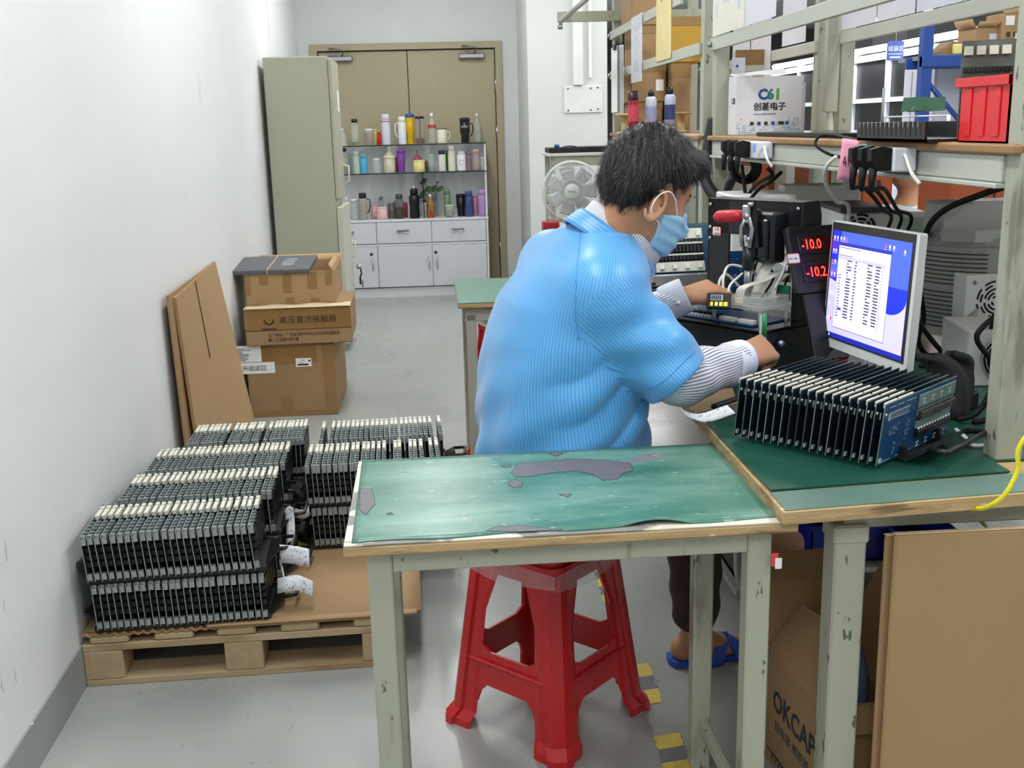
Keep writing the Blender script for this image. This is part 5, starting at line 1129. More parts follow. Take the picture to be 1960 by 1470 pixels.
# pink tag
pk = aty(1637, 265, 2.53); t = thing('pink_tag', 'pink paper tag with handwriting stuck over the shelf edge', 'note', (.945, 2.455, 1.352)); m_pink = mat('paper_pink', 'F0A0B8', .6, var=.03)
b = MB(); b.grid(lambda u, v: (-.034+.046*u+.012*v+.004*math.sin(u*5), -.004*math.sin(v*4)+.001*u, -.092+.094*v-.008*u*v), 6, 8, m_pink, thick=.0008); b.build('tag_paper', t); text('lettering', '416', .034, m_ink, t, Matrix.Translation((-.022, -.0065, -.062)) @ Matrix.Rotation(PI/2, 4, 'X') @ Matrix.Rotation(.1, 4, 'Z'), w=.55)
b = MB(); b.box((.016, -.002, -.03), (.034, .0, -.012), mat('tape_teal', 'A4CCC8', .3)); b.build('teal_tape', t)
pk = aty(1622, 355, 3.2); t = thing('paper_note', 'small white note hanging below the shelf beam in front of an orange carton', 'note', pk)
b = MB(); b.box((-.014, 0, -.025), (.014, .001, .02), m_paper); b.build('note_paper', t)

# ------------------------------------------------------------------ things on the shelf
ZS = 1.3465
t = thing('red_bin', 'bright red plastic parts bin on the shelf beside the near post', 'bin', (1.035, 1.94, ZS)); m_rb = mat('bin_red', 'DC2A30', .3, var=.03, spec=.5)
Hb = .122; D_ = .20; W_ = .20
b = MB(); e = .003
b.box((0, 0, 0), (W_, D_-.010, e), m_rb); b.box((0, 0, 0), (e, D_-.010, Hb), m_rb); b.box((W_-e, 0, 0), (W_, D_-.01, Hb), m_rb); b.box((0, 0, 0), (W_, e, Hb), m_rb); b.box((0, D_-.010-e, 0), (W_, D_-.01, Hb), m_rb)
for y0 in (.03, .085, .14): b.box((-.003, y0, .012), (.0, y0+.022, Hb-.02), m_rb, bev=.001)
b.build('bin_body', t); b = MB(); b.box((-.006, -.004, Hb-.018), (W_+.004, .0, Hb), m_rb); b.box((-.008, -.004, Hb-.018), (0, D_, Hb), m_rb, bev=.001); b.box((0, D_-.008, Hb-.018), (W_+.004, D_, Hb), m_rb); b.build('rim', t)
t = thing('board_tray', 'black slotted tray lying along the shelf edge beside the red bin', 'tray', (.985, 2.17, ZS), 0)
b = MB(); b.box((0, 0, 0), (.14, .36, .006), m_esd); b.box((0, 0, 0), (.006, .36, .040), m_esd); b.box((.134, 0, 0), (.14, .36, .04), m_esd)
for k in range(14): b.box((-.0008, .02+.024*k, .012), (.0, .0225+.024*k, .040), m_esd); 
b.add([(0, .36, 0), (.14, .36, 0), (.11, .44, .028), (.03, .44, .028), (0, .36, .04), (.14, .36, .04), (.11, .44, .040), (.03, .44, .040)], [(0, 3, 2, 1), (4, 5, 6, 7), (0, 4, 7, 3), (1, 2, 6, 5), (2, 3, 7, 6), (0, 1, 5, 4)], m_esd); b.build('tray_base', t)
b = MB()
for k in range(14): b.box((-.0025, .03+.024*k, .030), (-.0015, .031+.024*k, .041), m_solder)
b.build('slot_marks', t)
# upright boards behind
def upright(x, y, w, h, label, ma, rows, rz=0.):
    t = thing('relay_board', label, 'circuit board', (x, y, ZS), rz); b = MB(Matrix.Rotation(-.07, 4, 'X')); b.box((0, 0, 0), (w, .002, h), ma)
    for z, hh, m__, n in rows:
        for k in range(n): b.box((.004+k*(w-.006)/n, -.010, z), (.004+(k+.72)*(w-.006)/n, 0, z+hh), m__)
    b.build('board', t); return t
m_grb = mat('relay_board_grey', '5E655F', .4, var=.1, ns=40)
upright(1.115, 2.30, .105, .205, 'tall grey relay board standing on the shelf behind the red bin', m_grb, [(.175, .018, m_conn, 4), (.14, .010, m_relay, 12), (.10, .022, m_relay, 10), (.055, .024, m_relay, 10), (.01, .018, m_conn, 4), (.128, .006, m_brownr, 1)], -.35)
t = upright(1.23, 2.42, .075, .215, 'dark board with gold contacts, right of the tall grey relay board', mat('pcb_slate', '3A4550', .4), [(.19, .014, mat('gold_contact', 'A8946A', .4, .3), 2), (.14, .004, m_cabg, 1), (.09, .004, m_cabg, 1)], -.3)
m_gpcb = mat('pcb_plain_green', '2E5A44', .4, var=.08); overlay(m_gpcb, '7FA892', 60, .70, .72, 3)
for k, (x, s_) in enumerate(((1725, 'first'), (1745, 'second'), (1768, 'third, widest'))):
    q = aty(x, 214, 2.5); t = thing('green_board', s_+' plain green board leaning in the white wire rack on the shelf', 'circuit board', (q.x, q.y+.02*k, q.z), .1, 'green boards in the wire rack')
    b = MB(Matrix.Rotation(-.3, 4, 'X')); b.add([(0, 0, 0), (.055+.02*(k == 2), 0, .003), (.06+.02*(k == 2), 0, .035), (.010, 0, .033), (0, .002, 0), (.055+.02*(k == 2), .002, .003), (.06+.02*(k == 2), .002, .035), (.010, .002, .033)], [(0, 1, 2, 3), (4, 7, 6, 5), (0, 4, 5, 1), (1, 5, 6, 2), (2, 6, 7, 3), (3, 7, 4, 0)], m_gpcb); b.build('board', t)
qa, qb = aty(1694, 224, 2.62), aty(1815, 221, 2.42)
t = thing('wire_rack', 'white wire rack standing on the shelf behind the black tray', 'rack', (qa.x, qa.y, ZS)); T_ = Matrix.Translation((-qa.x, -qa.y, -ZS)); b = MB(T_)
b.tube([tuple(qa), tuple(qb)], .0022, m_wht, 6); b.tube([(qa.x+.05, qa.y+.10, qa.z), (qb.x+.05, qb.y+.1, qb.z)], .0022, m_wht, 6); 
for k in range(20): p = qa.lerp(qb, k/20); b.tube([tuple(p), (p.x+.05, p.y+.10, p.z)], .0016, m_wht, 5)
for p in (qa, qb): b.tube([(p.x, p.y, ZS), tuple(p)], .003, m_wht, 6); b.tube([(p.x+.05, p.y+.1, ZS), (p.x+.05, p.y+.1, p.z)], .003, m_wht, 6)
b.build('wire_frame', t)
qa = aty(1692, 168, 2.62); b = MB(T_); b.tube([(qa.x, qa.y, ZS), tuple(qa)], .0035, m_cabg, 6); b.build('upright_rod', t)
t = boxthing('black_folder', 'flat black folder case lying on the shelf beside the printed carton', 'case', (1.05, 2.80, ZS), (.26, .78, .014), m_bkg, 0)
t = boxthing('green_board', 'green board lying flat at the back of the shelf', 'circuit board', (1.16, 2.56, ZS), (.20, .18, .006), m_gpcb, 0, body='board')
# printed white carton on the shelf
t = thing('printed_carton', 'white carton printed with a blue-green logo, on the shelf beside the far post', 'box', (1.075, 3.93, ZS)); m_wc = mat('carton_white', 'DADBE0', .5, var=.03)
Wc, Hc = .245, .205
b = MB(); b.box((0, 0, 0), (Wc, .10, Hc), m_wc, bev=.002); b.build('carton_body', t)
b = MB(); b.add([(-.0, 0, Hc), (Wc-.06, 0, Hc+.006), (Wc-.04, .10, Hc+.03), (0, .10, Hc+.012)], [(0, 1, 2, 3)], m_gil); b.box((.06, -.002, Hc-.002), (.10, .0, Hc+.006), m_ctape); b.build('flap', t)
FX = lambda x, z: Matrix.Translation((x, -.001, z)) @ Matrix.Rotation(PI/2, 4, 'X')
m_lb = mat('logo_blue', '1E4E96', .5); m_lg = mat('logo_green', '5CA83C', .5); m_lt = mat('logo_teal', '1C7E7A', .5)
text('lettering', 'C', .050, m_lb, t, FX(.082, .125), bold=.0022); text('lettering', '6', .050, m_lt, t, FX(.115, .125), bold=.0022); text('lettering', 'I', .050, m_lg, t, FX(.148, .125), bold=.0028)
text('lettering', '创基电子', .030, m_ink, t, FX(.066, .088), bold=.0006); text('lettering', 'www.cncjdz.com.hk', .010, m_lb, t, FX(.068, .070)); text('lettering', 'CBI', .03, m_ink, t, Matrix.Translation((-.001, .05, .11)) @ Matrix.Rotation(-PI/2, 4, 'Z') @ Matrix.Rotation(PI/2, 4, 'X'))
b = MB(); m_dot = mat('print_dots', '7EA6C8', .5); rg = random.Random(2)
for i in range(34):
    for j in range(7):
        if rg.random() < .85-.12*j-.25*(abs(i-17) < 8): b.box((.006+.007*i, -.0008, .006+.008*j), (.0105+.007*i, 0, .0105+.008*j), m_dot)
for i in range(6): b.box((.055+.026*i, -.0012, .034), (.068+.026*i+.008*(i == 4), -.0008, .046), m_lb if i % 2 else m_ink)
b.build('printed_dots', t)
# rust-red danger label and cards behind it
q = aty(1528, 235, 4.02); t = thing('warning_card', 'brown and white electricity warning card hanging behind the printed carton', 'sign', (q.x-.01, 4.02+.08, ZS))
b = MB(); b.box((0, 0, 0), (.06, .002, .185), m_wc); b.build('card', t); b = MB(); b.box((-.012, -.003, .03), (.022, -.001, .075), mat('label_brown', '8A4020', .5)); b.add([(-.012, -.003, .09), (.018, -.003, .09), (.003, -.003, .125)], [(0, 1, 2)], MATS['label_brown']); b.build('label', t)
text('lettering', '电', .03, m_wc, t, Matrix.Translation((-.006, -.004, .045)) @ Matrix.Rotation(PI/2, 4, 'X'))
# ------------------------------------------------------------------ the worker
def nets(F, lo, h):
    """surface through the zero level of a distance grid, as vertices and quads"""
    s = F < 0; nx, ny, nz = F.shape
    cs = s[:-1, :-1, :-1].astype(np.int8); tot = np.zeros_like(cs)
    for a in (0, 1):
        for b in (0, 1):
            for c in (0, 1): tot += s[a:nx-1+a, b:ny-1+b, c:nz-1+c]
    ce = np.argwhere((tot > 0) & (tot < 8)); n = len(ce)
    idx = -np.ones(tot.shape, np.int64); idx[tuple(ce.T)] = np.arange(n)
    P = np.zeros((n, 3)); W_ = np.zeros(n)
    cor = [(a, b, c) for a in (0, 1) for b in (0, 1) for c in (0, 1)]
    for i, p in enumerate(cor):
        for j in range(3):
            if p[j]: continue
            q = list(p); q[j] = 1
            v0 = F[tuple((ce+p).T)]; v1 = F[tuple((ce+q).T)]; m_ = (v0 < 0) != (v1 < 0)
            t_ = np.where(m_, v0/(v0-v1+1e-12), 0); x = np.array(p)[None]+np.outer(t_, np.eye(3)[j]); P += x*m_[:, None]; W_ += m_
    V = (ce+P/np.maximum(W_, 1)[:, None])*h+np.array(lo)
    Q = []
    for ax in range(3):
        sl0 = [slice(None)]*3; sl1 = [slice(None)]*3; sl0[ax] = slice(0, -1); sl1[ax] = slice(1, None)
        e = s[tuple(sl0)] != s[tuple(sl1)]; E_ = np.argwhere(e); u, v = [a for a in range(3) if a != ax]
        ok = (E_[:, u] > 0) & (E_[:, v] > 0) & (E_[:, u] < F.shape[u]-1) & (E_[:, v] < F.shape[v]-1); E_ = E_[ok]
        du = np.zeros(3, int); dv = np.zeros(3, int); du[u] = 1; dv[v] = 1
        a = idx[tuple((E_-du-dv).T)]; b = idx[tuple((E_-dv).T)]; c = idx[tuple(E_.T)]; d = idx[tuple((E_-du).T)]
        neg = s[tuple(E_.T)] ^ (ax == 1)
        Q.append(np.where(neg[:, None], np.stack([a, b, c, d], 1), np.stack([d, c, b, a], 1)))
    return V, np.concatenate(Q)
class Field:
    def __init__(s, lo, hi, h):
        s.lo = np.array(lo, float); s.h = h; n = np.ceil((np.array(hi)-s.lo)/h).astype(int)+1
        s.ax = [s.lo[i]+h*np.arange(n[i]) for i in range(3)]; s.F = np.full(tuple(n), .08, np.float32)
    def sub(s, lo, hi):
        sl = tuple(slice(max(0, int((lo[i]-s.lo[i])/s.h)), max(0, int((hi[i]-s.lo[i])/s.h)+2)) for i in range(3))
        X, Y, Z = np.meshgrid(*[s.ax[i][sl[i]] for i in range(3)], indexing='ij', sparse=False); return sl, X, Y, Z
    def merge(s, sl, d, k, op='add'):
        A = s.F[sl]; d = d.astype(np.float32)
        if op == 'sub': d = -d; h_ = np.clip(.5-.5*(A-d)/k, 0, 1) if k else None; s.F[sl] = (A*(1-h_)+d*h_+k*h_*(1-h_)) if k else np.maximum(A, d); return
        if not k: s.F[sl] = np.minimum(A, d); return
        h_ = np.clip(.5+.5*(d-A)/k, 0, 1); s.F[sl] = d*(1-h_)+A*h_-k*h_*(1-h_)
    def cone(s, a, b, r1, r2=None, k=.012, op='add'):
        a, b = np.array(a, float), np.array(b, float); r2 = r1 if r2 is None else r2; m_ = max(r1, r2)+.06
        sl, X, Y, Z = s.sub(np.minimum(a, b)-m_, np.maximum(a, b)+m_)
        if X.size == 0: return s
        d = b-a; L2 = max(d@d, 1e-12); t_ = np.clip(((X-a[0])*d[0]+(Y-a[1])*d[1]+(Z-a[2])*d[2])/L2, 0, 1)
        D = np.sqrt((X-a[0]-t_*d[0])**2+(Y-a[1]-t_*d[1])**2+(Z-a[2]-t_*d[2])**2)-(r1+(r2-r1)*t_); s.merge(sl, D, k, op); return s
    def chain(s, P, R, k=.012):
        for i in range(len(P)-1): s.cone(P[i], P[i+1], R[i], R[i+1], k)
        return s
    def ell(s, c, r, M=None, k=.012, op='add', disp=None):
        c = np.array(c, float); r = np.array(r, float); m_ = r.max()+.05; sl, X, Y, Z = s.sub(c-m_, c+m_)
        if X.size == 0: return s
        Q = np.stack([X-c[0], Y-c[1], Z-c[2]]); 
        if M is not None: Q = np.tensordot(np.array(M), Q, 1)
        q = np.sqrt(sum((Q[i]/r[i])**2 for i in range(3))); g = np.sqrt(sum((Q[i]/r[i]**2)**2 for i in range(3))); D = q*(q-1)/np.maximum(g, 1e-6)
        if disp is not None: D = D-disp(Q)
        s.merge(sl, D, k, op); return s
    def mesh(s, name, ma, parent, T=None, smooth=2, origin=(0, 0, 0), attr=None, mats=None):
        V, Q = nets(s.F, s.lo, s.h)
        me = bpy.data.meshes.new(name); me.from_pydata((V-np.array(origin)).tolist(), [], Q.tolist())
        me.materials.append(ma); me.update()
        bm = bmesh.new(); bm.from_mesh(me); bmesh.ops.recalc_face_normals(bm, faces=bm.faces)
        for _ in range(smooth): bmesh.ops.smooth_vert(bm, verts=bm.verts, factor=.5, use_axis_x=True, use_axis_y=True, use_axis_z=True)
        bm.to_mesh(me); bm.free()
        me.polygons.foreach_set('use_smooth', [True]*len(me.polygons))
        if attr is not None:
            co = np.empty(len(me.vertices)*3); me.vertices.foreach_get('co', co); co = co.reshape(-1, 3)+np.array(origin)
            at = me.attributes.new('stripe', 'FLOAT', 'POINT'); at.data.foreach_set('value', attr(co).astype(np.float32))
        o = bpy.data.objects.new(name, me); C.objects.link(o)
        if parent: o.parent = parent
        return o
def nrmz(v): v = np.array(v, float); return v/np.linalg.norm(v)
m_skin = mat('skin', 'BB8B69', .45, var=.06, ns=14, bump=.06, bs=90, spec=.4); overlay(m_skin, 'B4735A', 10, .55, .75, 4, None, 2., .5)
m_skin.node_tree.nodes['Principled BSDF'].inputs['Subsurface Weight'].default_value = .08
m_skin.node_tree.nodes['Principled BSDF'].inputs['Subsurface Radius'].default_value = (.02, .008, .004)
m_coat = mat('coat_blue', '57A6E2', .38, var=.03, ns=5, bump=.35, bs=9, spec=.45, sheen=.3)
m_coat_s = attr_stripes(m_coat, '2F6FA8', freq=1/.0068, duty=.14, strength=.7)
m_shirt = attr_stripes(mat('shirt_white', 'E8EAF2', .6, var=.02, bump=.3, bs=14), '3C4468', freq=1/.0056, duty=.20, strength=.9)
m_trous = mat('trouser_brown', '3A2A20', .8, var=.12, ns=10, bump=.3, bs=20)
m_slip_ = mat('slipper_blue', '2A55B8', .5, var=.05, bump=.1)
m_mask = mat('mask_blue', '9CCBEA', .6, var=.04, ns=20, bump=.1); m_loop = mat('ear_loop', 'F0F0F0', .5, var=.02)
m_hair = mat('hair_black', '181413', .42, var=.3, ns=50, bump=.5, bs=120, stretch=(1, 1, .4), spec=.4)
# ------------------------------------------------------------------ second rack: papers, cartons, cans
def flat_on(name, label, cat, pts, ma, th=.0015, part='sheet', extra=None):
    """thin sheet given by its four corners in the room"""
    P = [Vector(p) for p in pts]; c = P[0]; t = thing(name, label, cat, c); n = (P[1]-P[0]).cross(P[3]-P[0]).normalized()*th
    b = MB(); q = [p-c for p in P]; b.add([tuple(p) for p in q]+[tuple(p+n) for p in q], [(0, 1, 2, 3), (7, 6, 5, 4), (0, 4, 5, 1), (1, 5, 6, 2), (2, 6, 7, 3), (3, 7, 4, 0)], ma); b.build(part, t); return t
m_film2 = glass('plastic_sleeve', 'DDE2EA', .08, .55); m_pgrey = mat('paper_grey_print', 'C9CCD4', .6, var=.25, ns=30); m_pyel = mat('paper_yellow', 'DCCB92', .7, var=.08, ns=12); m_pwh = mat('card_lilac_white', 'D9DAE6', .35, var=.05, ns=3, spec=.6)
def on_rail(xp, ya, yb, za, zb, name, label, ma, cat='paper', **k): return flat_on(name, label, cat, [(xp, ya, za), (xp, yb, za), (xp, yb, zb), (xp, ya, zb)], ma, **k)
XF = XP-.017
t = on_rail(XF, 5.72, 5.42, 1.60, 1.92, 'instruction_sheet', 'grey and white printed sheet hanging on the second rack, left of the yellow paper', m_pwh)
b = MB(); b.box((-.002, -.20, .05), (-.001, -.08, .22), m_pgrey); b.box((-.002, -.26, .25), (-.001, -.05, .28), m_pgrey); b.build('printed_area', t)
t = on_rail(XF, 5.07, 4.75, 1.668, 2.05, 'instruction_sheet', 'creased yellow paper sheet hanging on the second rack rail', m_pyel)
b = MB(); b.tube([(-.002, -.02, .30), (-.002, -.12, .25), (-.002, -.3, .33)], .0015, mat('crease_brown', 'A08A5A', .7), 4); b.build('crease', t)
t = thing('clipboard', 'white papers on a black clip hanging at the left of the second rack', 'clipboard', aty(1192, 88, 5.95))
b = MB()
for k in range(5): b.box((-.015-.006*k, -.10+.012*k, -.36+.004*k), (-.013-.006*k, .10+.012*k, .0), m_paper if k != 3 else mat('folder_blue_grey', '9AA6B4', .5))
b.build('paper_stack', t); b = MB(); b.box((-.05, -.04, -.02), (-.008, .04, .012), m_blk, bev=.004); b.tube([(-.03, -.02, .01), (-.03, 0, .04), (-.03, .02, .01)], .003, m_blk, 5); b.build('clip', t)
t = on_rail(XF, 4.03, 3.62, 1.697, 2.02, 'instruction_sheet', 'sleeved drawing sheet with grey diagram on the front rack, next to the far post', mat('paper_cream', 'DAD9CC', .5))
b = MB(); b.box((-.002, -.30, .10), (-.001, -.14, .24), m_pgrey); [b.box((-.002, -.37+.30*k, .06), (-.001, -.33+.30*k, .24), MATS['crease_brown'] if k == 2 else m_pgrey) for k in range(2)]; b.build('printed_area', t)
t = on_rail(XF, 3.60, 3.28, 1.697, 1.98, 'instruction_sheet', 'white sleeved text sheet on the front rack, beside the drawing sheet', m_pwh)
rg = random.Random(4); b = MB(); [b.box((-.002, -.27, .08+.03*k), (-.001, -.10-.1*rg.random(), .083+.03*k), m_cabg) for k in (0, 1, 3, 4, 6)]; b.build('printed_lines', t)
XG = XQ-.017
for k, (ya, yb, lab) in enumerate(((5.49, 5.19, 'first'), (5.17, 4.86, 'second'), (4.70, 4.40, 'third'))):
    on_rail(XG, ya, yb, 1.42 if k < 2 else 1.70, 2.0, 'hanging_card', lab+' pale glossy card on the rear rail behind the printed carton', m_pwh, 'panel')
for k, (ya, yb, lab) in enumerate(((4.01, 3.69, 'white glossy panel on the rear rail, nearest the cable duct'), (3.68, 3.39, 'middle of the white glossy panels on the rear rail, with a grey smear'), (3.375, 3.08, 'white glossy panel right of the smeared one on the rear rail'), (3.07, 2.70, 'white glossy panel on the rear rail above the blue racking'))):
    t = on_rail(XG, ya, yb, 1.708, 2.05, 'hanging_card', lab, m_pwh, 'panel')
# cartons on the second rack
def stackbox(x0, x1, y, d, z0, z1, label, ma=None, tape=True, labelp=False):
    t = carton(((x0+x1)/2, y+d/2, z0), x1-x0, d, z1-z0, 0, label, ma=ma or m_cardd)
    b = MB(); b.box((-(x1-x0)/2, -d/2-.0015, (z1-z0)*.8), ((x1-x0)/2, -d/2, (z1-z0)), m_tape); 
    if labelp: b.box(((x1-x0)*.2, -d/2-.003, (z1-z0)*.3), ((x1-x0)*.42, -d/2-.0015, (z1-z0)*.6), m_paper)
    b.build('packing_tape', t); return t
zz = ZS
for k, (h, lab) in enumerate(((.16, 'lowest small brown carton behind the red spray can'), (.20, 'second brown carton up in the pile behind the clipboard'), (.20, 'third brown carton up in the pile behind the clipboard'), (.19, 'fourth brown carton, near the top behind the clipboard'), (.16, 'top brown carton of the pile behind the clipboard'))):
    stackbox(1.085-.02*(k % 2), 1.24+.02*(k % 2), 6.02, .34, zz, zz+h, lab, labelp=k == 1); zz += h+.001
stackbox(1.27, 1.38, 5.95, .34, ZS, ZS+.36, 'tall narrow brown carton right of the carton pile on the second rack')
stackbox(1.265, 1.44, 5.95, .34, ZS+.362, ZS+.60, 'amber yellow carton standing on the tall narrow one', ma=mat('carton_amber', 'B08A2A', .6, var=.1))
stackbox(1.39, 1.55, 5.6, .05, ZS, ZS+.34, 'cream plastic-wrapped folder upright behind the spray cans', ma=mat('folder_cream', 'D6D0B8', .3, var=.06, spec=.7))
stackbox(1.35, 1.50, 4.95, .04, ZS+.03, ZS+.36, 'glossy pale folder with light streaks, beside the spray cans', ma=mat('folder_pale', 'C9CABC', .2, var=.12, ns=14, spec=.8))
stackbox(1.20, 1.29, 4.36, .10, ZS, ZS+.24, 'narrow tan carton between rack posts, behind the black hose', ma=m_cardd)
t = thing('pinned_card', 'lilac-white card with a blue dot between the two near rack posts', 'card', (1.105, 4.10, ZS+.0)); b = MB(); b.box((0, 0, 0), (.05, .003, .28), m_pwh); b.build('card', t); b = MB(); b.cyl((.02, -.002, .25), (.02, .0, .25), .005, m_lb, 8); b.build('blue_dot', t)
def can(px, h, body, cap, label, band):
    p = aty(px, 240, 5.2); t = thing('spray_can', label, 'spray can', (p.x, 5.2, ZS), 0, 'spray cans on the second rack')
    R = .026; b = MB(); b.lathe([(R, 0), (R, h*.78), (R*.72, h*.84)], mat('can_'+body, body, .3, var=.1, ns=30), 18); b.build('can_body', t)
    b = MB(); b.lathe([(R*.6 if cap == '1A1A1C' else R*1.0, h*.84 if cap == '1A1A1C' else h*.68), (R*.6 if cap == '1A1A1C' else R*1.0, h), (R*.5, h)], mat('cap_'+cap, cap, .35), 16); b.build('cap', t)
    b = MB(); b.lathe([(R*1.01, h*.3), (R*1.01, h*.62)], mat('band_'+band, band, .4, var=.5, ns=60), 18, cap=False); b.build('can_label', t)
can(1212, .20, 'B82530', '3A1420', 'red spray can with a dark maroon cap on the second rack', 'C04050')
can(1246, .205, 'B4B8C8', '1A1A1C', 'silver-blue spray can with a small black cap, middle of three', '8E98B8')
can(1282, .215, 'A8AEC6', '1A1A1C', 'navy-labelled spray can with a small black cap, right of the silver-blue one', '2E3A6A')
t = thing('red_white_packet', 'red and white packet lying just above the worker\'s hair on the second rack', 'packet', (aty(1258, 243, 5.1).x, 5.12, ZS)); b = MB(); b.add([(-.06, 0, 0), (.06, 0, 0), (.05, .02, .045), (-.03, .02, .03), (-.06, .06, 0), (.06, .06, 0), (.05, .05, .045), (-.03, .05, .03)], [(0, 1, 2, 3), (4, 7, 6, 5), (0, 4, 5, 1), (1, 5, 6, 2), (2, 6, 7, 3), (3, 7, 4, 0)], mat('packet_red_white', 'D24050', .4, var=.5, ns=14)); b.build('packet', t)
for px, lab in ((1196, 'left'), (1303, 'right')):
    p = aty(px, 240, 5.45); t = thing('brass_spool', 'flat-topped tan spool on the second rack, '+('beside the red spray can' if px < 1250 else 'right of the navy-labelled can'), 'spool', (p.x, 5.45, ZS)); b = MB(); b.lathe([(.045, 0), (.045, .01), (.018, .014), (.018, .085), (.05, .09), (.05, .10)], mat('spool_tan', 'C2A86C', .5, var=.1), 18); b.build('spool_body', t)

# side rack and fan by the column
t = thing('tool_trolley', 'grey trolley rack with black trays on top, in front of the white column', 'trolley', (.94, 7.25, 0))
b = MB(); b.box((-.215, -.0, 1.195), (.26, .42, 1.215), mat('shelf_offwhite', 'DEDFDA', .4), bev=.003); b.build('top_shelf', t)
b = MB(); b.box((-.20, .02, 1.13), (.24, .05, 1.194), m_frame, bev=.002); b.build('rail', t)
for x in (-.20, .21): b = MB(); b.box((x, .02, 0), (x+.035, .055, 1.13), m_frame, bev=.002); b.build('leg', t); b = MB(); b.box((x, .36, 0), (x+.035, .395, 1.194), m_frame, bev=.002); b.build('leg', t)
b = MB(); b.box((-.19, .1, .75), (.24, .38, .77), m_frame); b.build('lower_shelf', t)
t = boxthing('black_tray', 'long black tray on the grey trolley beside the column, left one', 'tray', (.735, 7.27, 1.2155), (.215, .30, .035), m_esd, body='tray_body')
q = boxthing('black_tray', 'second black tray on the grey trolley, behind the worker\'s head', 'tray', (.965, 7.27, 1.2155), (.215, .30, .038), m_esd, body='tray_body')
q = thing('blue_cap', 'small blue cap with a grey glove lying on the black tray near the column', 'tape roll', (.79, 7.30, 1.251)); b = MB(); b.lathe([(.018, 0), (.018, .018), (.01, .022)], m_lb, 12); b.build('roll', q); b = MB(); b.grid(lambda u, v: (.02+.13*u, -.02+.04*v, .012*math.sin(PI*u)+.003*math.sin(v*9)), 8, 4, mat('glove_grey', '6E7070', .8), thick=.006); b.build('glove', q)  # a small solid blue cap lying beside the glove
fc = aty(1095, 366, 6.75)
t = thing('standing_fan', 'white standing fan with a round grille, behind the worker\'s neck', 'fan', (fc.x, 6.78, 0)); m_fw = mat('fan_white', 'E2E3E2', .35, var=.02)
FT = Matrix.Translation((0, -.03, fc.z)) @ Matrix.Rotation(-.10, 4, 'Z') @ Matrix.Rotation(PI/2, 4, 'X'); Rf = .185
b = MB(FT); 
for R0, z in ((Rf, .0), (Rf*.97, .02), (Rf*.72, .045), (Rf*.40, .055)): b.tube([(R0*math.cos(a), R0*math.sin(a), z) for a in [i*PI/20 for i in range(40)]], .0028 if R0 < Rf*.95 else .005, m_fw, 5, closed=True)
for k in range(60):
    a0 = 2*PI*k/60; b.tube([((Rf*(.27+.73*s))*math.cos(a0+.8*(s-.3)**1.), (Rf*(.27+.73*s))*math.sin(a0+.8*(s-.3)), .058*math.sqrt(max(0, 1-s*s))+.002) for s in (0, .2, .4, .6, .8, .93, 1.)], .0014, m_fw, 4)
b.lathe([(Rf*.27, .050), (Rf*.27, .060), (Rf*.22, .066)], m_fw, 24); b.build('front_grille', t)
b = MB(FT)
for k in range(48): a0 = 2*PI*k/48; b.tube([(.04*math.cos(a0), .04*math.sin(a0), -.075), (Rf*.8*math.cos(a0), Rf*.8*math.sin(a0), -.06), (Rf*math.cos(a0), Rf*math.sin(a0), 0)], .0014, m_fw, 4)
b.build('rear_grille', t)
for k in range(7):
    b = MB(FT @ Matrix.Rotation(2*PI*k/7, 4, 'Z')); b.grid(lambda u, v: (.03+.125*u, (v-.5)*(.04+.09*u)*(1-.3*u*u), -.02+.03*(v-.5)), 6, 5, mat('blade_grey', 'C4C8CA', .3), thick=.002); b.build('blade', t)
b = MB(FT); b.lathe([(.045, -.16), (.055, -.14), (.055, -.08), (.03, -.07)], m_fw, 18); b.build('motor', t)
text('lettering', 'Midea', .022, m_cabg, t, FT @ Matrix.Translation((-.028, -.006, .067)))
b = MB(); b.cyl((0, .06, .03), (0, .06, fc.z-.04), .014, m_fw, 10); b.build('pole', t); b = MB(); b.lathe([(.19, 0), (.19, .02), (.05, .035)], m_fw, 24, T=Matrix.Translation((0, .06, 0))); b.build('base', t)
q = boxthing('red_crate', 'red crate glimpsed behind the worker\'s back, below the fan', 'crate', (aty(1040, 430, 6.62).x, 6.62, .0), (.10, .12, aty(1045, 426, 6.62).z), mat('crate_red', 'B8242C', .4), body='crate_body')

# ------------------------------------------------------------------ the hall beyond
m_wf = mat('frame_white', 'E8ECF6', .4, var=.02); m_dkg = mat('pane_dark', '1C1C1E', .3, var=.1, alpha=.9)
w = thing('window_1', None, None, (3.25, 5.9, 0)); w['kind'] = 'structure'
XW = 0
b = MB()
ya, yb = 0, 5.6
for y in (0, .62, 1.25, 1.85, 2.5, 3.1, 3.8, 4.5, 5.1, 5.55): b.box((-.03, y, .9), (.03, y+.05, 1.86), m_wf)
for z in (.9, 1.18, 1.50, 1.80): b.box((-.035, 0, z), (.035, yb, z+.032), m_wf)
b.box((-.06, 0, 1.155), (.12, yb, 1.18), m_wf)
b.build('window_frame', w)
b = MB(); b.box((-.005, 0, .92), (.005, yb, 1.85), m_dkg); b.build('window_pane', w)
b = MB(); b.box((-.05, 0, 0), (.05, yb, .9), m_wf); b.build('window_sill_wall', w)
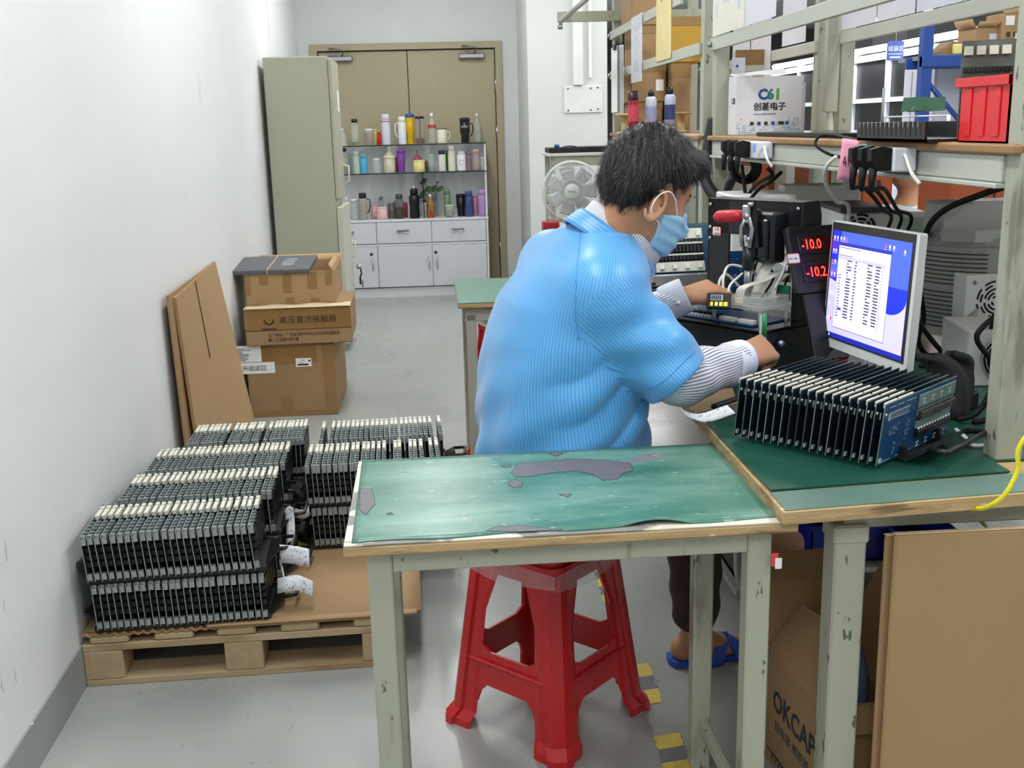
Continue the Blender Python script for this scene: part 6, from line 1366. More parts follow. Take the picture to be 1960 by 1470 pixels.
for k, (y, l_) in enumerate(((7.0, 1.25), (8.35, 1.2), (9.8, 1.2))):
    t = thing('strip_lamp', ('nearest', 'middle', 'farthest')[k]+' lit white strip lamp above the white window frames', 'lamp', (3.25, y, 1.868), 0, 'strip lamps above the window frames')
    b = MB(); b.box((-.03, -l_/2, -.006), (.03, l_/2, .03), white_metal); b.build('lamp_housing', t); b = MB(); b.cyl((-.045, -l_/2+.02, .012), (-.045, l_/2-.02, .012), .022, tube_glow, 10); b.build('lamp_tube', t)
    ld = bpy.data.lights.new('tube_light', 'AREA'); ld.shape = 'RECTANGLE'; ld.size = l_; ld.size_y = .06; ld.energy = 6; lo = bpy.data.objects.new('tube_light', ld); C.objects.link(lo); lo.parent = t; lo.matrix_local = Matrix.Translation((-.09, 0, .0)) @ Matrix.Rotation(PI/2, 4, 'Z') @ Matrix.Rotation(-.35, 4, 'X')
t = thing('white_cabinet', 'lilac-white cabinet door beside the blue racking post', 'cabinet', (2.92, 6.35, 1.18)); b = MB(); b.box((0, 0, 0), (.02, .42, .52), m_pwh); b.box((-.002, .30, .04), (.0, .31, .48), m_cabg); b.build('cabinet_door_panel', t)
b = MB(); b.box((.02, 0, -1.18), (.2, .42, .52), m_wf); b.build('cabinet_body', t)
# blue sign hanging
p = aty(1714, 97, 7.0); t = thing('hanging_sign', 'small blue hanging sign with white characters above the strip lamps', 'sign', p)
b = MB(); b.box((-.055, 0, -.06), (.055, .006, .06), mat('sign_blue', '2E4C9E', .4)); b.build('sign_board', t); b = MB(); b.cyl((0, .003, .06), (0, .003, CEIL-p.z), .003, m_cabg, 5); b.build('hanger', t)
text('lettering', '组装区', .036, m_wht, t, Matrix.Translation((-.05, -.001, 0)) @ Matrix.Rotation(PI/2, 4, 'X')); b = MB(); b.box((-.045, -.001, -.022), (.045, 0, -.018), m_wht); b.box((-.035, -.001, -.044), (.035, 0, -.036), m_wht); b.build('sign_marks', t)
# blue racking with cartons
m_rack = mat('racking_blue', '2A4C9A', .35, var=.05)
t = thing('blue_racking', 'blue steel racking with a white-topped post, carrying open cartons', 'rack', (2.70, 6.0, 0))
for x, y in ((0, 0), (1.5, 0), (1.5, .17)): b = MB(); b.box((x-.03, y-.03, 0), (x+.03, y+.03, 1.90), m_rack, bev=.003); b.box((x-.018, y-.018, 1.90), (x+.018, y+.018, 2.06), m_wht); b.build('post', t)
b = MB(); b.box((-.03, -.04, 1.655), (1.5, .01, 1.72), m_rack, bev=.006); b.box((-.03, .17, 1.655), (1.5, .20, 1.72), m_rack, bev=.004); b.build('beam', t)
b = MB(); b.box((0, -.02, 1.70), (1.5, .36, 1.722), mat('racking_deck', '8E9096', .5)); b.build('deck', t)
b = MB(); b.tube([(0, 0, 1.60), (.28, .0, 1.30)], .014, m_rack, 6); b.build('brace', t)
zr = 1.723
p = aty(1882, 95, 6.1); t = carton((p.x, 6.15, zr), .16, .18, .14, .1, 'open brown carton with raised flaps on the blue racking', open_=True)
b = MB(); b.grid(lambda u, v: (-.08-.03*v, -.09+.18*u, .14+.05*v), 3, 2, m_cardi, thick=.004); b.grid(lambda u, v: (.08+.03*v, -.09+.18*u, .14+.07*v), 3, 2, m_cardd, thick=.004); b.grid(lambda u, v: (-.08+.16*u, -.09-.03*v, .14+.03*v), 3, 2, m_cardi, thick=.004); b.build('flap', t)
b = MB(); b.box((-.0, -.094, .04), (.045, -.0905, .11), m_pgrey); b.build('paper_label', t)
p = aty(1938, 95, 6.05); t = carton((p.x, 6.12, zr), .17, .18, .215, .06, 'taller printed carton at the end of the blue racking', ma=m_card)
b = MB(); b.box((-.07, -.094, .15), (-.02, -.0905, .20), m_paper); [b.box((-.06+.04*k, -.093, .09), (-.04+.04*k, -.0905, .115), m_print) for k in range(3)]; b.build('printed_marks', t)
b = MB(); b.grid(lambda u, v: (-.085+.17*u, -.09+.09*v, .215+.06*math.sin(PI*v*.9)), 3, 4, m_cardi, thick=.004); b.build('flap', t)
p = aty(1820, 98, 6.1); t = thing('folded_cardboard', 'brown and red flattened cardboard lying on the blue racking', 'cardboard', (p.x, 6.05, zr)); b = MB(); b.prism([(-.14, 0), (.0, .0), (.09, .0), (.05, .06), (-.02, .075), (-.06, .04)], (0, .15), m_cardd, T=Matrix.Rotation(PI/2, 4, 'X') @ Matrix.Translation((0, 0, -.15))); b.build('cardboard', t)
p = aty(1842, 92, 5.98); t = thing('yellow_packet', 'pale yellow packet on the blue racking beside the folded cardboard', 'packet', (p.x, 5.99, zr)); b = MB(); b.box((-.035, 0, 0), (.035, .04, .055), mat('packet_yellow', 'E4DC86', .5, var=.15, ns=40), bev=.006); b.build('packet', t)
p = aty(1855, 92, 6.3); t = boxthing('clear_tub', 'clear plastic tub behind the yellow packet', 'tub', (p.x, 6.3, zr), (.16, .15, .075), m_film2, body='tub_body')
# tables with equipment further away
def far_table(x, y, w_, d, label):
    t = thing('work_table', label, 'table', (x, y, 0)); b = MB(); b.box((0, 0, .73), (w_, d, .76), m_wf); b.build('tabletop', t)
    for a in (0, w_-.05):
        for c in (0, d-.05): b = MB(); b.box((a, c, 0), (a+.05, c+.05, .73), m_frame); b.build('leg', t)
    return t
far_table(1.64, 2.6, .34, 4.2, 'long white-topped bench across the aisle of cables, where the other worker sits')
far_table(4.2, 7.5, 1.2, 3, 'white bench far back in the hall beyond the window frames')
boxthing('dark_machine', 'dark machine standing far back against the grey wall, above the window frames', 'machine', (4.75, 11.0, .0), (.9, .6, 2.45), mat('machine_dark', '2C2C30', .5))
boxthing('dark_machine', 'lower dark box beside the dark machine far back', 'machine', (4.35, 10.9, .0), (.36, .5, 2.22), mat('machine_dark2', '3A3A3E', .5))
boxthing('far_partition', 'mid-grey partition panel far back behind the second rack', 'partition', (2.6, 13.0, 0), (2.6, .1, 2.05), mat('partition_grey', '77767A', .6))
boxthing('tan_cardboard_sheet', 'tan cardboard sheet seen between the rack posts beyond', 'cardboard', (3.65, 9.0, 0), (.5, .05, 1.55), m_card)
# orange-brown cartons behind the worker opposite
m_oc = mat('carton_orange_brown', '9A4A22', .6, var=.08, ns=6)
def ocart(px, Y_, w_, h, z, label):
    p = aty(px, 380, Y_); t = carton((p.x, Y_+.15, z), w_, .3, h, 0, label, ma=m_oc)
    b = MB(); [b.box((w_*.2, -.152, h*(.15+.22*k)), (w_*.28, -.1505, h*(.27+.22*k)), m_ink) for k in range(3)]; b.box((-w_*.06, -.152, 0), (-w_*.04, -.1505, h), m_ink); b.build('printed_marks', t); return t
ocart(1912, 4.2, .40, .42, .761, 'orange-brown carton right of the other worker, behind the grey instrument')
ocart(1655, 4.9, .26, .50, .761, 'orange-brown carton behind the hanging white note')
ocart(1590, 5.0, .16, .50, .761, 'narrow orange-brown carton next to the grey panel top')
ocart(1475, 5.6, .16, .45, .761, 'orange-brown carton seen above the white instrument')
ocart(1745, 3.45, .20, .30, .761, 'dark orange carton just right of the spreadsheet monitor')
t = thing('paper_box', 'pale beige box under the shelf, behind the coiled cable', 'box', (aty(1400, 350, 5.2).x, 5.2, .761)); b = MB(); b.box((0, 0, 0), (.10, .2, .42), mat('box_beige', 'C9BCA8', .6)); b.build('box_body', t)
t = boxthing('grey_column_case', 'light grey upright case between orange cartons under the shelf', 'case', (aty(1505, 340, 5.4).x, 5.4, .761), (.16, .2, .50), m_gil)
t = boxthing('grey_column_case', 'second light grey upright case with a white plug symbol under the shelf', 'case', (aty(1555, 340, 5.4).x, 5.4, .761), (.14, .2, .50), m_gil)
# the worker opposite
O2 = aty(1752, 375, 5.0); O2 = np.array([O2.x, 5.0, -.085])
f_ = Field(O2+[-.32, -.30, .45], O2+[.34, .32, 1.50], .011)
f_.ell(O2+[-.05, 0, 1.27], (.10, .08, .12), None, .0); f_.cone(O2+[-.03, 0, 1.18], O2+[0, 0, 1.05], .055, .06, .03); f_.cone(O2+[-.14, 0, 1.24], O2+[-.155, 0, 1.22], .012, .012, .02)
f_.chain([O2+[.0, 0, .55], O2+[0, 0, 1.0]], [.12, .13], .05); f_.chain([O2+[0, -.1, 1.0], O2+[0, -.20, .97], O2+[-.12, -.24, .80], O2+[-.28, -.16, .80]], [.05, .05, .04, .03], .03)
pw = f_.mesh('person', m_skin, None, origin=O2); pw.location = O2.tolist(); tag(pw, 'other worker in blue coat with a cream hood, half hidden behind the shelf beam', 'person')
f_ = Field(O2+[-.32, -.34, .42], O2+[.34, .34, 1.2], .011)
f_.chain([O2+[.02, 0, .50], O2+[.0, 0, .95]], [.18, .16], .05); f_.cone(O2+[0, -.16, .95], O2+[0, .16, .95], .095, None, .05); f_.chain([O2+[0, -.19, .95], O2+[-.10, -.24, .80], O2+[-.24, -.18, .80]], [.085, .07, .05], .03)
sl, X_, Y_, Z_ = f_.sub(O2+[-.3, -.34, .4], O2+[.34, .34, 1.2]); f_.F[sl] -= (.005*np.sin(X_*60+Y_*30+Z_*25)).astype(np.float32)
f_.mesh('work_coat', mat('coat_blue_far', '5FAEE6', .5, var=.06), pw, origin=O2)
b = MB(Matrix.Translation((0, 0, 1.07))); b.tube([(.10*math.cos(a)-.0, .115*math.sin(a), .045*math.cos(a)) for a in [i*PI/10 for i in range(20)]], .026, mat('hood_cream', 'DED8C4', .8, bump=.2), 8, closed=True); b.build('hood_collar', pw)
f_ = Field(O2+[-.2, -.14, 1.1], O2+[.12, .14, 1.48], .011); f_.ell(O2+[-.035, 0, 1.305], (.112, .092, .115), None, .0); sl, X_, Y_, Z_ = f_.sub(f_.lo, O2+[.12, .14, 1.48]); f_.F[sl] = np.maximum(f_.F[sl], (1.27-Z_-(X_-O2[0]-.02)*.7*(X_ > O2[0]-.2)).astype(np.float32)); f_.mesh('hair', m_hair if 'm_hair' in globals() else m_blk, pw, origin=O2)
# ------------------------------------------------------------------ under the bench
cA, cB = atz(1483, 1251, .27), atz(1574, 1358, .27)
dy = (cA-cB).normalized(); dx = Vector((dy.y, -dy.x, 0)); dx = dx if dx.x > 0 else -dx
CW, CD, CH = .155, (cA-cB).length+.03, .27
M = Matrix.Identity(4); o_ = cB+dy*.0
for i in range(3): M[i][0] = dx[i]; M[i][1] = dy[i]
M[0][3], M[1][3] = o_.x, o_.y
t = thing('open_carton', 'open brown carton with dark blue lettering on its side, under the workbench', 'box', M=M)
e = .006; b = MB(); b.box((0, 0, 0), (e, CD, CH), m_cardd); b.box((CW-e, 0, 0), (CW, CD, CH), m_cardd); b.box((e, 0, 0), (CW-e, e, CH), m_cardd); b.box((e, CD-e, 0), (CW-e, CD, CH), m_cardd); b.box((e, e, 0), (CW-e, CD-e, e), m_cardd); b.build('carton_body', t)
m_cardk = mat('cardboard_deep_brown', '8E6B45', .75, var=.06, ns=4)  # deeper brown board of the carton and sheet at the back
for P in ([(0, 0, CH), (0, CD, CH), (.07, CD-.02, CH+.10), (.07, .02, CH+.14)], [(0, CD, CH), (CW, CD, CH), (CW+.02, CD+.05, CH+.20), (-.02, CD+.05, CH+.20)], [(CW, CD, CH), (CW, 0, CH), (CW+.10, .02, CH+.15), (CW+.10, CD, CH+.18)], [(0, 0, CH), (CW, 0, CH), (CW-.01, -.022, CH-.05), (.01, -.022, CH-.05)]):
    b = MB(); q = [Vector(p) for p in P]; b.grid(lambda u, v: tuple(q[0].lerp(q[1], u).lerp(q[3].lerp(q[2], u), v)), 4, 4, m_cardd, thick=.005, smooth=False); b.build('flap', t)
m_okc = mat('print_navy', '1E2C3C', .6)
TX = Matrix.Translation((-.0008, CD-.030, .142)) @ Matrix.Rotation(-PI/2, 4, 'Z') @ Matrix.Rotation(PI/2, 4, 'X')
text('lettering', 'OKCAP', .070, m_okc, t, TX, w=.9, bold=.0012); text('lettering', '好电容·奥凯普', .028, mat('print_grey_blue', '4C5458', .6), t, Matrix.Translation((0, -.012, -.045)) @ TX)
b = MB(); b.box((-.001, CD-.10, .03), (0, CD-.005, .032), m_okc); b.box((-.001, CD-.10, .0), (0, CD-.098, .03), m_okc); b.build('printed_frame', t); text('lettering', 'CYZEN', .026, m_okc, t, Matrix.Translation((0, .0, -.125)) @ TX)
o = MB(); o.box((.06, -.0015, .01), (.19, 0, .10), m_paper); o = o.build('paper_label', t); b = MB(); [b.box((.062, -.0025, .048+.014*k), (.148, -.0015, .0492+.014*k), m_ink) for k in range(5)]; b.box((.095, -.0025, .04), (.0962, -.0015, .12), m_ink); b.build('printed_lines', o)
text('lettering', 'CUSTOMER: CLOUDVE', .007, m_ink, o, Matrix.Translation((.063, -.0027, .122)) @ Matrix.Rotation(PI/2, 4, 'X'))
q = t; t = thing('blue_roll', 'pale blue rolled sheet inside the open lettered carton', 'roll', (o_+dx*.125+dy*.10).to_tuple()); t.location.z = .008
b = MB(); b.tube(spline([(0, 0, .0), (0, 0, .22), (.0, .01, .28), (-.005, .03, .31)], 6), .022, mat('roll_pale_blue', '5E7A98', .4, var=.1), 12); b.build('roll', t)
# flattened cardboard leaning on the bench front
for k, (dx_, dy_, lab) in enumerate(((0, 0, 'large clean flattened carton standing upright at the near end of the bench'), (-.010, .016, 'second flattened carton directly behind the large upright one'))):
    tl = aty(1719, 1022, 1.70); t = thing('flattened_carton', lab, 'cardboard', (tl.x-.004+dx_, 1.70+dy_, 0)); b = MB(); hgt = tl.z-.002-.008*k
    b.box((0, 0, 0), (.75, .011, hgt), m_card if k == 0 else m_cardd, bev=.004); b.build('folded_sheet', t)
    b = MB(); b.box((.0, .0005, hgt), (.75, .0105, hgt+.0015), m_carde); b.build('cut_edge', t)
# bins and boards deeper under the bench
def bin_(x, y, z, w_, d, h, label, ma, rz=0):
    t = thing('blue_bin', label, 'bin', (x, y, z), rz); e = .004; b = MB()
    b.box((0, 0, 0), (w_, e, h), ma); b.box((0, d-e, 0), (w_, d, h), ma); b.box((0, 0, 0), (e, d, h), ma); b.box((w_-e, 0, 0), (w_, d, h), ma); b.box((0, 0, 0), (w_, d, e), ma); b.build('bin_body', t)
    b = MB(); b.box((-.006, -.006, h-.012), (w_+.006, .0, h), ma); b.box((-.006, 0, h-.012), (0, d, h), ma); b.build('rim', t); return t
m_bb = mat('bin_blue', '1E2E9C', .35, var=.05)
sh = thing('low_shelf', 'grey slatted low shelf under the bench carrying blue bins', 'shelf', (1.01, 2.75, 0)); b = MB(); b.box((0, 0, .145), (.58, .5, .16), m_framew, bev=.003); b.build('shelf_plate', sh)
for x in (0, .55):
    for y in (0, .47): b = MB(); b.box((x, y, 0), (x+.03, y+.03, .145), m_framew); b.build('leg', sh)
bin_(1.015, 2.80, .161, .22, .3, .11, 'dark blue bin on the low shelf behind the bare ankle', m_bb); bin_(1.24, 2.72, .161, .18, .3, .10, 'dark blue bin farther right on the low shelf, by the flattened carton', m_bb)
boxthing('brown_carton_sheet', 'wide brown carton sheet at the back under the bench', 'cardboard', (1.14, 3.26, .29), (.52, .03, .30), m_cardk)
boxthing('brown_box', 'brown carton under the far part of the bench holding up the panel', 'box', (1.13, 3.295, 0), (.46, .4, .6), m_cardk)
cb_ = thing('computer_tower', 'black computer tower in a white floor holder under the bench', 'computer', (.83, 2.92, 0))
b = MB(); b.box((.025, 0, .03), (.155, .42, .40), m_bkg, bev=.004); b.build('tower_case', cb_)
b = MB(); b.box((.0, -.02, .10), (.17, -.005, .16), m_frame, bev=.002); b.box((.0, -.02, .02), (.02, .44, .04), m_frame); b.box((.15, -.02, .02), (.17, .44, .04), m_frame); b.tube(spline([(.01, -.01, .34), (.0, -.015, .2), (.005, -.02, .08), (.04, -.02, .03), (.16, -.02, .03)], 5), .010, m_framew, 6); b.build('tower_holder', cb_)
t = thing('spiral_ground_lead', 'light blue coiled grounding cord across the tower holder', 'cord', (.84, 2.885, .15)); b = MB(); b.tube([(.15*i/160, -.018+.009*math.cos(i*.9), -.02*math.sin(PI*i/160)+.009*math.sin(i*.9)) for i in range(161)], .0022, mat('cord_blue', '5A9AD8', .4), 5); b.build('cord', t)
t = thing('tape_tag', 'small red and white tape tag stuck on the near table leg', 'tag', aty(1484, 1070, 1.70)); b = MB(); b.box((-.008, -.004, -.012), (.004, 0, .012), mat('tag_red', 'D84050', .4)); b.box((-.002, -.007, -.016), (.010, -.004, .004), m_paper, bev=.001); b.build('tag', t)
# hazard tape on the floor
m_ty = mat('tape_yellow', 'D8C45A', .6, var=.12, ns=30); m_tg = mat('tape_grey', '77777A', .6, var=.1, ns=30)
for k, (x, a, c, n, lab) in enumerate(((.47, 3.24, 2.83, 7, 'worn yellow and grey hazard tape strip on the floor seen through the red stool'), (.468, 2.56, 2.36, 3, 'short worn piece of hazard tape beside the stool foot'), (.475, 2.22, 1.95, 5, 'yellow and grey hazard tape by the foot of the near table leg'))):
    t = thing('floor_tape', lab, 'tape', (x, c, .0005), -.02, 'hazard tape pieces on the floor'); seg = (a-c)/n; rg = random.Random(k+3)
    for m__, off, nm in ((m_ty, 0, 'yellow_band'), (m_tg, 1, 'grey_band')):
        for i in range(off, n, 2):
            b = MB(); y0, y1 = seg*i, seg*(i+1); L_ = [(-.035+.007*rg.random(), y0+(y1-y0)*j/5) for j in range(6)]; R_ = [(.035-.007*rg.random(), y0+(y1-y0)*j/5+.012) for j in range(6)]
            b.prism(L_+R_[::-1], .0012, m__); b.build(nm, t)
# ------------------------------------------------------------------ the seated worker, in place
ORG = np.array([.22, 2.38, .46])
# joints
SR, ER = np.array([.345, 2.225, 1.050]), np.array([.49, 2.21, .858]); WR = np.array(aty(1418, 688, 2.34))
SL, EL, WL = np.array([.275, 2.575, 1.075]), np.array([.39, 2.70, .865]), np.array([.602, 2.665, .968])
HC = np.array([.456, 2.36, 1.258])                 # middle of the head
yaw, pit = math.radians(27), math.radians(25)
hf = np.array([math.cos(yaw)*math.cos(pit), math.sin(yaw)*math.cos(pit), -math.sin(pit)])
hs = nrmz(np.cross(hf, [0, 0, 1])); hu = np.cross(hs, hf)      # hs: his right, towards the camera
roll = math.radians(4); hs, hu = hs*math.cos(roll)-hu*math.sin(roll), hu*math.cos(roll)+hs*math.sin(roll)
HM = np.stack([hf, hs, hu])
def hp_(x, y, z): return HC+hf*x+hs*y+hu*z
B = Field((.02, 2.05, .0), (1.02, 2.90, 1.44), .0042)
B.ell(hp_(-.008, 0, .030), (.097, .077, .088), HM, .0); B.ell(hp_(.030, 0, -.035), (.062, .060, .085), HM, .03)
B.ell(hp_(.045, 0, -.085), (.040, .040, .035), HM, .03)                       # chin
B.cone(hp_(.090, 0, -.005), hp_(.108, 0, -.040), .008, .012, .014)            # nose
B.cone(hp_(.080, .028, .018), hp_(.082, -.028, .018), .012, None, .018)       # brow
for sg in (1, -1):
    B.ell(hp_(.074, sg*.032, -.002), (.014, .015, .010), HM, .006, 'sub'); B.ell(hp_(.068, sg*.032, -.002), (.015, .014, .012), HM, .004)
    B.ell(hp_(.058, sg*.046, -.035), (.022, .018, .022), HM, .02)            # cheek
    # ear: rim, hollow and lobe
    E0 = hp_(-.026, sg*.077, -.040); er = [E0+hu*(.033*math.cos(a))+hf*(-.004+.019*math.sin(a))+hs*sg*(.010+.006*math.cos(a-1)) for a in [(-.4+i*.42) for i in range(12)]]
    for i in range(11): B.cone(er[-i-1], er[-i-2], .0045, None, .004)
    B.ell(E0+hs*sg*.004, (.014, .007, .026), HM, .006); B.ell(E0-hu*.026+hs*sg*.008+hf*.004, (.008, .006, .010), HM, .006)
NB = np.array([.372, 2.37, 1.145])
B.cone(NB-[.03, 0, .05], hp_(-.030, 0, -.035), .062, .055, .03); B.cone(NB, hp_(.02, 0, -.07), .05, .045, .03)
# trunk and limbs under the clothes keep the figure in one piece
B.chain([(.25, 2.38, .58), (.26, 2.38, .75), (.30, 2.38, .95), NB-[.04, 0, .08]], [.13, .12, .12, .08], .05)
B.chain([NB-[.03, 0, .06], SR, ER, WR], [.05, .055, .040, .026], .02); B.chain([NB-[.03, 0, .06], SL, EL, WL], [.05, .055, .040, .026], .02)
KR, AR = np.array([.64, 2.33, .56]), np.array([.86, 2.52, .345]); KL, AL = np.array([.61, 2.53, .50]), np.array([.628, 2.575, .085])
B.chain([(.26, 2.30, .56), KR, AR], [.07, .055, .034], .02); B.chain([(.25, 2.46, .56), KL, AL], [.07, .055, .036], .02)
def hand(W, d, nrm, curl, thumb, spread=.0, sc=1.):
    """palm, four unequal fingers bent at two knuckles, thumb from the side of the palm; d: palm direction, nrm: out of the back"""
    d = nrmz(d); nrm = nrmz(nrm-np.dot(nrm, d)*d); s_ = np.cross(d, nrm)*thumb[0]      # s_: towards the thumb
    pts = {}
    K = [W+d*.082*sc+s_*(.028-.019*i)*sc for i in range(4)]
    for i, kk in enumerate(K): B.cone(W+s_*(.012-.008*i), kk, .0145*sc, .0105*sc, .010)
    B.ell(W+d*.045*sc+s_*.002, (.045*sc, .034*sc, .014*sc), np.stack([d, s_, nrm]), .010)
    for i, (L1, L2, L3) in enumerate(((.040, .024, .020), (.044, .028, .021), (.041, .026, .020), (.031, .020, .018))):
        a = 0; p = K[i]; r = .0088 if i < 3 else .0076; dd = nrmz(d+s_*spread*(1.2-i*.8))
        for L, c_ in zip((L1, L2, L3), curl[i]):
            a += c_; q = p+(dd*math.cos(a)-nrm*math.sin(a))*L*sc; B.cone(p, q, r*sc, (r-.0011)*sc, .0035); p = q; r -= .0010
        pts[i] = p
    t0 = W+d*.018+s_*.024; t1 = t0+(d*thumb[1]+s_*thumb[2]-nrm*thumb[3])*.042*sc; t2 = t1+(d*thumb[4]+s_*thumb[5]-nrm*thumb[6])*.032*sc
    B.cone(W+d*.012+s_*.008, t0, .015*sc, .0145*sc, .01); B.cone(t0, t1, .0145*sc, .0115*sc, .008); B.cone(t1, t2, .0105*sc, .0092*sc, .004)
    return pts
# near hand: loose fist closed round the marker
dR = nrmz([.86, .42, .22]); nR = nrmz([.10, -.62, .72])
hand(WR, dR, nR, [(1.15, 1.35, .8), (1.2, 1.35, .8), (1.25, 1.35, .8), (1.3, 1.3, .8)], (-1, .75, .30, .55, .85, -.35, .45))
# far hand: reaching forward over the fixture, fingers bent down onto the module
dL = nrmz([.90, .12, .22]); nL = nrmz([-.10, -.25, .95])
hand(WL, dL, nL, [(.55, .75, .5), (.50, .70, .45), (.55, .75, .5), (.7, .8, .5)], (1, .80, .30, .35, .90, .0, .35))
# feet
def foot(A, d, up_, sc=1.):
    d = nrmz(d); up_ = nrmz(np.array(up_)-np.dot(up_, d)*d); sd = np.cross(d, up_)
    B.ell(A-d*.035-up_*.045, (.034, .032, .034), np.stack([d, sd, up_]), .02); B.cone(A-up_*.03, A+d*.12-up_*.062, .036, .022, .02); B.cone(A+d*.05-up_*.05+sd*.012, A+d*.14-up_*.066+sd*.02, .028, .018, .02); B.cone(A+d*.05-up_*.05-sd*.012, A+d*.13-up_*.066-sd*.022, .026, .016, .02)
    for i in range(5): a = -.034+.017*i; B.cone(A+d*.14-up_*.068+sd*a, A+d*(.178-.010*abs(i-(0 if sc > 0 else 4))*.9)-up_*.072+sd*a*1.1, .011, .0085 if i else .011, .004)
    return d, up_, sd
fL = foot(AL, [.97, .22, 0], [0, 0, 1]); fR = foot(AR, [.86, .10, -.45], [.45, 0, .86])
person = B.mesh('person', m_skin, None, origin=ORG, smooth=2); person.location = ORG.tolist()
tag(person, 'seated worker in sky blue coat, striped shirt and face mask, holding a green marker', 'person')
PT = Matrix.Translation((-ORG[0], -ORG[1], -ORG[2]))

# trousers
F_ = Field((.02, 2.10, .02), (1.0, 2.75, .78), .007)
F_.chain([(.25, 2.30, .57), KR+[-.01, 0, 0], AR+[-.12, -.09, .12]], [.105, .078, .060], .03); F_.chain([(.24, 2.46, .57), KL, AL+[0, 0, .06]], [.105, .080, .062], .03); F_.ell((.22, 2.38, .61), (.15, .185, .11), None, .04)
sl, X_, Y_, Z_ = F_.sub((.02, 2.1, .1), (1, 2.8, .5)); F_.F[sl] -= (.003*np.sin(Z_*70+X_*30+Y_*20)).astype(np.float32)
F_.mesh('trousers', m_trous, person, origin=ORG)
# slippers
def slipper(A, fr):
    d, up_, sd = fr; sd = sd; MM_ = Matrix.Identity(4)
    for i in range(3): MM_[i][0] = d[i]; MM_[i][1] = sd[i]; MM_[i][2] = up_[i]; MM_[i][3] = A[i]-ORG[i]
    b = MB(MM_); out = [(-.075, 0), (-.068, .028), (-.03, .036), (.04, .034), (.10, .046), (.15, .048), (.185, .030), (.195, 0), (.185, -.028), (.15, -.044), (.10, -.045), (.04, -.036), (-.03, -.036), (-.068, -.028)]
    b.prism(out, (-.100+.017, -.083+.012), m_slip_); b.prism([(x*1.02, y*1.05) for x, y in out], (-.083, -.066), m_slip_)
    for s_ in (1, -1):
        b.grid(lambda u, v: (.020+.035*v+(.085*(u if s_ > 0 else 1-u)), .054*math.cos(PI*u), -.082+.068*math.sin(PI*u)**.8-.10*(.02+.035*v+.085*(u if s_ > 0 else 1-u))), 16, 4, m_slip_, thick=.006)
    b.build('slipper', person)
slipper(AL, fL); slipper(AR, fR)

# coat: torso slices leaning forward, loose hem, short sleeves
CZ = np.array([.44, .50, .60, .72, .84, .94, 1.02, 1.09, 1.15, 1.20]); CX = np.array([.250, .252, .256, .256, .258, .272, .290, .314, .340, .36])
CA = np.array([.205, .200, .192, .186, .180, .172, .158, .128, .085, .05]); CB = np.array([.215, .215, .215, .222, .225, .225, .215, .185, .12, .07])   # depth and half-width
CY = np.array([2.375, 2.375, 2.38, 2.385, 2.39, 2.395, 2.395, 2.39, 2.38, 2.375])
tyaw = math.radians(16); tf = np.array([math.cos(tyaw), math.sin(tyaw)]); ts = np.array([math.sin(tyaw), -math.cos(tyaw)])
K_ = Field((.0, 2.02, .43), (.70, 2.86, 1.30), .0058)
sl, X_, Y_, Z_ = K_.sub((.0, 2.02, .43), (.70, 2.86, 1.30))
cx_, cy_, ca_, cb_ = (np.interp(Z_, CZ, v) for v in (CX, CY, CA, CB))
u_ = (X_-cx_)*tf[0]+(Y_-cy_)*tf[1]; w_ = (X_-cx_)*ts[0]+(Y_-cy_)*ts[1]
q_ = (np.abs(u_/ca_)**2.3+np.abs(w_/cb_)**2.3)**(1/2.3); an = np.arctan2(w_, u_)
D = (q_-1)*np.minimum(ca_, cb_)*.92
low = np.clip((.98-Z_)/.3, 0, 1)
fold = .0125*(np.abs(np.sin(33*(Z_-.30*u_+.10*w_)+1.3*np.sin(14*u_+3*Z_)))**.6-.6)*np.clip(1.3-abs(Z_-.80)/.13, 0, 1)*np.clip((u_+.13)*6, 0, 1)*np.clip(w_*8+.3, 0, 1) + .004*np.sin(an*9+Z_*14)*low + .004*np.sin(Z_*52+an*5)*low
D = D-fold; D = np.maximum(D, Z_-1.165); K_.merge(sl, D, .0)
K_.chain([NB-[.035, 0, .045], SR+[-.01, .02, .0]], [.082, .088], .045); K_.chain([NB-[.035, 0, .045], SL+[-.01, -.02, 0]], [.082, .082], .045)
K_.cone((.40, 2.36, .56), (.45, 2.30, .60), .07, .04, .05)      # coat front lifting over the lap
hemcut = K_.F; zz = K_.ax[2]; K_.F = np.maximum(K_.F, (.502-zz)[None, None, :]).astype(np.float32)
def torso_stripe(co):
    cx_, cy_ = np.interp(co[:, 2], CZ, CX), np.interp(co[:, 2], CZ, CY); u = (co[:, 0]-cx_)*tf[0]+(co[:, 1]-cy_)*tf[1]; w = (co[:, 0]-cx_)*ts[0]+(co[:, 1]-cy_)*ts[1]
    return np.arctan2(w, -u)*.205+5+.10*(co[:, 2]-1.0)*np.clip(w*4, -1, 1)
K_.ell((.43, 2.375, 1.185), (.125, .080, .058), np.stack([nrmz([.75, .0, -.66]), [0, 1., 0], nrmz([.66, 0, .75])]), .008, 'sub')
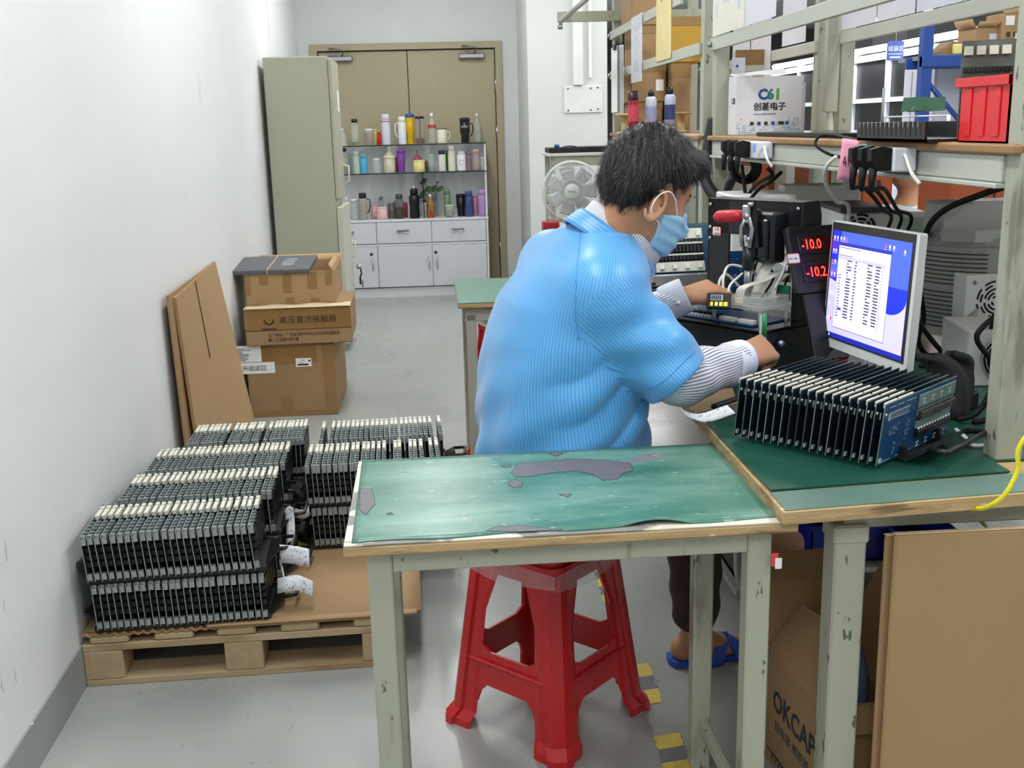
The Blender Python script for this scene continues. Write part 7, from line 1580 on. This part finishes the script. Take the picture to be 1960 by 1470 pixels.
def add_sleeve(a, b, r0, r1, L):
    a, b = np.array(a), np.array(b); d = nrmz(b-a); G = Field(K_.lo, [v[-1]+1e-6 for v in K_.ax], K_.h); G.cone(a, b+d*.05, r0, r1, .0)
    m_ = .16; sl, X_, Y_, Z_ = G.sub(np.minimum(a, b)-m_, np.maximum(a, b)+m_); t_ = (X_-a[0])*d[0]+(Y_-a[1])*d[1]+(Z_-a[2])*d[2]
    o1 = nrmz(np.cross(d, [.1, .9, .3])); o2 = np.cross(d, o1); an = np.arctan2((X_-a[0])*o1[0]+(Y_-a[1])*o1[1]+(Z_-a[2])*o1[2], (X_-a[0])*o2[0]+(Y_-a[1])*o2[1]+(Z_-a[2])*o2[2])
    g = G.F[sl]-((.006*np.sin(an*2+t_*30)+.004*np.sin(t_*62-an*3))*np.clip(t_/.08, 0, 1)).astype(np.float32); g = np.maximum(g, (t_-L).astype(np.float32)); K_.merge(sl, g, .022)
    return a, d, o1, o2
SLV = [add_sleeve(SR+[-.02, .02, .0], ER+[.0, 0, .008], .078, .086, .255), add_sleeve(SL+[-.01, -.01, 0], EL, .074, .074, .25)]
def coat_stripe(co):
    v = torso_stripe(co)
    for a, d, o1, o2 in SLV:
        q = co-a; tt = q@d; rr = np.linalg.norm(q-np.outer(tt, d), axis=1); side = (co[:, 0]-.30)*ts[0]+(co[:, 1]-2.39)*ts[1]
        m_ = (tt > .0) & (rr < .108) & (np.abs(side) > .125); v = np.where(m_, np.arctan2(q@o1, q@o2)*.082+3, v)
    return v
coat = K_.mesh('work_coat', m_coat, person, origin=ORG, attr=coat_stripe)
def sleeve(S_, E_, r0, r1, r2, ext, name, ma, extra=None, res=.0058, end=None, wr=.004):
    a, b = np.array(S_), np.array(E_); d = nrmz(b-a); e = b+d*ext
    f_ = Field(np.minimum(a, e)-.16, np.maximum(a, e)+.16, res); f_.cone(a, b, r0, r1, .0); f_.cone(a-d*.03, a, r0*.8, r0, .02)
    if extra: 
        for x in extra: f_.cone(*x)
    sl, X_, Y_, Z_ = f_.sub(f_.lo, np.array([v[-1] for v in f_.ax])); t_ = (X_-a[0])*d[0]+(Y_-a[1])*d[1]+(Z_-a[2])*d[2]
    o_ = nrmz(np.cross(d, [.1, .9, .3])); o2 = np.cross(d, o_); an = np.arctan2((X_-a[0])*o_[0]+(Y_-a[1])*o_[1]+(Z_-a[2])*o_[2], (X_-a[0])*o2[0]+(Y_-a[1])*o2[1]+(Z_-a[2])*o2[2])
    g = f_.F[sl]; g = g-(wr*np.sin(an*3+t_*28)+wr*.8*np.sin(t_*60+an*2)).astype(np.float32)*np.clip(t_/.06, 0, 1).astype(np.float32)
    L = np.linalg.norm(e-a) if end is None else end
    g = np.maximum(g, t_.astype(np.float32)-L); f_.F[sl] = g
    def st(co):
        q = co-a; return np.arctan2(q@o_, q@o2)*r1+3
    o = f_.mesh(name, ma, person, origin=ORG, attr=st); return o, d, e, o_, o2
# striped shirt sleeves and cuffs
sleeve(ER+nrmz(WR-ER)*.018, WR-nrmz(WR-ER)*.012, .057, .043, .043, .0, 'shirt_sleeve', m_shirt, wr=.005)
sleeve(EL, WL-nrmz(WL-EL)*.012, .058, .040, .04, .0, 'shirt_sleeve', m_shirt)
def cuff(E_, W__, r, L, back, name='shirt_cuff', plain=False):
    E_, W__ = Vector(E_), Vector(W__); d = (W__-E_).normalized(); b = MB(PT @ frameT(W__-d*back, d.orthogonal(), (0, 0, 1), z=d))
    ma = mat('cuff_pale', 'DCE4F6', .6, var=.03) if plain else m_shirt
    b.lathe([(r*.80, L), (r*.97, L*1.01), (r, L*.85), (r*1.04, L*.1), (r*.98, 0), (r*.78, 0)], ma, 28, cap=False); o = b.build(name, person)
    at = o.data.attributes.new('stripe', 'FLOAT', 'POINT'); n = len(o.data.vertices); at.data.foreach_set('value', [2*PI*(i % 28 if (i % 28) < 14 else 28-(i % 28))/28*r*1.02+1 for i in range(n)]); return o
cuff(ER, WR, .046, .050, .044, plain=True); cuff(EL, WL, .046, .062, .050)
b = MB(PT); b.cyl(tuple(WL+[-.02, -.046, -.008]), tuple(WL+[-.02, -.050, -.009]), .006, m_paper, 12); b.build('cuff_button', person)
# collars: coat band and shirt band, rings tipped forward round the neck
def collar(c, r, h, ma, name, tip=.72, open_=.55, th=.004, flare=.0, wid=.92, stripes=True, z0=0):
    n = 40; nz = Vector((math.sin(tip)*math.cos(.15), math.sin(tip)*math.sin(.15), math.cos(tip))); M_ = PT @ frameT(Vector(c), (math.cos(tip), .12, -math.sin(tip)), (0, 1, 0), z=nz)
    b = MB(M_); a0 = open_; fn = lambda u, v: ((r+flare*(1-v))*math.cos(a0+(2*PI-2*a0)*u), (r+flare*(1-v))*wid*math.sin(a0+(2*PI-2*a0)*u), z0+h*v*(1+.0*u))
    b.grid(fn, n, 5, ma, thick=th); o = b.build(name, person)
    at = o.data.attributes.new('stripe', 'FLOAT', 'POINT'); at.data.foreach_set('value', [((i % ((n+1)*6))//6)/n*(2*PI-2*a0)*r+.5 if stripes else (i % 6)*.0068/1.0+.0034 for i in range(len(o.data.vertices))]); return o
CN = (.393, 2.372, 1.150)
collar(CN, .112, .044, m_coat, 'coat_collar', flare=.014, z0=-.046, stripes=False, wid=.76, open_=.45)
collar(CN, .1015, .046, m_shirt, 'shirt_collar', flare=.004, z0=-.018, open_=.25, wid=.72)
# mask
f_ = Field(HC-.16, HC+.17, .0042)
f_.ell(hp_(.034, 0, -.045), (.078, .073, .080), HM, .0); f_.ell(hp_(.058, 0, -.090), (.056, .058, .048), HM, .02); f_.cone(hp_(.098, 0, -.012), hp_(.122, 0, -.050), .014, .022, .025)
G_ = Field(HC-.16, HC+.17, .0042); G_.F = (f_.F+.004)
sl, X_, Y_, Z_ = f_.sub(HC-.16, HC+.2); Q = np.tensordot(HM, np.stack([X_-HC[0], Y_-HC[1], Z_-HC[2]]), 1)
top = Q[2]-(-.030+(Q[0]-.06)*.35); bot = (-.118-(Q[0]-.05)*.1)-Q[2]; back = (.014-.25*(Q[2]+.06))-Q[0]
D = np.maximum.reduce([f_.F[sl]-(.0014*np.sin(Q[2]*260)).astype(np.float32), top, bot, back]); f_.F[sl] = D
f_.mesh('face_mask', m_mask, person, origin=ORG, smooth=1)
b = MB(PT)
for sg in (1, -1):
    b.tube(spline([hp_(.052, sg*.064, -.036), hp_(.016, sg*.084, -.010), hp_(-.014, sg*.092, -.002), hp_(-.038, sg*.094, -.022), hp_(-.036, sg*.088, -.055), hp_(.004, sg*.078, -.070), hp_(.024, sg*.060, -.098)], 6), .0016, m_loop, 6)
b.build('mask_ear_loops', person)
# hair
f_ = Field(HC-.17, HC+.17, .0042)
f_.ell(hp_(-.010, 0, .036), (.112, .091, .104), HM, .0); f_.ell(hp_(-.045, 0, -.010), (.072, .080, .080), HM, .03); f_.ell(hp_(.060, 0, .088), (.060, .062, .034), HM, .02); f_.cone(hp_(.085, .02, .078), hp_(.112, -.01, .062), .024, .012, .02)
sl, X_, Y_, Z_ = f_.sub(HC-.17, HC+.2); Q = np.tensordot(HM, np.stack([X_-HC[0], Y_-HC[1], Z_-HC[2]]), 1)
line = np.interp(Q[0], [-.12, -.075, -.045, -.020, -.006, .012, .035, .052, .066, .12], [-.078, -.080, -.055, -.005, .020, .004, .006, .040, .050, .050])
D = f_.F[sl]; taper = np.clip((Q[2]-line)/.05, 0, 1); D = D+(.014*(1-taper)).astype(np.float32); D = D-(.0022*np.sin(Q[0]*150+Q[1]*90+Q[2]*60)+.002*np.sin(Q[1]*190-Q[0]*70+Q[2]*40)).astype(np.float32)
f_.F[sl] = np.maximum(D, (line-Q[2]).astype(np.float32)*.8)
hair = f_.mesh('hair', m_hair, person, origin=ORG, smooth=1)
rg = random.Random(9); b = MB(PT); m_str = mat('hair_strands', '14100F', .45, var=.25, ns=30)
hv = [v.co+Vector(ORG) for v in hair.data.vertices]; hn = [v.normal.copy() for v in hair.data.vertices]; HCv = Vector(HC)
crown = Vector(hp_(-.05, 0, .13)); vs = []; fs = []
for _ in range(7000):
    i = rg.randrange(len(hv)); p = hv[i]; n = hn[i]
    if (p-HCv).dot(n) < 0: continue
    fl = (p-crown); fl = fl-n*fl.dot(n); fl = fl.normalized() if fl.length > 1e-4 else Vector(hf); fl = (fl+Vector([rg.uniform(-.35, .35) for _ in range(3)])).normalized()
    L = rg.uniform(.014, .030); w = n.cross(fl).normalized()*.0005; q1 = p+fl*L*.5+n*.0045; q2 = p+fl*L+n*.0035-Vector((0, 0, .003))
    k = len(vs); vs += [tuple(p-w-n*.002), tuple(p+w-n*.002), tuple(q1+w*.8), tuple(q1-w*.8), tuple(q2)]; fs += [(k, k+1, k+2, k+3), (k+3, k+2, k+4)]
b.add(vs, fs, m_str, smooth=True); st_ = b.build('hair_strands', hair)
# eyes and brows, just visible over the mask
b = MB(PT)
for sg in (1, -1): b.tube(spline([hp_(.088, sg*.016, .020), hp_(.090, sg*.032, .026), hp_(.076, sg*.050, .020)], 4), .0022, m_hair, 5); b.tube(spline([hp_(.086, sg*.020, -.002), hp_(.084, sg*.034, .001), hp_(.074, sg*.046, -.001)], 4), .0014, m_hair, 5)
b.build('eyebrows_and_lashes', person)
# green marker in the near fist
mk = WR+dR*.075+np.array([.0, -.005, .0]); top_ = aty(1463, 600, 2.41); bot_ = aty(1461, 668, 2.41)
t = thing('green_marker', 'green marker pen with a pale grip held upright in the near fist', 'marker', bot_)
b = MB(Matrix.Translation(-bot_)); d_ = (top_-bot_); b.cyl(tuple(bot_-d_*.5), tuple(bot_+d_*.35), .0065, mat('marker_grey', 'B8BEC0', .4), 12); b.build('marker_barrel', t)
b = MB(Matrix.Translation(-bot_)); b.cyl(tuple(bot_+d_*.35), tuple(top_), .0075, mat('marker_green', '1E8A4E', .3), 12, r2=.0062); b.box(tuple(bot_+d_*.4+Vector((-.010, -.003, 0))), tuple(bot_+d_*.95+Vector((-.006, .003, 0))), mat('marker_clip', 'C8D4D0', .4)); b.build('marker_cap', t)

# seams sewn into the coat, laid on its surface
from mathutils.bvhtree import BVHTree
bv = BVHTree.FromPolygons([tuple(v.co+Vector(ORG)) for v in coat.data.vertices], [tuple(p.vertices) for p in coat.data.polygons])
m_seam = mat('seam_thread_blue', '4E96D2', .6)
def seam(P, r=.0014):
    out = []
    for x, y in [tuple(v)[:2] for v in spline([(x, y, 0) for x, y in P], 6)]:
        h = bv.ray_cast(Vector((0, 0, EYE)), _ray(x, y).normalized())
        if h[0] is not None: out.append(tuple(h[0]+h[1]*(-.0004 if h[1].dot(_ray(x, y)) > 0 else .0004)))
    if len(out) > 3: b = MB(PT); b.tube(out, r, m_seam, 5); b.build('coat_seam', person)
seam([(1112, 432), (1108, 480), (1103, 540), (1101, 600), (1108, 650)]); seam([(1330, 672), (1300, 702), (1272, 728), (1240, 745)], .0010)
